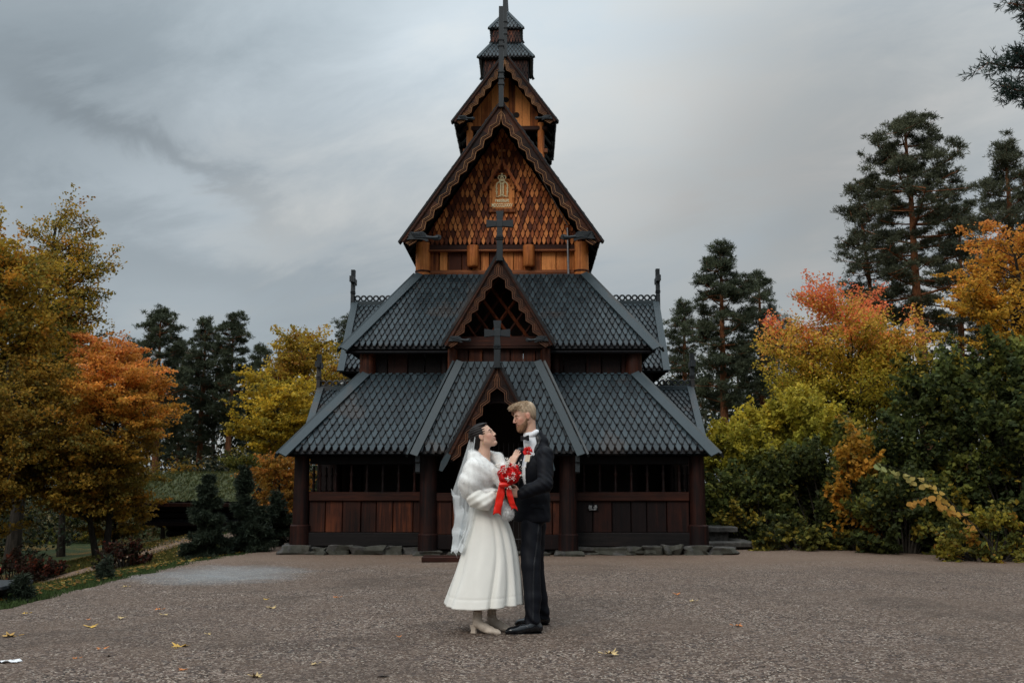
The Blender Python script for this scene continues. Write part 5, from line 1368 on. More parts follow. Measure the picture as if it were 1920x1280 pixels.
# ---------------------------------------------------------------- turf roofed storehouse
def storehouse():
    Y = 27.0; bl = at(268, 1036, Y); br = at(448, 1036, Y); z0 = gz((bl.x + br.x) / 2, Y) - .1
    x0, x1 = bl.x + .1, br.x; zt = at(350, 893, Y + 1.3).z; ze = at(350, 945, Y).z
    root = empty('storehouse', ((x0 + x1) / 2, Y + 1.2, z0)); tag(root, 'small black log storehouse with a mossy turf roof among the trees', 'shed')
    off = tuple(root.location)
    def nb(): return MB(off)
    mb = nb()
    zf = z0 + (ze - z0) * .48
    for k in range(7):
        z = z0 + .1 + k * .19
        if z < zf: mb.tube([(x0 + .45, Y + .35, z), (x1 - .35, Y + .35, z)], .095, 8); mb.tube([(x0 + .45, Y + .35, z), (x0 + .45, Y + 2.0, z)], .095, 8)
    mb.build('lower_wall', M['black'], root)
    mb = nb(); k = 0; z = zf
    while z < ze + .1:
        mb.tube([(x0, Y, z), (x1, Y, z)], .085, 8); mb.tube([(x0 + .1, Y - .15, z + .08), (x0 + .1, Y + 2.4, z + .08)], .08, 8); z += .17
    mb.build('upper_wall', M['black'], root)
    mb = nb(); mb.box(x0 - .1, x1 + .1, Y - .28, Y - .2, zf - .10, zf, .01); mb.box(x0, x1, Y - .2, Y + .3, zf - .06, zf - .01); mb.build('jetty_beam', M['dark'], root)
    mb = nb(); mb.box(x0 - .35, x1 + .3, Y - .45, Y - .41, ze - .06, ze + .05, .01); mb.build('eave_board', M['brown'], root)
    # sod roof: displaced slab both sides
    rng = np.random.default_rng(31); nx_, ny_ = 70, 30; X = np.linspace(x0 - .35, x1 + .3, nx_); S = np.linspace(0, 2, ny_)
    XX, SS = np.meshgrid(X, S); yy = Y - .42 + SS * 1.62; zz_ = np.where(SS < 1, ze + (zt - ze) * SS, zt - (zt - ze) * (SS - 1)); nz = rng.normal(0, .025, XX.shape)
    bulge = .10 * np.sqrt(np.clip(1 - ((XX - X.mean()) / (X[-1] - X[0]) * 2) ** 6, 0, 1))
    V = np.stack([XX, yy, zz_ + nz + bulge], -1).reshape(-1, 3) - np.array(off); i = np.arange(nx_ * ny_).reshape(ny_, nx_)
    q = np.stack([i[:-1, :-1], i[:-1, 1:], i[1:, 1:], i[1:, :-1]], -1).reshape(-1, 4)
    sod = plain('mossy_sod', (.09, .10, .042), .95, var=.6, scale=9, bstr=.9)
    ro = npmesh('turf_roof', V, q, sod, root, smooth=True)
    mb = nb(); mb.prism([(Y - .40, ze - .05), (Y + 1.2, zt - .05), (Y + 2.8, ze - .05)], x0 - .30, x0 - .24, 'x'); mb.prism([(Y - .40, ze - .05), (Y + 1.2, zt - .05), (Y + 2.8, ze - .05)], x1 + .2, x1 + .26, 'x'); mb.build('gable_board', M['black'], root)
    n = 9000; s = rng.uniform(0, 1.05, n); x = rng.uniform(X[0], X[-1], n); b = np.stack([x, Y - .42 + s * 1.62, ze + (zt - ze) * s + .08], 1)
    h = rng.uniform(.02, .08, n)[:, None]; az = rng.uniform(0, 6.28, n); sd_ = np.stack([np.cos(az), np.sin(az), az * 0], 1) * .012; ln = np.stack([rng.normal(0, .5, n), rng.normal(-.3, .4, n), np.ones(n)], 1) * h
    Vb = np.stack([b - sd_, b + sd_, b + ln * .6 + sd_ * .6, b + ln], 1)
    c = colour_pick(rng, n, [(3, (.11, .13, .045)), (2, (.16, .16, .055)), (1, (.26, .22, .09)), (2, (.07, .09, .035))])
    quads('turf_grass', Vb, M['leaf'], ro, c, off)
storehouse()
# black picnic table corner with a red board at the left edge
p = at_ground(-10, 1130); Yt = 10.6; a = at(35, 1092, Yt); z0 = gz(a.x - .6, Yt)
tb = empty('picnic_table', (a.x - .8, Yt, z0)); tag(tb, 'black wooden picnic table corner at the left edge', 'table')
off = tuple(tb.location)
for k in range(5):
    mb = MB(off); mb.box(a.x - 1.6, a.x, Yt - .35 + k * .14, Yt - .23 + k * .14, a.z - .045, a.z, .008); mb.build('top_plank', M['carving'], tb)
for sx in (-.22, -1.4):
    for sy in (-1, 1):
        mb = MB(off); mb.tube([(a.x + sx, Yt + sy * .15, a.z - .04), (a.x + sx - .12, Yt + sy * .38, z0 - .03)], .045, 4); mb.build('leg', M['black'], tb)
mb = MB(off); mb.box(a.x - .30, a.x - .18, Yt - .3, Yt + .3, a.z - .13, a.z - .05, .01); mb.build('cross_bar', M['black'], tb)
M['red'] = plain('red_paint', (.55, .02, .015), .4)
q = at(-6, 1068, 11.6); mb = MB((q.x - .15, 11.6, gz(q.x, 11.6))); mb.tube([(q.x - .02, 11.6, gz(q.x, 11.6)), (q.x - .0, 11.6, q.z - .06), (q.x + .03, 11.6, q.z + .02)], [.022, .022, .018], 8); mb.tube([(q.x - .35, 11.6, q.z - .14), (q.x - .0, 11.6, q.z - .10)], .02, 8)
o = mb.build('metal_rack', M['red']); o.location = (q.x - .15, 11.6, gz(q.x, 11.6)); tag(o, 'red painted post just behind the black table at the left edge', 'post')
# ---------------------------------------------------------------- the couple
class SDF:
    """signed distance grid: shapes blend into ONE continuous surface"""
    def __init__(s, lo, hi, h):
        s.lo = np.array(lo, np.float32); s.h = h; s.n = (np.ceil((np.array(hi) - s.lo) / h)).astype(int) + 1
        s.d = np.full(s.n, 1.0, np.float32)
        s.ax = [s.lo[i] + h * np.arange(s.n[i], dtype=np.float32) for i in range(3)]
    def _sub(s, lo, hi):
        a = np.clip(np.floor((np.array(lo) - s.lo) / s.h).astype(int), 0, s.n); b = np.clip(np.ceil((np.array(hi) - s.lo) / s.h).astype(int) + 1, 0, s.n)
        sl = tuple(slice(a[i], b[i]) for i in range(3))
        X, Y, Z = np.meshgrid(*[s.ax[i][sl[i]] for i in range(3)], indexing='ij', sparse=True)
        return sl, X, Y, Z
    def _mix(s, sl, d, k, sub=False):
        o = s.d[sl]
        if o.size == 0: return
        if sub:
            d = -d; h = np.clip(.5 - .5 * (o - d) / k, 0, 1); s.d[sl] = o * (1 - h) + d * h + k * h * (1 - h)
        else:
            h = np.clip(.5 + .5 * (o - d) / k, 0, 1); s.d[sl] = o * (1 - h) + d * h - k * h * (1 - h)
    def cap(s, a, b, ra, rb=None, k=.02, sub=False, sq=None):
        a = np.array(a, float); b = np.array(b, float); rb = ra if rb is None else rb; m = max(ra, rb) + k * 2 + .03
        sl, X, Y, Z = s._sub(np.minimum(a, b) - m, np.maximum(a, b) + m); ba = b - a; L2 = max(float(ba @ ba), 1e-9)
        t = np.clip(((X - a[0]) * ba[0] + (Y - a[1]) * ba[1] + (Z - a[2]) * ba[2]) / L2, 0, 1)
        d = np.sqrt((X - a[0] - t * ba[0]) ** 2 + (Y - a[1] - t * ba[1]) ** 2 + (Z - a[2] - t * ba[2]) ** 2) - (ra + (rb - ra) * t)
        s._mix(sl, d, k, sub)
    def ell(s, c, r, R=None, k=.02, sub=False):
        """ellipsoid; R rows = its local axes"""
        c = np.array(c, float); r = np.array(r, float); m = r.max() + k * 2 + .03
        sl, X, Y, Z = s._sub(c - m, c + m); x, y, z = X - c[0], Y - c[1], Z - c[2]
        if R is None: p = (x, y, z)
        else: R = np.array(R, float); p = tuple(R[i][0] * x + R[i][1] * y + R[i][2] * z for i in range(3))
        k0 = np.sqrt((p[0] / r[0]) ** 2 + (p[1] / r[1]) ** 2 + (p[2] / r[2]) ** 2) + 1e-6
        k1 = np.sqrt((p[0] / r[0] ** 2) ** 2 + (p[1] / r[1] ** 2) ** 2 + (p[2] / r[2] ** 2) ** 2) + 1e-6
        s._mix(sl, k0 * (k0 - 1) / k1, k, sub)
    def chain(s, pts, rad, k=.02):
        for i in range(len(pts) - 1): s.cap(pts[i], pts[i + 1], rad[i], rad[i + 1], k)
    def warp(s, f):
        X, Y, Z = np.meshgrid(*s.ax, indexing='ij', sparse=True); s.d = s.d + f(X, Y, Z).astype(np.float32)
    def arrays(s):
        d = s.d; neg = d < 0; nx, ny, nz = d.shape
        c = np.zeros((nx - 1, ny - 1, nz - 1), np.int8)
        for i in (0, 1):
            for j in (0, 1):
                for k in (0, 1): c += neg[i:nx - 1 + i, j:ny - 1 + j, k:nz - 1 + k]
        act = (c > 0) & (c < 8); idx = np.full(act.shape, -1, np.int64); I, J, K = np.nonzero(act); idx[I, J, K] = np.arange(len(I))
        acc = np.zeros((len(I), 3)); cnt = np.zeros(len(I)); corners = [(a, b, e) for a in (0, 1) for b in (0, 1) for e in (0, 1)]
        for p in corners:
            for ax in range(3):
                if p[ax] == 1: continue
                q = list(p); q[ax] = 1
                da = d[I + p[0], J + p[1], K + p[2]]; db = d[I + q[0], J + q[1], K + q[2]]; m = (da < 0) != (db < 0)
                t = da[m] / (da[m] - db[m]); v = np.tile(np.array(p, float), (m.sum(), 1)); v[:, ax] += t; acc[m] += v; cnt[m] += 1
        co = (acc / cnt[:, None] + np.stack([I, J, K], 1)) * s.h + s.lo
        fs = []
        for ax in range(3):
            a, b = [i for i in range(3) if i != ax]
            n1 = [nx, ny, nz]; sl0 = [slice(1, n1[i] - 1) for i in range(3)]; sl0[ax] = slice(0, n1[ax] - 1); sl1 = list(sl0); sl1[ax] = slice(1, n1[ax])
            s0 = neg[tuple(sl0)]; s1 = neg[tuple(sl1)]; E = np.argwhere(s0 != s1)
            if not len(E): continue
            fl = s0[E[:, 0], E[:, 1], E[:, 2]]; base = E + np.array([0 if i == ax else 1 for i in range(3)])
            def cell(oa, ob):
                q = base.copy(); q[:, a] += oa; q[:, b] += ob; return idx[q[:, 0], q[:, 1], q[:, 2]]
            Q = np.stack([cell(-1, -1), cell(0, -1), cell(0, 0), cell(-1, 0)], 1)
            flip = fl if ax != 1 else ~fl
            Q[~flip] = Q[~flip][:, ::-1]; fs.append(Q)
        return co, np.concatenate(fs)
    def build(s, name, mat, parent, origin, tint=None, relax=1):
        co, f = s.arrays()
        for _ in range(relax):
            nb = np.zeros_like(co); ct = np.zeros(len(co))
            for i in range(4):
                a, b = f[:, i], f[:, (i + 1) % 4]
                np.add.at(nb, a, co[b]); np.add.at(ct, a, 1); np.add.at(nb, b, co[a]); np.add.at(ct, b, 1)
            co = co * .5 + nb / ct[:, None] * .5
        ti = tint(co) if tint else None
        s.co, s.f = co, f
        return npmesh(name, co - np.array(origin), f, mat, parent, ti, smooth=True)
def axes(fwd, up=(0, 0, 1)):
    F = unit(np.array(fwd, float)); U_ = np.array(up, float); U_ = unit(U_ - F * (U_ @ F)); S = np.cross(F, U_); return F, S, U_   # S = the figure's right
def tintmat(name, rough=.5, spec=.5, sss=0.0, bscale=300, bstr=.05, sheen=0.0, island=False, aniso=None):
    m, nt, out = newmat(name); a = N(nt, 'ShaderNodeAttribute', attribute_name='tint'); col = a.outputs['Color']
    tc = N(nt, 'ShaderNodeTexCoord').outputs['Object']; n = noise(nt, tc, bscale, 3, .6)
    if island:
        g = N(nt, 'ShaderNodeNewGeometry'); vm = N(nt, 'ShaderNodeVectorMath', operation='SCALE'); L(nt, col, vm.inputs[0])
        L(nt, mth(nt, 'ADD', mth(nt, 'MULTIPLY', g.outputs['Random Per Island'], .6), .7), vm.inputs['Scale']); col = vm.outputs[0]
    p = bsdf(nt, out, col, rough, n, bstr, .002, spec)
    if sss: p.inputs['Subsurface Weight'].default_value = sss; p.inputs['Subsurface Radius'].default_value = (.012, .004, .002); p.inputs['Subsurface Scale'].default_value = 1.0
    if sheen: p.inputs['Sheen Weight'].default_value = sheen
    return m
M['skin'] = tintmat('skin', .45, .45, .12, 400, .05)
M['hair'] = tintmat('hair', .5, .22, 0, 200, .1, island=True)
def cloth(name, col, rough=.8, weave=600, bstr=.12, sheen=.0, spec=.3, var=.06, trans=0.0):
    m, nt, out = newmat(name); tc = N(nt, 'ShaderNodeTexCoord').outputs['Object']
    n = noise(nt, tc, weave, 2, .6); n2 = noise(nt, tc, 7, 4, .6)
    c = ramp(nt, n2, [(.3, tuple(x * (1 - var) for x in col)), (.7, tuple(min(1, x * (1 + var)) for x in col))])
    p = bsdf(nt, out, c, rough, mth(nt, 'ADD', mth(nt, 'MULTIPLY', n, .4), mth(nt, 'MULTIPLY', n2, .8)), bstr, .004, spec)
    if sheen: p.inputs['Sheen Weight'].default_value = sheen
    return m
M['suit'] = cloth('midnight_wool', (.0045, .0055, .009), .6, sheen=.0, spec=.14, var=.2)
M['satin'] = cloth('black_satin', (.010, .011, .014), .34, bstr=.03, spec=.3)
M['shirt'] = cloth('white_shirt', (.78, .80, .84), .7)
M['dress'] = cloth('ivory_satin', (.80, .79, .74), .42, bstr=.06, spec=.4, var=.03)
M['fur'] = cloth('white_fur', (.84, .84, .82), .95, spec=.1, var=.04)
M['patent'] = plain('patent_leather', (.006, .007, .009), .08, var=.1, bstr=.02)
M['boot'] = plain('taupe_leather', (.54, .46, .38), .5, var=.10, scale=18, bstr=.2)
M['gold_jewel'] = plain('gold_jewel', (.85, .62, .25), .25, .9)
M['rose'] = cloth('rose_petal', (.62, .010, .010), .5, spec=.3, var=.35)
M['ribbon'] = cloth('red_satin', (.80, .018, .008), .32, bstr=.02, spec=.5, var=.1)
M['babys'] = plain('white_blossom', (.85, .82, .76), .7, var=.1)
M['stemgreen'] = plain('green_stem', (.05, .10, .03), .6)
M['cream'] = cloth('cream_ribbon', (.74, .64, .50), .5)
def veilmat():
    m, nt, out = newmat('veil_tulle'); tr = N(nt, 'ShaderNodeBsdfTransparent'); p = N(nt, 'ShaderNodeBsdfPrincipled'); t = N(nt, 'ShaderNodeBsdfTranslucent')
    p.inputs['Base Color'].default_value = (.86, .90, .92, 1); p.inputs['Roughness'].default_value = .7; t.inputs[0].default_value = (.86, .90, .92, 1)
    a = N(nt, 'ShaderNodeAttribute', attribute_name='tint'); sp = N(nt, 'ShaderNodeSeparateColor'); L(nt, a.outputs['Color'], sp.inputs[0])
    mx = N(nt, 'ShaderNodeMixShader'); mx.inputs[0].default_value = .4; L(nt, p.outputs[0], mx.inputs[1]); L(nt, t.outputs[0], mx.inputs[2])
    m2 = N(nt, 'ShaderNodeMixShader'); L(nt, sp.outputs[0], m2.inputs[0]); L(nt, tr.outputs[0], m2.inputs[1]); L(nt, mx.outputs[0], m2.inputs[2]); L(nt, m2.outputs[0], out.inputs[0]); return m
M['veil'] = veilmat()

def add_head(S, C, F, R, U_, sc, fem=False):
    """C head centre, F forward, R figure's right, U up"""
    P = lambda f, r, u: C + (F * f + R * r + U_ * u) * sc
    ax = [F, R, U_]
    S.ell(P(-.014, 0, .032), np.array([.098, .077, .090]) * sc, ax, .01)
    S.ell(P(.030, 0, -.030), np.array([.058, .056, .078]) * sc, ax, .025 * sc)
    for s in (-1, 1):
        S.cap(P(-.002, s * .048, -.050), P(.062, s * .014, -.098), .018 * sc, .016 * sc, .03)
        S.ell(P(.055, s * .036, -.020), np.array([.026, .022, .022]) * sc, ax, .02)
        S.ell(P(.060, s * .030, -.050), np.array([.020, .018, .022]) * sc, ax, .02)
        S.cap(P(.082, s * .010, .024), P(.066, s * .044, .022), .0105 * sc, .008 * sc, .012)
    S.ell(P(.072, 0, -.098), np.array([.018, .018, .015]) * sc, ax, .015)
    for s in (-1, 1): S.ell(P(.094, s * .033, .003), np.array([.016, .015, .012]) * sc, ax, .010, sub=True)
    for s in (-1, 1): S.ell(P(.074, s * .032, .003), np.array([.0135, .0135, .0125]) * sc, ax, .003)
    S.cap(P(.086, 0, .016), P(.110 - .006 * fem, 0, -.026), .0075 * sc, .0098 * sc, .010)
    for s in (-1, 1): S.ell(P(.098 - .004 * fem, s * .012, -.031), np.array([.010, .008, .007]) * sc, ax, .006)
    S.ell(P(.084, 0, -.054), np.array([.014, .024, .007]) * sc, ax, .006); S.ell(P(.083, 0, -.066), np.array([.013, .020, .007]) * sc, ax, .006)
    S.ell(P(.094, 0, -.060), np.array([.012, .022, .0028]) * sc, ax, .003, sub=True)
    for s in (-1, 1):   # ears
        e = P(-.008, s * .080, -.006)
        S.ell(e, np.array([.018, .007, .031]) * sc, [unit(F * .95 + R * s * -.25 + U_ * .1), unit(R * s + F * .3), U_], .006)
        S.ell(P(-.002, s * .089, -.002), np.array([.009, .006, .016]) * sc, ax, .004, sub=True)
    return P
def add_hand(S, W_, d, n, sc=1.0, curl=(.3, .3, .3, .3), thumb=1, spread=.05, sideways=None):
    """W_ wrist, d fingers' direction, n back-of-hand normal; thumb = +-1 side; returns finger tips"""
    d = unit(np.array(d, float)); n = unit(np.array(n, float) - d * (np.array(n, float) @ d)); t = np.cross(d, n) * thumb
    W_ = np.array(W_, float); pc = W_ + d * .045 * sc
    S.ell(pc, np.array([.052, .038, .0145]) * sc, [d, t, n], .012)
    tips = []
    for i, (off, ln) in enumerate(((.027, .074), (.009, .082), (-.010, .077), (-.028, .061))):
        a = W_ + d * .080 * sc + t * off * sc; cu = curl[i]; ang = 0; p = a; r = .0082 * sc; dd = unit(d + t * off * spread * 12)
        segs = [p]
        for j, fr in enumerate((.46, .30, .24)):
            ang += cu * (1.0, 1.15, .8)[j]; q = p + (dd * math.cos(ang) - n * math.sin(ang)) * ln * fr * sc; segs.append(q); p = q
        S.cap(W_ + d * .03 * sc + t * off * .7 * sc, a, .009 * sc, .0088 * sc, .006)
        S.chain(segs, [.0088 * sc, .0082 * sc, .0076 * sc, .0068 * sc], .002); tips.append(p)
    a = W_ + d * .020 * sc + t * .026 * sc; b = a + (d * .55 + t * .75 - n * .25) * .040 * sc; c = b + (d * .85 + t * .25 - n * .45) * .034 * sc; e = c + (d * .8 - n * .5) * .024 * sc
    S.chain([a, b, c, e], [.014 * sc, .0105 * sc, .0095 * sc, .0078 * sc], .006); return tips
def sample_surface(co, f, n, rng, mask=None):
    a, b, c, d = (co[f[:, i]] for i in range(4)); nr = np.cross(c - a, d - b); ar = np.linalg.norm(nr, axis=1)
    if mask is not None: ar = ar * mask(co[f].mean(1))
    k = rng.choice(len(f), n, p=ar / ar.sum()); u, v = rng.random((2, n, 1)); p = (a[k] * (1 - u) + b[k] * u) * (1 - v) + (d[k] * (1 - u) + c[k] * u) * v
    return p, unit(nr[k])
def strands(name, p, d, length, width, mat, parent, origin, tint, rng, bend=None, seg=2):
    """thin tapered blades from points p along d"""
    n = len(p); L_ = length * rng.uniform(.6, 1.2, n) if np.isscalar(length) else length; L_ = L_[:, None]; s = unit(np.cross(d, rng.normal(size=(n, 3)))) * width
    b = np.zeros(3) if bend is None else np.array(bend)
    m1 = p + d * L_ * .5 + b * L_ * .15; e = p + d * L_ + b * L_ * .6
    V = np.stack([p - s, p + s, m1 + s * .8, m1 - s * .8, m1 - s * .8, m1 + s * .8, e + s * .15, e - s * .15], 1)
    co = V.reshape(-1, 3) - np.array(origin); f = np.arange(len(co)).reshape(-1, 4)
    return npmesh(name, co, f, mat, parent, np.repeat(tint, 8, 0) if tint is not None else None)
def patch(name, target, outline, view, off, thick, mat, parent, origin, res=.006, smooth=True, conform=.85):
    """cut-out shape laid over a surface: outline points (3D) are projected along `view` on to the target mesh (co, f)"""
    co, f = target; bvh = BVHTree.FromPolygons([Vector(c) for c in co], [tuple(int(i) for i in q) for q in f])
    view = Vector(view).normalized(); ux = view.cross(Vector((0, 0, 1))).normalized(); uy = ux.cross(view)
    P2 = [(Vector(p).dot(ux), Vector(p).dot(uy)) for p in outline]; dep = min(Vector(p).dot(view) for p in outline) - .6
    import mathutils.geometry as mg
    x0, x1 = min(p[0] for p in P2), max(p[0] for p in P2); y0, y1 = min(p[1] for p in P2), max(p[1] for p in P2)
    vs = []; fs = []; idx = {}
    def inside(x, y):
        c = False; j = len(P2) - 1
        for i in range(len(P2)):
            a, b = P2[i], P2[j]
            if (a[1] > y) != (b[1] > y) and x < (b[0] - a[0]) * (y - a[1]) / (b[1] - a[1]) + a[0]: c = not c
            j = i
        return c
    nx_, ny_ = int((x1 - x0) / res) + 1, int((y1 - y0) / res) + 1
    def vert(i, j):
        if (i, j) in idx: return idx[(i, j)]
        x, y = x0 + i * res, y0 + j * res
        # snap border vertices on to the outline
        if not inside(x, y):
            best = None
            for a, b in zip(P2, P2[1:] + P2[:1]):
                ax_, ay_ = b[0] - a[0], b[1] - a[1]; t = max(0, min(1, ((x - a[0]) * ax_ + (y - a[1]) * ay_) / max(ax_ * ax_ + ay_ * ay_, 1e-12)))
                q = (a[0] + ax_ * t, a[1] + ay_ * t); dd = (q[0] - x) ** 2 + (q[1] - y) ** 2
                if best is None or dd < best[0]: best = (dd, q)
            x, y = best[1]
        o = ux * x + uy * y + view * dep; hit = bvh.ray_cast(o, view)
        if hit[0] is None: idx[(i, j)] = None; return None
        nr = hit[1]
        if nr.dot(view) > 0: nr = -nr
        idx[(i, j)] = len(vs); vs.append(hit[0] + (nr * conform - view * (1 - conform)) * off); return idx[(i, j)]
    for i in range(nx_):
        for j in range(ny_):
            if inside(x0 + (i + .5) * res, y0 + (j + .5) * res):
                q = [vert(i, j), vert(i + 1, j), vert(i + 1, j + 1), vert(i, j + 1)]
                if None not in q: fs.append(q)
    if not fs: return None
    o = npmesh(name, np.array([tuple(v) for v in vs]) - np.array(origin), np.array(fs), mat, parent, smooth=smooth)
    md = o.modifiers.new('thickness', 'SOLIDIFY'); md.thickness = thick; md.offset = 0
    return o
def A_(v): return np.array(tuple(v), float)

# ================= groom =================
GYc = 8.28
def G(u, v, dy=0.0): return A_(at(u, v, GYc + dy))
groot_loc = (float(G(998, 1180)[0]), GYc, 0.0)
def groom():
    O = np.array(groot_loc)
    S = SDF((O[0] - .36, GYc - .42, .0), (O[0] + .26, GYc + .46, 1.90), .0046)
    hF = unit(np.array([-.93, -.28, -.26])); F, R, U_ = axes(hF, (-.12, 0, 1)); C = G(983.5, 780.5, 0.0); hs_ = .93
    P0 = add_head(S, C, F, R, U_, hs_); P = P0
    S.chain([P(-.030, 0, -.04), G(995, 826, .0), G(1003, 858, .02)], [.053, .053, .055], .02)
    pel = G(1000, 975, .05); chest = G(1000, 895, .03)
    S.chain([G(1003, 866, .03), G(1003, 895, .05), G(1003, 935, .06), pel], [.055, .085, .075, .075], .04)
    # legs inside the trousers, feet inside the shoes
    S.chain([G(996, 985, -.04), G(995, 1072, -.10), G(996, 1160, -.17)], [.06, .045, .032], .03)
    S.chain([G(1003, 985, .10), G(1003, 1062, .19), G(1017, 1150, .24)], [.055, .04, .03], .02)
    # left arm (near the camera) bent to the bouquet, right arm round the bride
    shl, ell_, wrl = G(1022, 855, -.15), G(1022, 908, -.25), G(974, 926, -.27)
    S.chain([shl, ell_, wrl], [.045, .038, .027], .02)
    add_hand(S, wrl, (-.93, -.12, .22), (.25, -.95, .15), .96, (.75, .8, .85, .9), 1)
    shr, elr, wrr = G(977, 856, .19), G(958, 918, .26), G(915, 925, .22)
    S.chain([shr, elr, wrr], [.045, .038, .027], .02); add_hand(S, wrr, (-.95, -.25, 0), (0, 1, .1), .95, (.3, .3, .3, .3), 1)
    lipc = P(.095, 0, -.060)
    def tint(co):
        base = np.array([.60, .36, .26]); c = np.tile(base, (len(co), 1)); rng = np.random.default_rng(1)
        def blob(ctr, rad, col, amt):
            w = np.exp(-((co - ctr) ** 2).sum(1) / rad ** 2)[:, None] * amt; c[:] = c * (1 - w) + np.array(col) * w
        for s in (-1, 1): blob(P(.06, s * .045, -.028), .03, (.60, .20, .14), .55); blob(P(-.005, s * .088, -.004), .025, (.60, .22, .15), .6)
        blob(P(.11, 0, -.03), .016, (.60, .22, .16), .6); blob(lipc, .017, (.42, .13, .10), .8)
        for s in (-1, 1): blob(P(.085, s * .030, .004), .010, (.26, .13, .10), .75)
        for h in ([wrl + np.array([-.06, 0, 0])]): blob(h, .12, (.50, .25, .17), .8)
        return c
    body = S.build('person', M['skin'], None, O, tint, 1); body.location = groot_loc
    tag(body, 'fair haired bearded man in a black tuxedo with red rose, leaning towards the bride', 'person')
    # eyes, brows
    for s in (-1, 1):
        mb = MB(); a = [P(.0865 - abs(t) * .010, s * (.032 + t * .013), .0015 - .003 * (1 - t * t)) for t in (-1, -.5, 0, .5, 1)]
        mb.tube([Vector(x) - Vector(O) for x in a], [.0010, .0022, .0026, .0022, .0010], 5); mb.build('eyelid', M['hairdark'], body)
        mb = MB(); a = [P(.0935 - abs(t + .2) * .014, s * (.031 + t * .020), .026 + .003 * (1 - t * t)) for t in (-1, -.5, 0, .5, 1)]
        mb.tube([Vector(x) - Vector(O) for x in a], [.002, .0042, .0042, .0036, .0015], 5); mb.build('eyebrow', M['hairblond'], body)
    # hair: cap with a swept quiff
    H = SDF(C - .17, C + .17, .0042); ax = [F, R, U_]
    H.ell(P(-.018, 0, .042), (.092, .073, .080), ax, .01); H.ell(P(.040, -.01, .104), (.052, .046, .022), ax, .03); H.ell(P(.088, .0, .094), (.024, .042, .015), ax, .02)
    H.ell(P(-.045, 0, .080), (.050, .054, .036), ax, .03); H.ell(P(-.052, 0, -.012), (.047, .060, .056), ax, .02)
    H.ell(P(.095, 0, .0), (.070, .082, .074), ax, .012, sub=True)     # face
    H.ell(P(.055, 0, -.085), (.080, .12, .088), ax, .012, sub=True)     # below
    for s in (-1, 1): H.ell(P(.0, s * .088, -.018), (.026, .022, .036), ax, .008, sub=True)
    H.cap(P(-.05, 0, -.125), P(-.02, 0, -.2), .075, .09, .01, sub=True)
    def htint(co):
        n = np.sin(co[:, 0] * 240 + co[:, 2] * 90) * .12 + 1
        side = np.clip((P(0, 0, .06)[2] - co[:, 2]) / .06, 0, 1)[:, None]
        return (np.array([.45, .34, .235]) * (1 - side) + np.array([.22, .15, .10]) * side) * n[:, None]
    hair = H.build('hair', M['hair'], body, O, htint, 2)
    rng = np.random.default_rng(3); p, nr = sample_surface(H.co, H.f, 5200, rng)
    topm = np.clip(((p - C) @ U_ - .03) / .06, 0, 1)[:, None]
    flow = F * .9 + R * -.15 + U_ * .15; back = -U_ * 1.0 - F * .25
    d = unit(nr * .22 + flow * topm + back * (1 - topm) + rng.normal(size=p.shape) * .10)
    L_ = (.006 + .018 * topm[:, 0]) * rng.uniform(.6, 1.2, len(p))
    strands('hair_strands', p - nr * .002, d, L_, .0011, M['hair'], hair, O, htint(p) * rng.uniform(.7, 1.5, (len(p), 1)), rng)
    # beard
    Bd = SDF(C - .17, C + .15, .0042)
    Bd.ell(P(.034, 0, -.070), (.054, .054, .048), ax, .01)
    for s in (-1, 1): Bd.cap(P(.0, s * .055, -.030), P(.055, s * .025, -.098), .017, .024, .02)
    Bd.ell(P(.068, 0, -.104), (.026, .027, .020), ax, .02); Bd.ell(P(.090, 0, -.045), (.011, .027, .006), ax, .008)
    Bd.ell(P(.094, 0, -.060), (.022, .021, .0075), ax, .004, sub=True); Bd.ell(P(.085, 0, -.008), (.05, .070, .034), ax, .012, sub=True)
    for s in (-1, 1): Bd.ell(P(.075, s * .045, -.028), (.032, .022, .024), ax, .01, sub=True)
    Bd.cap(P(-.03, 0, -.09), P(-.02, 0, -.2), .055, .07, .01, sub=True)
    def bt(co): 
        t = np.clip(((co - C) @ F - .01) / .08, 0, 1)[:, None]; return np.array([.15, .085, .05]) * (1 - t) + np.array([.30, .165, .095]) * t
    beard = Bd.build('beard', M['hair'], body, O, bt, 2); p, nr = sample_surface(Bd.co, Bd.f, 3000, rng)
    strands('beard_strands', p - nr * .001, unit(nr + rng.normal(size=p.shape) * .4 - U_ * .5), .008, .0009, M['hair'], beard, O, bt(p) * rng.uniform(.6, 1.5, (len(p), 1)), rng)
    # ---- shirt, then jacket with open front
    bF = unit(np.array([-.74, -.67, 0])); bS = np.array([bF[1], -bF[0], 0]); Z = np.array([0, 0, 1.0])   # bS: towards his right
    Sh = SDF((O[0] - .3, GYc - .36, 1.05), (O[0] + .25, GYc + .40, 1.66), .0055)
    tc_ = G(1000, 880, .03)
    bax = [bF, bS, Z]
    Sh.ell(G(999, 885, .03), (.108, .140, .16), bax, .02); Sh.ell(G(1000, 930, .04), (.098, .125, .15), bax, .03)
    Sh.chain([G(994, 817, .0), G(997, 832, .0), G(1001, 850, .01)], [.058, .064, .080], .02)
    shirt = Sh.build('shirt', M['shirt'], body, O, None, 2)
    Cc = SDF(C - .16 - np.array([0, 0, .10]), C + np.array([.18, .18, .02]), .0045)      # stand collar round the neck
    nk = G(996, 813, .0); ca = [unit(np.array([1, 0, .62])), (0, 1, 0), unit(np.array([-.62, 0, 1]))]; Cc.ell(nk - ca[2] * .012, (.069, .067, .036), ca, .004)
    Cc.ell(nk + ca[2] * .034, (.064, .062, .034), ca, .004, sub=True)
    Cc.build('collar', M['shirt'], shirt, O, None, 1)
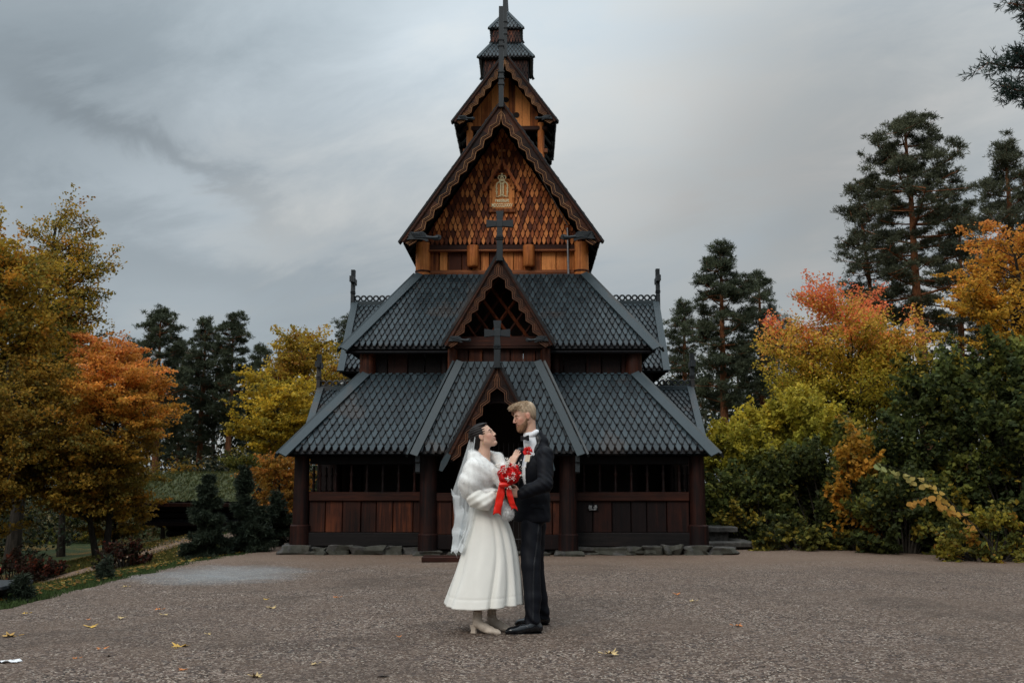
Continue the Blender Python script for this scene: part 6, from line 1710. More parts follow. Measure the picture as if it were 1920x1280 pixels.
    J = SDF((O[0] - .40, GYc - .44, .80), (O[0] + .30, GYc + .46, 1.67), .0055)
    J.ell(G(1003, 884, .03), (.128, .180, .175), bax, .03); J.ell(G(1000, 935, .04), (.118, .160, .18), bax, .05); J.ell(G(997, 968, .05), (.134, .178, .15), bax, .05)
    J.chain([G(1007, 816, .01), G(1012, 830, .02), G(1017, 856, .03)], [.050, .068, .085], .03)
    J.cap(G(1010, 842, .02), shl + np.array([.006, 0, .014]), .058, .060, .03); J.cap(G(1008, 844, .04), shr + np.array([0, 0, .012]), .058, .058, .03)
    J.chain([shl, ell_], [.069, .060], .03); J.chain([ell_, ell_ * .35 + wrl * .65, wrl + np.array([.018, 0, 0])], [.062, .052, .044], .02)
    J.chain([shr, elr], [.068, .058], .03); J.chain([elr, wrr + np.array([.02, 0, 0])], [.058, .044], .02)
    # flat hem, open neck and front
    def hem(X, Y, Zz):
        n_ = .0022 * np.sin(Zz * 41 + X * 33 + Y * 25 + 2 * np.sin(Zz * 13)) * np.sin(X * 37 - Zz * 12 + Y * 30)
        for q_, am in ((ell_, .0055), (ell_ * .5 + wrl * .5, .0035), (shl, .003)):
            n_ = n_ + am * np.sin((X - q_[0]) * 105 + (Zz - q_[2]) * 120 + 1.5 * np.sin(Y * 40)) * np.exp(-((X - q_[0]) ** 2 + (Y - q_[1]) ** 2 + (Zz - q_[2]) ** 2) / .009) 
        return n_ + 0 * X
    J.warp(hem)
    hz = G(1000, 979, -.1)[2]
    sl, X, Y, Zz = J._sub(J.lo, J.lo + J.n * J.h)
    J.d = np.maximum(J.d, (hz - Zz) + 0 * X + 0 * Y)
    # shirt wedge: region in front, between two planes meeting at the buttoning point
    bp = G(958, 935, -.06)
    neckc = G(1000, 842, .0)
    rel = lambda V_: (X - V_[0], Y - V_[1], Zz - V_[2])
    x, y, z = rel(bp); s_ = x * bS[0] + y * bS[1]; fwd = (X - tc_[0]) * bF[0] + (Y - tc_[1]) * bF[1]
    s0 = (X - tc_[0]) * bS[0] + (Y - tc_[1]) * bS[1]
    hgt = np.clip((Zz - bp[2]) / (neckc[2] - bp[2]), 0, 2); wv = .005 + .036 * hgt
    wedge = np.maximum(np.abs(s0 + 0) - wv, np.maximum(.03 - fwd, bp[2] - Zz))
    J.d = np.maximum(J.d, -wedge)
    x, y, z = rel(G(990, 808, -.0)); nk_ = np.sqrt(x * x + y * y + (z * .6) ** 2) - .070; J.d = np.maximum(J.d, -nk_)
    jacket = J.build('jacket', M['suit'], body, O, None, 2)
    tgt = (J.co, J.f)
    # lapels, pocket, button, cuffs
    view = (-.15, 1, 0)
    def out(pts): return [G(u, v, -.3) for u, v in pts]
    patch('lapel', tgt, out([(1009, 806), (1017, 820), (1011, 836), (1001, 852), (990, 872), (982, 893), (972, 915), (964, 932), (960, 926), (967, 905), (976, 880), (987, 855), (1000, 828), (1006, 812)]), (0, 1, 0), .004, .005, M['satin'], jacket, O)
    patch('lapel', tgt, out([(977, 832), (972, 838), (966, 850), (962, 868), (960, 884), (963, 890), (968, 872), (973, 856), (979, 842)]), (0, 1, 0), .004, .005, M['satin'], jacket, O)
    patch('pocket_flap', tgt, out([(997, 946), (1022, 948), (1021, 955), (996, 953)]), (0, 1, 0), .003, .004, M['suit'], jacket, O)
    # bow tie
    bt_ = G(984, 821, -.082)
    for s in (-1, 1):
        mb = MB(); w = unit(bS * 1.0); 
        a = bt_ - O; e = a + w * s * .042
        vs = [a + Z * .008, a - Z * .008, e - Z * .024, e + Z * .022]; th = bF * .010
        mb.add([Vector(v + th) for v in vs] + [Vector(v - th) for v in vs], [(0, 1, 2, 3), (7, 6, 5, 4), (0, 4, 5, 1), (1, 5, 6, 2), (2, 6, 7, 3), (3, 7, 4, 0)]); mb.build('bow_tie', M['satin'], body)
    mb = MB(); mb.tube([Vector(bt_ - O - Z * .012), Vector(bt_ - O + Z * .012)], .012, 8); mb.build('tie_knot', M['satin'], body)
    # trousers
    T = SDF((O[0] - .26, GYc - .36, .03), (O[0] + .26, GYc + .48, 1.03), .0056)
    T.ell(G(998, 965, .05), (.105, .150, .10), bax, .03)
    T.chain([G(996, 985, -.02), G(995, 1060, -.09), G(999, 1120, -.14), G(998, 1166, -.17)], [.088, .078, .066, .062], .02)
    T.chain([G(1003, 985, .12), G(1002, 1060, .19), G(1012, 1120, .23), G(1018, 1158, .25)], [.092, .074, .064, .060], .02)
    def creases(X, Y, Zz):
        m1 = .0045 * np.sin(Zz * 24 + X * 22 - Y * 15 + 2.2 * np.sin(Zz * 7 + 1)) * np.sin(X * 21 + Y * 18 + Zz * 5)
        br = .006 * np.sin(Zz * 60 + X * 55 + 1.5 * np.sin(Y * 30)) * np.clip((.24 - Zz) * 7, 0, 1)
        return m1 + br + 0 * Y
    T.warp(creases)
    sl, X, Y, Zz = T._sub(T.lo, T.lo + T.n * T.h)
    T.d = np.maximum(T.d, (.062 - Zz - .10 * np.clip(X - (O[0] - .0), -.2, .2) * 0) + 0 * X + 0 * Y)
    tr = T.build('trousers', M['suit'], body, O, None, 2)
    patch('satin_stripe', (T.co, T.f), out([(1010, 984), (1013, 984), (1010, 1020), (1004, 1060), (1002, 1100), (1002, 1140), (1001, 1166), (998, 1166), (999, 1140), (999, 1100), (1001, 1060), (1007, 1020)]), (0, 1, 0), .0015, .0015, M['satin'], tr, O, res=.0035)
    # shoes
    def shoe(heel, toe, nm):
        heel = np.array(heel, float); toe = np.array(toe, float); dd = unit(toe - heel); Ln = np.linalg.norm(toe - heel); sd_ = np.cross(dd, Z); Q = SDF(np.minimum(heel, toe) - .1 - Z * 0, np.maximum(heel, toe) + .12, .0036)
        q = lambda f, s, u: heel + dd * Ln * f + sd_ * s + Z * u
        Q.chain([q(.10, 0, .050), q(.35, 0, .052), q(.60, 0, .040), q(.88, 0, .026), q(.97, 0, .022)], [.038, .038, .038, .026, .014], .02)
        Q.ell(q(.20, 0, .085), (.045, .034, .04), [dd, sd_, Z], .02); Q.ell(q(.70, 0, .035), (.08, .042, .028), [dd, sd_, Z], .015)
        Q.d = np.maximum(Q.d, -(Q.ax[2][None, None, :] - .012))
        sh_ = Q.build('shoe', M['patent'], body, O, None, 2)
        mb = MB(); n = 20; prof = [(.0, .6), (.05, .9), (.2, 1), (.4, .82), (.6, 1.15), (.8, .95), (.95, .45), (1.02, .12)]
        L1 = [(f, w * .036) for f, w in prof]; pts = [q(f, w, .0) for f, w in L1] + [q(f, -w, .0) for f, w in reversed(L1)]
        mb.add([Vector(p_ + Z * .003 - O) for p_ in pts] + [Vector(p_ + Z * .014 - O) for p_ in pts], [tuple(range(len(pts))), tuple(reversed(range(len(pts), 2 * len(pts))))] + [(i, (i + 1) % len(pts), (i + 1) % len(pts) + len(pts), i + len(pts)) for i in range(len(pts))]); mb.build('sole', M['patent'], sh_)
        for k in range(4):
            a, b = q(.42 + .07 * k, -.014, .082 - .006 * k), q(.42 + .07 * k, .014, .082 - .006 * k); mb = MB(); mb.tube([Vector(a - O), Vector((a + b) / 2 - O + Z * .006), Vector(b - O)], .0024, 5); mb.build('lace', M['satin'], sh_)
    h1 = np.array([G(1014, 1180)[0], 8.10, 0]); t1 = np.array([A_(at(966, 1190, 8.03))[0], 8.00, 0]); 
    t1 = h1 + unit(np.array([-.95, -.16, 0])) * .285; shoe(h1 + np.array([.005, 0, 0]), t1, 'near')
    h2 = np.array([A_(at(1030, 1165, 8.52))[0], 8.56, 0]); shoe(h2, h2 + unit(np.array([-.97, -.12, 0])) * .285, 'far')
    # boutonniere
    bc = G(989, 845, -.245); 
    rs = empty('boutonniere', tuple(bc - O)); rs.parent = body
    rose(rs, np.zeros(3), np.array([-.25, -.95, .25]), .036, 5)
    mb = MB()
    for dx in (-.006, .010): 
        mb.add([Vector((dx - .008, -.008, -.03)), Vector((dx + .014, -.010, -.028)), Vector((dx + .008 - .004, -.016, -.085)), Vector((dx - .018, -.014, -.088))], [(0, 1, 2, 3)])
    o = mb.build('cream_bow', M['cream'], rs); md = o.modifiers.new('t', 'SOLIDIFY'); md.thickness = .002
    for k in range(10):
        mb = MB(); a = 1.2 + k * .25; mb.tube([Vector((0, .01, .0)), Vector((math.cos(a) * .045, 0, math.sin(a) * .05))], [.003, .001], 4); mb.build('sprig', M['stemgreen'], rs) if k < 4 else None
    return body
def rose(parent, c, axis, r, seed, name='rose'):
    """whorled cupped petals"""
    rng = np.random.default_rng(seed); Fz = unit(np.array(axis, float)); a = unit(np.cross(Fz, [0.1, .3, 1])); b = np.cross(Fz, a)
    vs = []; fs = []
    for ring, (n, rr, h0, op) in enumerate(((3, .28, .30, .15), (4, .52, .24, .35), (5, .80, .12, .62), (6, 1.0, -.05, 1.0))):
        for k in range(n):
            t0 = 2 * math.pi * (k + .37 * ring) / n + rng.normal(0, .12); wd = 2 * math.pi / n * .72; m = 6
            base = len(vs)
            for i in range(m + 1):
                for j in range(4):
                    t = t0 + wd * (i / m - .5) * 1.15; s = j / 3
                    rad = r * rr * (.35 + .65 * s ** .7) * (1 + .03 * rng.normal()); z = r * (h0 + (.75 - .25 * op) * s - .35 * op * s ** 4 - .10 * abs(i / m - .5) * s)
                    rad *= 1 + .12 * op * s ** 3
                    p = c + (a * math.cos(t) + b * math.sin(t)) * rad + Fz * (z - r * .35); vs.append(Vector(p))
            for i in range(m):
                for j in range(3): q = base + i * 4 + j; fs.append((q, q + 4, q + 5, q + 1))
    mb = MB(); mb.add(vs, fs); o = mb.build(name, M['rose'], parent, smooth='all')
    md = o.modifiers.new('t', 'SOLIDIFY'); md.thickness = r * .035; return o
M['hairdark'] = plain('dark_lash', (.03, .018, .014), .6); M['hairblond'] = plain('blond_brow', (.26, .16, .09), .6)
GROOM = groom()

# ================= bride =================
BYc = 8.20
def Bq(u, v, dy=0.0): return A_(at(u, v, BYc + dy))
def bride():
    O = np.array([float(Bq(908, 1180)[0]), BYc, 0.0]); Z = np.array([0, 0, 1.0])
    S = SDF((O[0] - .25, BYc - .26, .0), (O[0] + .36, BYc + .26, 1.68), .0046)
    C = Bq(907, 817.5, .0); F, R, U_ = axes((.90, -.22, .40), (-.3, 0, 1)); sc = .90
    P = add_head(S, C, F, R, U_, sc, True)
    S.chain([P(-.030, 0, -.06), Bq(908, 850, .01), Bq(905, 866, .01)], [.050, .046, .06], .025)
    S.chain([Bq(904, 872, .01), Bq(906, 900, .0), Bq(906, 940, .0), Bq(908, 975, .0)], [.06, .07, .06, .055], .03)
    for s in (-1, 1): S.cap(Bq(904, 868, .01), Bq(897, 874, .01 + s * .13), .05, .04, .03)
    for s, (ua, va, dy) in ((-1, (896, 1156, -.08)), (1, (922, 1154, .08))):
        S.chain([Bq(908, 995, .04 * s), Bq(903 + 6 * (s > 0), 1075, dy), Bq(ua, 1135, dy), Bq(ua + 1, 1158, dy)], [.045, .042, .030, .030], .02)
    # near (right) arm folded to the bouquet; left hand on his chest
    sh1, el1, wr1 = Bq(892, 876, -.13), Bq(884, 928, -.17), Bq(923, 932, -.19)
    S.chain([sh1, el1, wr1], [.038, .032, .023], .02); add_hand(S, wr1, (.96, -.05, .25), (-.2, -.97, .1), .86, (.7, .75, .8, .85), 1)
    sh2, el2, wr2 = Bq(904, 876, .14), Bq(938, 905, .14), Bq(959, 872, -.02)
    S.chain([sh2, el2, wr2], [.038, .032, .022], .02); add_hand(S, wr2, (.38, .10, .92), (-.60, -.75, .25), .88, (.10, .12, .14, .2), -1, spread=.12)
    lipc = P(.092, 0, -.060)
    def tint(co):
        c = np.tile(np.array([.66, .42, .31]), (len(co), 1))
        def blob(ctr, rad, col, amt):
            w = np.exp(-((co - ctr) ** 2).sum(1) / rad ** 2)[:, None] * amt; c[:] = c * (1 - w) + np.array(col) * w
        for s in (-1, 1): blob(P(.058, s * .042, -.026), .028, (.64, .24, .19), .55); blob(P(-.005, s * .086, -.004), .02, (.60, .26, .18), .5)
        blob(lipc, .016, (.45, .09, .08), .9)
        for s in (-1, 1): blob(P(.085, s * .030, .006), .010, (.25, .13, .10), .6)
        return c
    body = S.build('person', M['skin'], None, O, tint, 1); body.location = tuple(O)
    tag(body, 'dark haired bride in white dress, fur shawl and veil looking up at the man', 'person')
    for s in (-1, 1):
        mb = MB(); a = [P(.0880 - abs(t) * .010, s * (.031 + t * .014), .006 + .005 * (1 - t * t)) for t in (-1, -.5, 0, .5, 1)]
        mb.tube([Vector(x) - Vector(O) for x in a], [.0012, .0028, .0032, .0028, .0016], 5); mb.build('eyelid', M['hairdark'], body)
        mb = MB(); a = [P(.0905 - abs(t + .2) * .016, s * (.030 + t * .021), .026 + .005 * (1 - t * t)) for t in (-1, -.5, 0, .5, 1)]
        mb.tube([Vector(x) - Vector(O) for x in a], [.002, .0034, .0034, .003, .0012], 5); mb.build('eyebrow', M['hairdark'], body)
        if s > 0:
            mb = MB(); mb.tube([Vector(P(.0885 - .006 * t * t, t * .016, -.0592 + .004 * t * t) - O) for t in (-1, -.5, 0, .5, 1)], [.0008, .0026, .0030, .0026, .0008], 6); mb.build('teeth', M['shirt'], body)
        mb = MB(); e = P(-.004, s * .088, -.044); mb.tube([Vector(e - O), Vector(e - O - Z * .030)], [.0015, .0022], 6); mb.build('earring', M['gold_jewel'], body)
    mb = MB(); ring = [Bq(903 + 14 * math.cos(t), 862 + 5 * math.sin(t) + 4 * math.cos(t), .01 - .055 * math.sin(t)) for t in np.linspace(-.4, math.pi + .1, 16)]
    # hair with combed waves
    H = SDF(C - .16, C + .16, .004); ax = [F, R, U_]
    q = lambda f, r, u: P(f, r, u)
    H.ell(q(-.026, 0, .036), np.array([.100, .084, .090]) * sc, ax, .01); H.ell(q(-.070, 0, -.030), np.array([.050, .062, .055]) * sc, ax, .03); H.ell(q(-.075, 0, -.070), np.array([.038, .048, .030]) * sc, ax, .02)
    H.ell(q(.035, .01, .098), np.array([.045, .045, .014]) * sc, ax, .02)
    H.ell(q(.098, 0, .004), np.array([.070, .088, .084]) * sc, ax, .010, sub=True)
    for s in (-1, 1): H.ell(q(.012, s * .090, -.026), np.array([.034, .030, .040]) * sc, ax, .01, sub=True)
    H.ell(q(.04, 0, -.09), np.array([.085, .10, .06]) * sc, ax, .01, sub=True)
    H.warp(lambda X, Y, Zz: .0028 * np.sin(((X - C[0]) * U_[0] + (Y - C[1]) * U_[1] + (Zz - C[2]) * U_[2]) * 330 + ((X - C[0]) * F[0] + (Zz - C[2]) * F[2]) * 30) * np.clip((((X - C[0]) * U_[0] + (Zz - C[2]) * U_[2]) + .01) * 40, 0, 1))
    ht = lambda co: np.tile([.020, .016, .015], (len(co), 1)) * 1.0
    hair = H.build('hair', M['hair'], body, O, ht, 1)
    rng = np.random.default_rng(12); p, nr = sample_surface(H.co, H.f, 4200, rng)
    f_ = (p - C) @ F; up_ = (p - C) @ U_; low = np.clip((-.01 - up_) / .03, 0, 1)[:, None]
    d = unit(nr * (.04 + .3 * low) - F * (1 - low) * 1.0 + rng.normal(size=p.shape) * (.06 + .45 * low) - U_ * .5 * low)
    strands('hair_strands', p - nr * .0025, d, .013, .0009, M['hair'], hair, O, ht(p) * rng.uniform(.6, 2.2, (len(p), 1)), rng)
    # ---- dress: bodice + skirt
    D = SDF((O[0] - .22, BYc - .24, .80), (O[0] + .20, BYc + .24, 1.36), .006)
    D.chain([Bq(905, 900, .0), Bq(906, 940, .0), Bq(904, 972, .0)], [.105, .092, .115], .04)
    dress = D.build('dress', M['dress'], body, O, None, 2)
    nth, nt_ = 260, 90; th = np.linspace(0, 2 * math.pi, nth, endpoint=False); t = np.linspace(0, 1, nt_)
    TH_, TT = np.meshgrid(th, t)
    top = Bq(903, 948, 0); botc = np.array([Bq(906.5, 1128, 0)[0], BYc + .02, .212])
    prof = .36 * TT + .64 * TT ** .82
    Rx = .098 + (.325 - .098) * (.45 * TT + .55 * TT ** .55); Ry = .095 + (.285 - .095) * prof
    fold = np.zeros_like(TH_)
    def g_(c, w): dlt = (np.degrees(TH_) - c + 180) % 360 - 180; return np.exp(-(dlt / w) ** 2)
    for c, w, a in ((-76, 4, -.15), (-68, 8, .07), (-52, 5, -.19), (-42, 8, .06), (-26, 7, -.16), (-118, 10, -.05), (-146, 8, -.10), (-134, 9, .03), (-168, 9, -.08), (-98, 14, .03), (10, 7, -.12), (35, 8, -.10), (62, 7, -.14), (92, 8, -.12), (120, 8, -.11), (150, 8, -.12), (178, 7, -.06)):
        fold += a * g_(c + 3 * np.sin(TT * 5 + c), w * (1.5 - .5 * TT))
    amp = np.clip(TT * 1.5, 0, 1) ** .8
    fold = fold * amp * .75 + .008 * np.sin(TH_ * 7 + TT * 5) * TT + .002 * np.sin(TH_ * 19 + TT * 17) * TT
    X = top[0] + (botc[0] - top[0]) * TT + .058 * np.sin(math.pi * TT ** .6) + Rx * (1 + fold) * np.cos(TH_); Y = top[1] + (botc[1] - top[1]) * TT + Ry * (1 + fold) * np.sin(TH_)
    Zz = top[2] + (botc[2] - top[2]) * TT - .10 * fold * TT * 0 + .012 * np.cos(TH_ * 2 + 1) * TT
    seam = np.exp(-((TT - .905) / .006) ** 2) * .004; X -= seam * np.cos(TH_); Y -= seam * np.sin(TH_)
    i = np.arange(nth * nt_).reshape(nt_, nth); j = np.roll(i, -1, 1); qd = np.stack([i[:-1], i[1:], j[1:], j[:-1]], -1).reshape(-1, 4)
    sk = npmesh('skirt', np.stack([X, Y, Zz], -1).reshape(-1, 3) - O, qd, M['dress'], dress, smooth=True); md = sk.modifiers.new('t', 'SOLIDIFY'); md.thickness = .004; md.offset = 1
    # puffed sleeve near the camera
    Sl = SDF((O[0] - .26, BYc - .36, .86), (O[0] + .20, BYc + .0, 1.35), .005)
    Sl.chain([Bq(889, 920, -.15), Bq(893, 934, -.17), Bq(909, 941, -.19), Bq(923, 929, -.20)], [.060, .072, .062, .040], .03)
    Sl.warp(lambda X, Y, Zz: .0034 * np.abs(np.sin((X * .9 + Zz * .75) * 48 + 1.6 * np.sin(X * 14 + 1))) * np.clip((X - (O[0] - .16)) * 6, .2, 1) + .003 * np.sin(X * 60 - Zz * 95) + 0 * Y)
    slv = Sl.build('sleeve', M['dress'], dress, O, None, 2)
    Sl2 = SDF((O[0] - .05, BYc - .1, 1.05), (O[0] + .34, BYc + .28, 1.5), .006)
    Sl2.chain([sh2, el2, wr2 - Z * .03], [.062, .055, .036], .03); Sl2.warp(lambda X, Y, Zz: .004 * np.sin(Zz * 110 + X * 60) + 0 * Y); Sl2.build('sleeve', M['dress'], dress, O, None, 2)
    # fur shawl
    Fu = SDF((O[0] - .32, BYc - .38, .98), (O[0] + .36, BYc + .30, 1.60), .006)
    Fu.chain([Bq(891, 858, -.02), Bq(890, 880, -.12), Bq(882, 905, -.15), Bq(882, 920, -.15)], [.050, .078, .086, .074], .05)
    Fu.ell(Bq(906, 893, -.02), (.125, .165, .135), None, .05); Fu.cap(Bq(893, 862, -.05), Bq(893, 862, .10), .055, .055, .04)
    Fu.chain([Bq(886, 850, .02), Bq(888, 856, -.06), Bq(905, 868, -.085), Bq(926, 888, -.10), Bq(938, 905, -.12)], [.034, .042, .044, .046, .036], .02)
    Fu.chain([Bq(886, 850, .02), Bq(910, 852, .09), Bq(934, 858, .07), Bq(944, 878, .03), Bq(944, 900, -.02)], [.034, .04, .042, .044, .04], .02)
    Fu.ell(Bq(904, 922, -.12), (.14, .06, .025), [unit(np.array([1, 0, .10])), (0, 1, 0), unit(np.array([-.10, 0, 1]))], .03)
    Fu.ell(Bq(914, 849, -.02), (.050, .085, .066), [unit(np.array([1, 0, .55])), (0, 1, 0), unit(np.array([-.55, 0, 1]))], .015, sub=True)
    cc_ = Bq(880, 840, 0)
    Fu.warp(lambda X, Y, Zz: .0018 * np.sin(((X - cc_[0]) * .75 + (Zz - cc_[2]) * 1.0) * 78 + 1.6 * np.sin((X - cc_[0]) * 15 + Y * 9)) * np.clip((cc_[2] - .07 - Zz) * 16, 0, 1) + 0 * Y)
    M['furpile'] = leafmat('fur_pile', .45, .8) if 'leafmat' in globals() else M['fur']
    fur = Fu.build('fur_shawl', M['fur'], body, O, None, 2)
    Ta = SDF((O[0] - .02, BYc - .34, .80), (O[0] + .32, BYc - .02, 1.22), .005)     # hanging end of the shawl
    Ta.chain([Bq(932, 932, -.16), Bq(940, 948, -.17), Bq(950, 962, -.18)], [.030, .036, .046], .03); tail = Ta.build('shawl_end', M['fur'], fur, O, None, 2)
    for nm, (co, f), nn, LL in (('fur_pile', (Fu.co, Fu.f), 52000, .011), ('fur_pile', (Ta.co, Ta.f), 7000, .026)):
        p, nr = sample_surface(co, f, nn, rng); cl_ = np.stack([np.sin(p[:, 1] * 160 + p[:, 2] * 90), np.sin(p[:, 0] * 150), np.sin(p[:, 0] * 120 + p[:, 1] * 70)], 1) * .18
        d = unit(nr * .6 + cl_ + rng.normal(size=p.shape) * .30 - Z * .6)
        strands(nm, p - nr * .003, d, LL, .0010, M['furpile'], fur, O, np.full((len(p), 3), .80), rng)
    # veil: thin sheet falling from the back of the head
    rows, cols = 70, 46; sv = np.linspace(0, 1, rows)[:, None]; tv = np.linspace(-1, 1, cols)[None, :]
    # side edge nearest the camera (tv=-1) and far edge (tv=1); falls behind her
    zt_ = P(-.05, 0, .085)[2]; 
    uL = np.interp(sv[:, 0], [0, .08, .30, .50, .72, .93, 1], [893, 881, 864, 847, 850, 846, 845]); uR = np.interp(sv[:, 0], [0, .12, .3, .55, .8, 1], [893, 890, 884, 892, 882, 864]); vv = np.interp(sv[:, 0], [0, .5, 1], [801, 922, 1033])
    XY = np.zeros((rows, cols, 3))
    for r0 in range(rows):
        for c0 in range(cols):
            a = (tv[0, c0] + 1) / 2; u = uL[r0] * (1 - a) + uR[r0] * a; s0 = sv[r0, 0]
            dep = -.055 * math.sin(a * math.pi) * 0 + (.12 - .26 * a) * min(1, .35 + s0 * 1.1)
            fold_ = .016 * math.sin(a * 19 + 1.5 * s0) * s0 ** .5 + .007 * math.sin(a * 41 + 3) * s0
            p = Bq(u, vv[r0], dep); XY[r0, c0] = p + np.array([fold_ * .55, fold_, .014 * math.cos(a * 15 + 1) * (s0 > .9)])
    i = np.arange(rows * cols).reshape(rows, cols); qd = np.stack([i[:-1, :-1], i[1:, :-1], i[1:, 1:], i[:-1, 1:]], -1).reshape(-1, 4)
    a_ = (tv + 1) / 2 + 0 * sv; al = .50 + .22 * (np.abs(np.sin(a_ * 19 + 1.5 * sv)) < .35) + .40 * (sv > .93)
    ti = np.repeat(al.reshape(-1, 1), 3, 1)
    veil = npmesh('veil', XY.reshape(-1, 3) - O, qd, M['veil'], body, np.clip(ti, 0, 1), smooth=True)
    # ruffled satin edge running down the veil
    def ruffle(pts, w, amp, n=130, seed=0):
        rg = np.random.default_rng(seed); pts = [np.array(p) for p in pts]; tt = np.linspace(0, len(pts) - 1.001, n); k = tt.astype(int); fr = (tt - k)[:, None]
        c = np.array(pts)[k] * (1 - fr) + np.array(pts)[k + 1] * fr; ph = np.cumsum(np.convolve(rg.uniform(-.02, .30, n + 8), np.ones(9) / 9, 'valid'))
        V = []
        for jj in range(7):
            s = jj / 6 - .35; V.append(c + np.stack([w * s * (1 + .25 * np.sin(ph * .7)) + amp * np.sin(ph) * (.3 + jj / 6), -amp * 1.3 * np.cos(ph + jj * .5) - .0 * ph, -w * .42 * np.sin(ph * .9 + jj * .5) * jj / 6 - .010 * jj], 1))
        V = np.stack(V, 1); i = np.arange(n * 7).reshape(n, 7); q_ = np.stack([i[:-1, :-1], i[1:, :-1], i[1:, 1:], i[:-1, 1:]], -1).reshape(-1, 4)
        return npmesh('veil_trim', V.reshape(-1, 3) - O, q_, M['veil'], veil, np.full((V.size // 3, 3), .62), smooth=True)
    ruffle([Bq(850, 915, -.08), Bq(852, 928, -.09), Bq(859, 943, -.10)], .050, .007, 60, 1)
    ruffle([Bq(857, 935, -.06), Bq(859, 965, -.07), Bq(853, 990, -.08), Bq(854, 1010, -.08), Bq(851, 1030, -.08)], .055, .008, 130, 2)
    ruffle([Bq(868, 945, -.05), Bq(868, 975, -.05), Bq(866, 1000, -.05)], .055, .007, 80, 3)
    # ankle boots
    def boot(heel, toe):
        heel = np.array(heel, float); dd = unit(np.array(toe) - heel); sd_ = np.cross(dd, Z); Q = SDF(heel - .12 + Z * .12, heel + .30, .0036)
        q = lambda f, s, u: heel + dd * f + sd_ * s + Z * u
        Q.chain([q(.020, 0, .165), q(.018, 0, .115), q(.022, 0, .085)], [.037, .034, .034], .02)
        Q.chain([q(.015, 0, .080), q(.075, 0, .055), q(.130, 0, .032), q(.185, 0, .020), q(.205, 0, .016)], [.032, .034, .029, .020, .013], .02)
        Q.ell(q(.125, 0, .026), (.055, .036, .018), [dd, sd_, Z], .012)
        Q.warp(lambda X, Y, Zz: .0022 * np.sin(Zz * 230 + X * 60) * np.clip((Zz - .07) * 20, 0, 1) + 0 * Y)
        Q.d = np.maximum(Q.d, np.maximum(.004 - Q.ax[2][None, None, :], Q.ax[2][None, None, :] - .178))
        b_ = Q.build('boot', M['boot'], body, O, None, 2)
        mb = MB(); hv = []
        for (z_, w_, l_) in ((.072, .026, .030), (.03, .020, .020), (.0, .023, .023)):
            hv += [q(-.012 - .0 * z_ + a * l_, b * w_, z_) - O for a, b in ((-.9, -.8), (.9, -.8), (1.2, 0), (.9, .8), (-.9, .8), (-1.2, 0))]
        mb.add([Vector(v) for v in hv], [tuple(range(6)), tuple(reversed(range(12, 18)))] + [(i + 6 * r_, (i + 1) % 6 + 6 * r_, (i + 1) % 6 + 6 * r_ + 6, i + 6 * r_ + 6) for r_ in (0, 1) for i in range(6)]); mb.build('boot_heel', M['boot'], b_)
    hA = A_(at(891, 1183, 8.12)); boot((hA[0], 8.12, 0), (hA[0] + .2, 8.05, 0)); hB = A_(at(918, 1176, 8.28)); boot((hB[0] + .0, 8.28, 0), (hB[0] + .2, 8.19, 0))
    return body
BRIDE = bride()
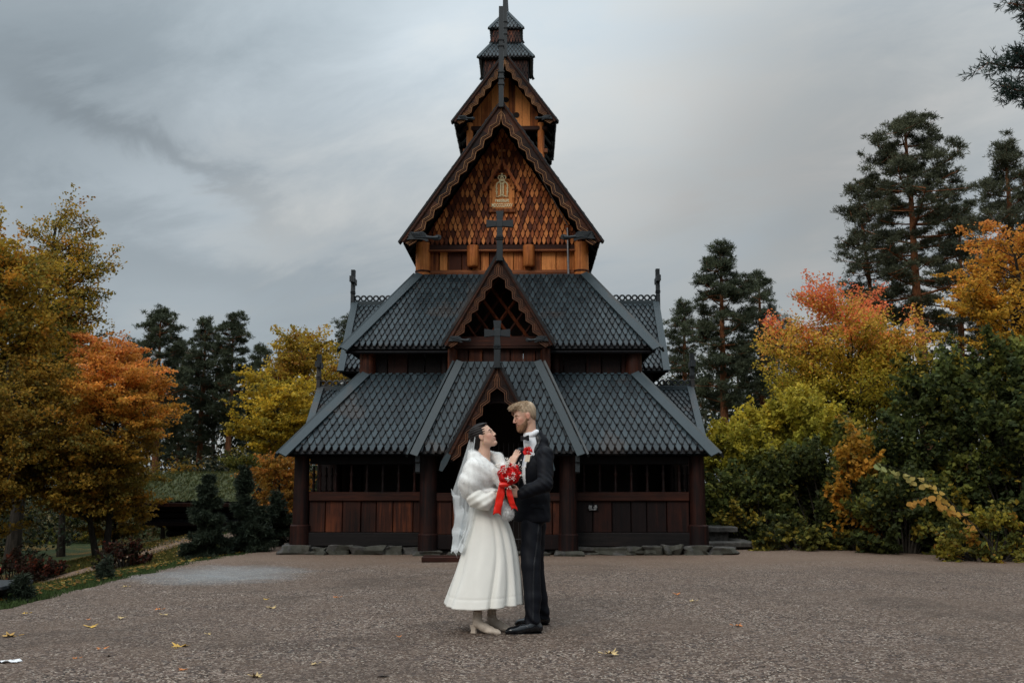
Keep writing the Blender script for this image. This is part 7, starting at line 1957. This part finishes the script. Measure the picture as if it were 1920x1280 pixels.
# ================= bouquet =================
def bouquet():
    c = A_(at(955, 891, 7.99)); root = empty('bridal_bouquet', tuple(c)); tag(root, 'round bouquet of red roses with white blossoms and red ribbons between the couple', 'bouquet')
    rng = np.random.default_rng(2)
    axis = unit(np.array([-.05, -.85, .45])); a = unit(np.cross(axis, [0, 0, 1])); b = np.cross(a, axis)
    mb = MB(); mb.tube([Vector(axis * -.03), Vector(axis * .03)], [.06, .07], 12); mb.build('foliage_core', M['stemgreen'], root)
    spots = [(0, 0)] + [(1, k * math.pi * 2 / 5 + .3) for k in range(5)] + [(2, k * math.pi * 2 / 8) for k in range(8)]
    for i, (ring, t) in enumerate(spots):
        an = (0, .62, 1.15)[ring]; d = unit(axis * math.cos(an) + (a * math.cos(t) + b * math.sin(t)) * math.sin(an))
        rose(root, d * .080 * (1, 1.0, .98)[ring], d, .041 * rng.uniform(.9, 1.12), 50 + i)
    for k in range(30):
        an = rng.uniform(.2, 1.5); t = rng.uniform(0, 6.28); 
        if k < 8: t = rng.uniform(-.6, .9); an = rng.uniform(1.1, 1.5)
        mb = MB(); d = unit(axis * math.cos(an) + (a * math.cos(t) + b * math.sin(t)) * math.sin(an))
        for q in range(9):
            p = d * rng.uniform(.112, .130) + rng.normal(size=3) * .010; r = rng.uniform(.0028, .0048)
            mb.tube([Vector(p - d * r), Vector(p), Vector(p + d * r)], [r * .5, r, r * .4], 6)
            if q % 3 == 0: mb.tube([Vector(d * .08), Vector(p)], .0007, 3)
        mb.build('blossom_spray', M['babys'], root)
    mb = MB(); mb.tube([Vector((0, .05, -.05)), Vector((-.004, .05, -.20))], [.022, .018], 10); mb.build('stems', M['stemgreen'], root)
    def tail(pts, w, n=26):
        P_ = [np.array(A_(at(u, v, 7.99 + dy)) - c) for u, v, dy in pts]; tt = np.linspace(0, len(P_) - 1.001, n); V = []
        for t in tt:
            k = int(t); p = P_[k] * (1 - t + k) + P_[k + 1] * (t - k); tw = .25 * math.sin(t * 2.6); ww = w * (.75 + .25 * min(1, t))
            s = np.array([math.cos(tw), math.sin(tw), .0]) * ww / 2; fz = np.array([0, .004 * math.sin(t * 7), 0]); V += [p - s + fz, p - s * .3 - fz * 1.5, p + s * .3 + fz, p + s - fz]
        V += [V[-4] + np.array([-.004, 0, -.022]), V[-3] + np.array([0, 0, -.008]), V[-2] + np.array([0, 0, -.008]), V[-1] + np.array([.006, 0, -.026])]
        i = np.arange(len(V)).reshape(-1, 4); q = np.stack([i[:-1, :-1], i[1:, :-1], i[1:, 1:], i[:-1, 1:]], -1).reshape(-1, 4)
        o = npmesh('ribbon_tail', np.array(V), q, M['ribbon'], root, smooth=True); md = o.modifiers.new('t', 'SOLIDIFY'); md.thickness = .0015
    tail([(941, 908, -.045), (939, 925, -.05), (935, 945, -.045), (932, 960, -.04)], .062); tail([(953, 910, -.03), (956, 928, -.035), (960, 944, -.03), (964, 951, -.025)], .048)
    mb = MB(); k = A_(at(944, 908, 7.93)) - c; mb.tube([Vector(k + np.array([-.035, 0, .0])), Vector(k), Vector(k + np.array([.04, 0, .0]))], [.016, .022, .014], 8); mb.build('ribbon_bow', M['ribbon'], root, smooth=True)
bouquet()
